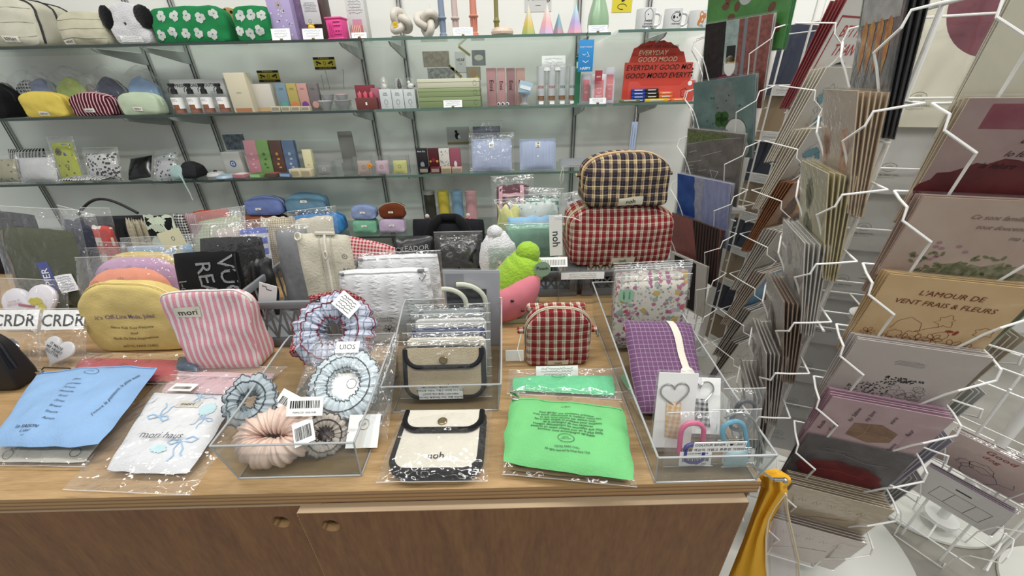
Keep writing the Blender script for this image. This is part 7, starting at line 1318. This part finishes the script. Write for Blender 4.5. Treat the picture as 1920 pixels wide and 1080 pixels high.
yk = .475; kcard('white card with a silver ring and a black checked ribbon, behind the orange one', [Vector((.262, .43, TZ+.010)), Vector((.318, .43, TZ+.010)), PY(1356, 712, yk), PY(1290, 704, yk)], art_heart('#3a3a3e', '#b5b5b5', 0))
def carab(label, u, v, y, c, s_, rot, tagc=True, c2=None):
    a = PY(u, v, y); w_, h = .05*s_, .07*s_; P0 = Pillow((a.x-w_*.62, y-.006, TZ+.006), (a.x+w_*.62, y-.006, TZ+.006), (a.x+w_*.62, y+.012, TZ+.085), (a.x-w_*.62, y+.012, TZ+.085), .001); T = thing('carabiner_key_ring', label, 'key ring', P0.M)
    pts = [(x, yy, .003) for x, yy in move((rrect(w_*.62, h*.8, w_*.28), []), 0, 0, rot)[0]]; MB().tube(pts, .0035*s_, gloss(c, .3), 8, True).build('carabiner', T)
    if c2: MB().tube([(x*.8+.004, yy*.5-.018, .006) for x, yy, _ in pts], .003, gloss(c2, .3), 8, True).build('second_carabiner', T)
    if tagc:
        mb = MB(); fx, fy = .006, -.026; mb.d(rect(fx, fy, .046, .024), lambda p, q: Vector((p, q, .0075)), WHITE); mb.d(barcode(fx, fy, .038, .009, len(label)), lambda p, q: Vector((p, q, .008)), INK); mb.d([move(text('COLOUR BINER, BLUE', .0036), fx, fy+.0085), move(text('₩ 1,000', .0045), fx+.008, fy-.009)], lambda p, q: Vector((p, q, .008)), INK); mb.build('barcode_sticker', T)
    P2 = Pillow((-w_*.62, -.04, 0), (w_*.62, -.04, 0), (w_*.62, .042, 0), (-w_*.62, .042, 0), .007, .002, 3); o, _ = bagged(P2, None, grow=.004, haze=.07, st=.9, parent=T, up=0, t=.009); return T
carab('pink carabiner with a blue one in a clear bag, left front of the long bin', 1290, 850, .385, '#c95a82', 1.05, 0, True, '#3a3a86')
carab('sky blue carabiner in a clear bag, right front of the long bin', 1368, 850, .388, '#5fa0b8', 1.0, .3)
carab('black carabiner lying behind the blue one', 1385, 800, .43, '#3a3c40', .9, -.3, False)
lay('small aqua pouch in a clear bag in the right front corner of the long bin', 'pouch', [Vector((.30, .372, TZ+.006)), Vector((.334, .372, TZ+.006)), Vector((.334, .378, TZ+.035)), Vector((.30, .378, TZ+.035))], .004, fab('#9fc4c9'), seed=99, bag=.003, haze=.1, up=0)
sign('white price strip for the colour carabiners stuck on the bin rim', 1300, 1398, 829, 847, .338, 0, ['COLOUR BINER ( ₩1,000 )', '다양한 색상의 가볍고 튼튼한 카라비너 키링'], 0)
tag(MB().tube([Vector((.30+.05*(i/14), .40-.05*sin(pi*i/14)*0-.02*(i/14), .875+.022*sin(pi*i/14)-.03*(i/14)**2)) for i in range(15)], .0018, METAL, 8).tube([(.35, .38, .845), (.352, .372, .835), (.349, .37, .83)], .0018, METAL, 8).build('steel_wire', None), 'curved steel wire hooked over the right rim of the long bin', 'wire')
# ---- scrunchies
def scrunchie(label, M_, Rr, r, mat, seed, lines=None, ruf=11, tagt=None, bagc=None, sq=1.0):
    T = thing('scrunchie', label, 'scrunchie', M_); nu, nv = 200, 18; V = []; F = []; rd_ = random.Random(seed); ph = rd_.uniform(0, 6)
    def P_(i, j, k=1.0):
        a = 2*pi*i/nu; b = 2*pi*j/nv; s_ = 1+.09*sin(a*ruf*2+ph+1.3*sin(b)+2*noise.noise(Vector((cos(a)*2, sin(a)*2, seed+4))))+.07*sin(a*ruf*3.7+b*2+ph)+.30*noise.noise(Vector((cos(a)*3, sin(a)*3, seed)))
        rr_ = r*s_*k; return Vector(((Rr+rr_*cos(b)*1.15)*cos(a), (Rr*sq+rr_*cos(b)*1.15)*sin(a), rr_*sin(b)*.9))
    for i in range(nu): V += [P_(i, j) for j in range(nv)]
    for i in range(nu): F += [(i*nv+j, ((i+1) % nu)*nv+j, ((i+1) % nu)*nv+(j+1) % nv, i*nv+(j+1) % nv) for j in range(nv)]
    MB().add(V, F, mat).build('gathered_fabric', T, None, 60)
    if lines:
        mb = MB(); [mb.tube([P_(i, j, 1.03) for i in range(nu)], .0011, paper(lines), 4, True) for j in (1, 4, 7, 16)]; mb.build('piping', T)
    if tagt: mb = MB().box((0, Rr*sq+r+.004, r), (.04, .02, .0012), WHITE, 0); mb.d(move(text(tagt, .0125, 0, .03), 0, Rr*sq+r+.004), lambda a, b: Vector((a, b, r+.0009)), INK); mb.build('brand_tag', T)
    return T
def face(u, v, y, tilt, rz=0.0): p = PY(u, v, y); return Matrix.Translation(p) @ Matrix.Rotation(rz, 4, 'Z') @ Matrix.Rotation(radians(tilt), 4, 'X')
T = scrunchie('pale blue scrunchie with dark piping in a clear bag, white lettered tag', face(648, 722, .505, 38), .042, .0155, fab('#c6d3da', 120.0, .8), 3, '#3b4347', 13, 'UIOS')
P2 = Pillow((-.095, -.085, -.004), (.08, -.105, -.004), (.10, .07, -.004), (-.05, .085, -.004), .022, .006, 5, 3); mb = MB(); P2.mesh(mb, film('#ffffff', .04, 50.0, 1.0), 26, 22); mb.build('plastic_bag', T)
mb = MB().box((.0, -.01, .0), (.05, .06, .001), WHITE).d([ring(.01, .002, .008, .008, .0008)], lambda a, b: Vector((a, b, .001)), INK).box((.045, -.075, .012), (.05, .05, .001), WHITE); mb.d([ring(.045, -.065, .008, .008, .0009), move(text('UP', .006), .045, -.065)], lambda a, b: Vector((a, b, .0132)), INK); mb.build('insert_card', T)
mb = MB(); f = lambda a, b: Vector((a-.075, b-.03, .022)); mb.d(move(rect(0, 0, .048, .028), 0, 0, -.45), f, WHITE); mb.d(move(barcode(0, -.002, .036, .012, 6), 0, 0, -.45), lambda a, b: f(a, b)+Vector((0, 0, .0006)), INK); mb.build('barcode_sticker', T)
T = scrunchie('navy and red plaid scrunchie on top at the back of the leftmost bin', face(628, 622, .60, 48), .047, .024, gridfab('#b9bfcc', '#5a6380', .012, .16), 5, '#7c1f2a', 9)
mb = MB(); f = lambda a, b: Vector((.03+a, .045+b, .03)); mb.d(move(rect(0, 0, .045, .032), 0, 0, -.7), f, WHITE); mb.d(move(scrib(0, 0, .038, .026, 5, .0009), 0, 0, -.7), lambda a, b: f(a, b)+Vector((0, 0, .0006)), INK); mb.build('care_label', T)
mb = MB()
for a0 in (0.9, 1.7, 3.2, 5.6):
    mb.tube([((.047+.026)*cos(a0+t_*.1), (.047+.026)*sin(a0+t_*.1), -.01+.006*t_) for t_ in range(6)], .006, plaid('#8c2430', '#6f1822', '#d9cfc4', .01, '#c9b0b0'), 6)
mb.build('plaid_trim', T)
T = scrunchie('pale pink satin scrunchie at the front of the leftmost bin', face(515, 818, .425, 30), .040, .0175, gloss('#d6bcae', .45), 8, None, 10, None, sq=.62)
mb = MB(); f = lambda a, b: Vector((.055+a, .0+b, .022)); mb.d(move(rect(0, 0, .03, .036), 0, 0, .4), f, WHITE); mb.d(move(barcode(0, 0, .024, .02, 9), 0, 0, .4), lambda a, b: f(a, b)+Vector((0, 0, .0006)), INK); mb.build('barcode_label', T)
scrunchie('grey blue scrunchie with dark edging at the left of the leftmost bin', face(470, 752, .47, 40), .027, .013, fab('#a3aeb4', 120.0, .8), 9, '#4a5257', 9)
scrunchie('cream scrunchie with grey piping at the right inside the leftmost bin', face(608, 815, .43, 60, .6), .022, .010, fab('#b5aca3', 120.0, .8), 12, '#4a4643', 9)
scrunchie('small white bagged scrunchie showing through the bin wall', face(640, 790, .46, 30), .026, .010, fab('#a9a4a4', 120.0, .6), 15, '#7d6f74', 8)
a = PY(572, 762, .44); o = MB().box((0, 0, 0), (.055, .028, .001), WHITE); o.d(barcode(0, .003, .045, .011, 5), lambda x, y: Vector((x, y, .0009)), INK); o.d(move(text('POM & CO  1018-13-08', .0035), 0, -.009), lambda x, y: Vector((x, y, .0009)), INK); tag(o.build('barcode_card', None, Matrix.Translation(a) @ Matrix.Rotation(radians(50), 4, 'X')), 'white barcode card in the middle of the leftmost bin', 'card')
# ---- yellow bag hanging beside the table
ym = N('mustard_canvas'); tcy = ym.n('ShaderNodeTexCoord').outputs['Object']; nzy = ym.n('ShaderNodeTexNoise', _Vector=tcy, _Scale=12.0).outputs[0]; ym.bsdf(ym.mix(nzy, hx('#c98f10'), hx('#e0ab1c')), .8, bump=ym.nbump(200.0, .3)); ym = ym.m
T = thing('yellow_bag', 'mustard yellow cloth bag with a clear vinyl pocket hanging beside the table corner', 'bag', (.38, .42, .6)); O = Vector((.38, .42, .6))
def loft(Lp, Rp, y0, amp, nf, m, mb, nx=22, ny=30, off=0.0):
    def at(P_, t_):
        k = t_*(len(P_)-1); i = min(int(k), len(P_)-2); f_ = k-i; f_ = f_*f_*(3-2*f_)*.5+f_*.5; return (P_[i][0]*(1-f_)+P_[i+1][0]*f_, P_[i][1]*(1-f_)+P_[i+1][1]*f_)
    V = []
    for j in range(ny+1):
        for i in range(nx+1):
            a_ = at(Lp, j/ny); b__ = at(Rp, j/ny); s_ = i/nx; u_ = a_[0]*(1-s_)+b__[0]*s_; v_ = a_[1]*(1-s_)+b__[1]*s_
            V.append(PY(u_, v_, y0+off+amp*sin(s_*nf+j*.1)*(1-.6*j/ny)+.012*sin(pi*s_)*-1)-O)
    return mb.add(V, [(j*(nx+1)+i, j*(nx+1)+i+1, (j+1)*(nx+1)+i+1, (j+1)*(nx+1)+i) for j in range(ny) for i in range(nx)], m)
Ly = [(1427, 892), (1426, 915), (1420, 935), (1408, 970), (1392, 1015), (1374, 1060), (1358, 1100)]; Ry = [(1472, 900), (1478, 925), (1462, 950), (1446, 975), (1438, 1010), (1437, 1060), (1442, 1110)]
mb = MB(); loft(Ly, Ry, .405, .006, 14, ym, mb); loft(Ly, Ry, .425, .004, 9, ym, mb); mb.ball(PY(1450, 900, .412)-O, .026, ym, 12, (1.0, .55, .7), .25); mb.build('yellow_cloth', T)
Lc = [(1452, 965), (1442, 1000), (1440, 1040), (1442, 1100)]; Rc = [(1474, 928), (1477, 960), (1488, 1010), (1497, 1050), (1500, 1105)]
mb = MB(); loft(Lc, Rc, .41, .003, 3, film('#efe9ea', .12, 20.0, .3), mb, 10, 20); mb.build('vinyl_pocket', T)
mb = MB(); mb.tube([PY(u_, v_, .404)-O for u_, v_ in Rc], .0016, paper('#d6c6a0'), 6); mb.tube([PY(u_, v_, .402)-O for u_, v_ in [(1473, 925), (1452, 950), (1440, 975), (1436, 1010), (1436, 1060), (1441, 1105)]], .002, paper('#d9cfb8'), 6); mb.build('piping', T)
mb = MB().tube([PY(1450, 899, .385)-O, PY(1470, 900, .385)-O], .0028, METAL, 8).ball(PY(1472, 901, .385)-O, .0045, METAL, 8); mb.tube([PY(1450, 899, .385)-O, Vector((.345, .40, .79))-O], .0022, METAL, 6); mb.build('hook', T)
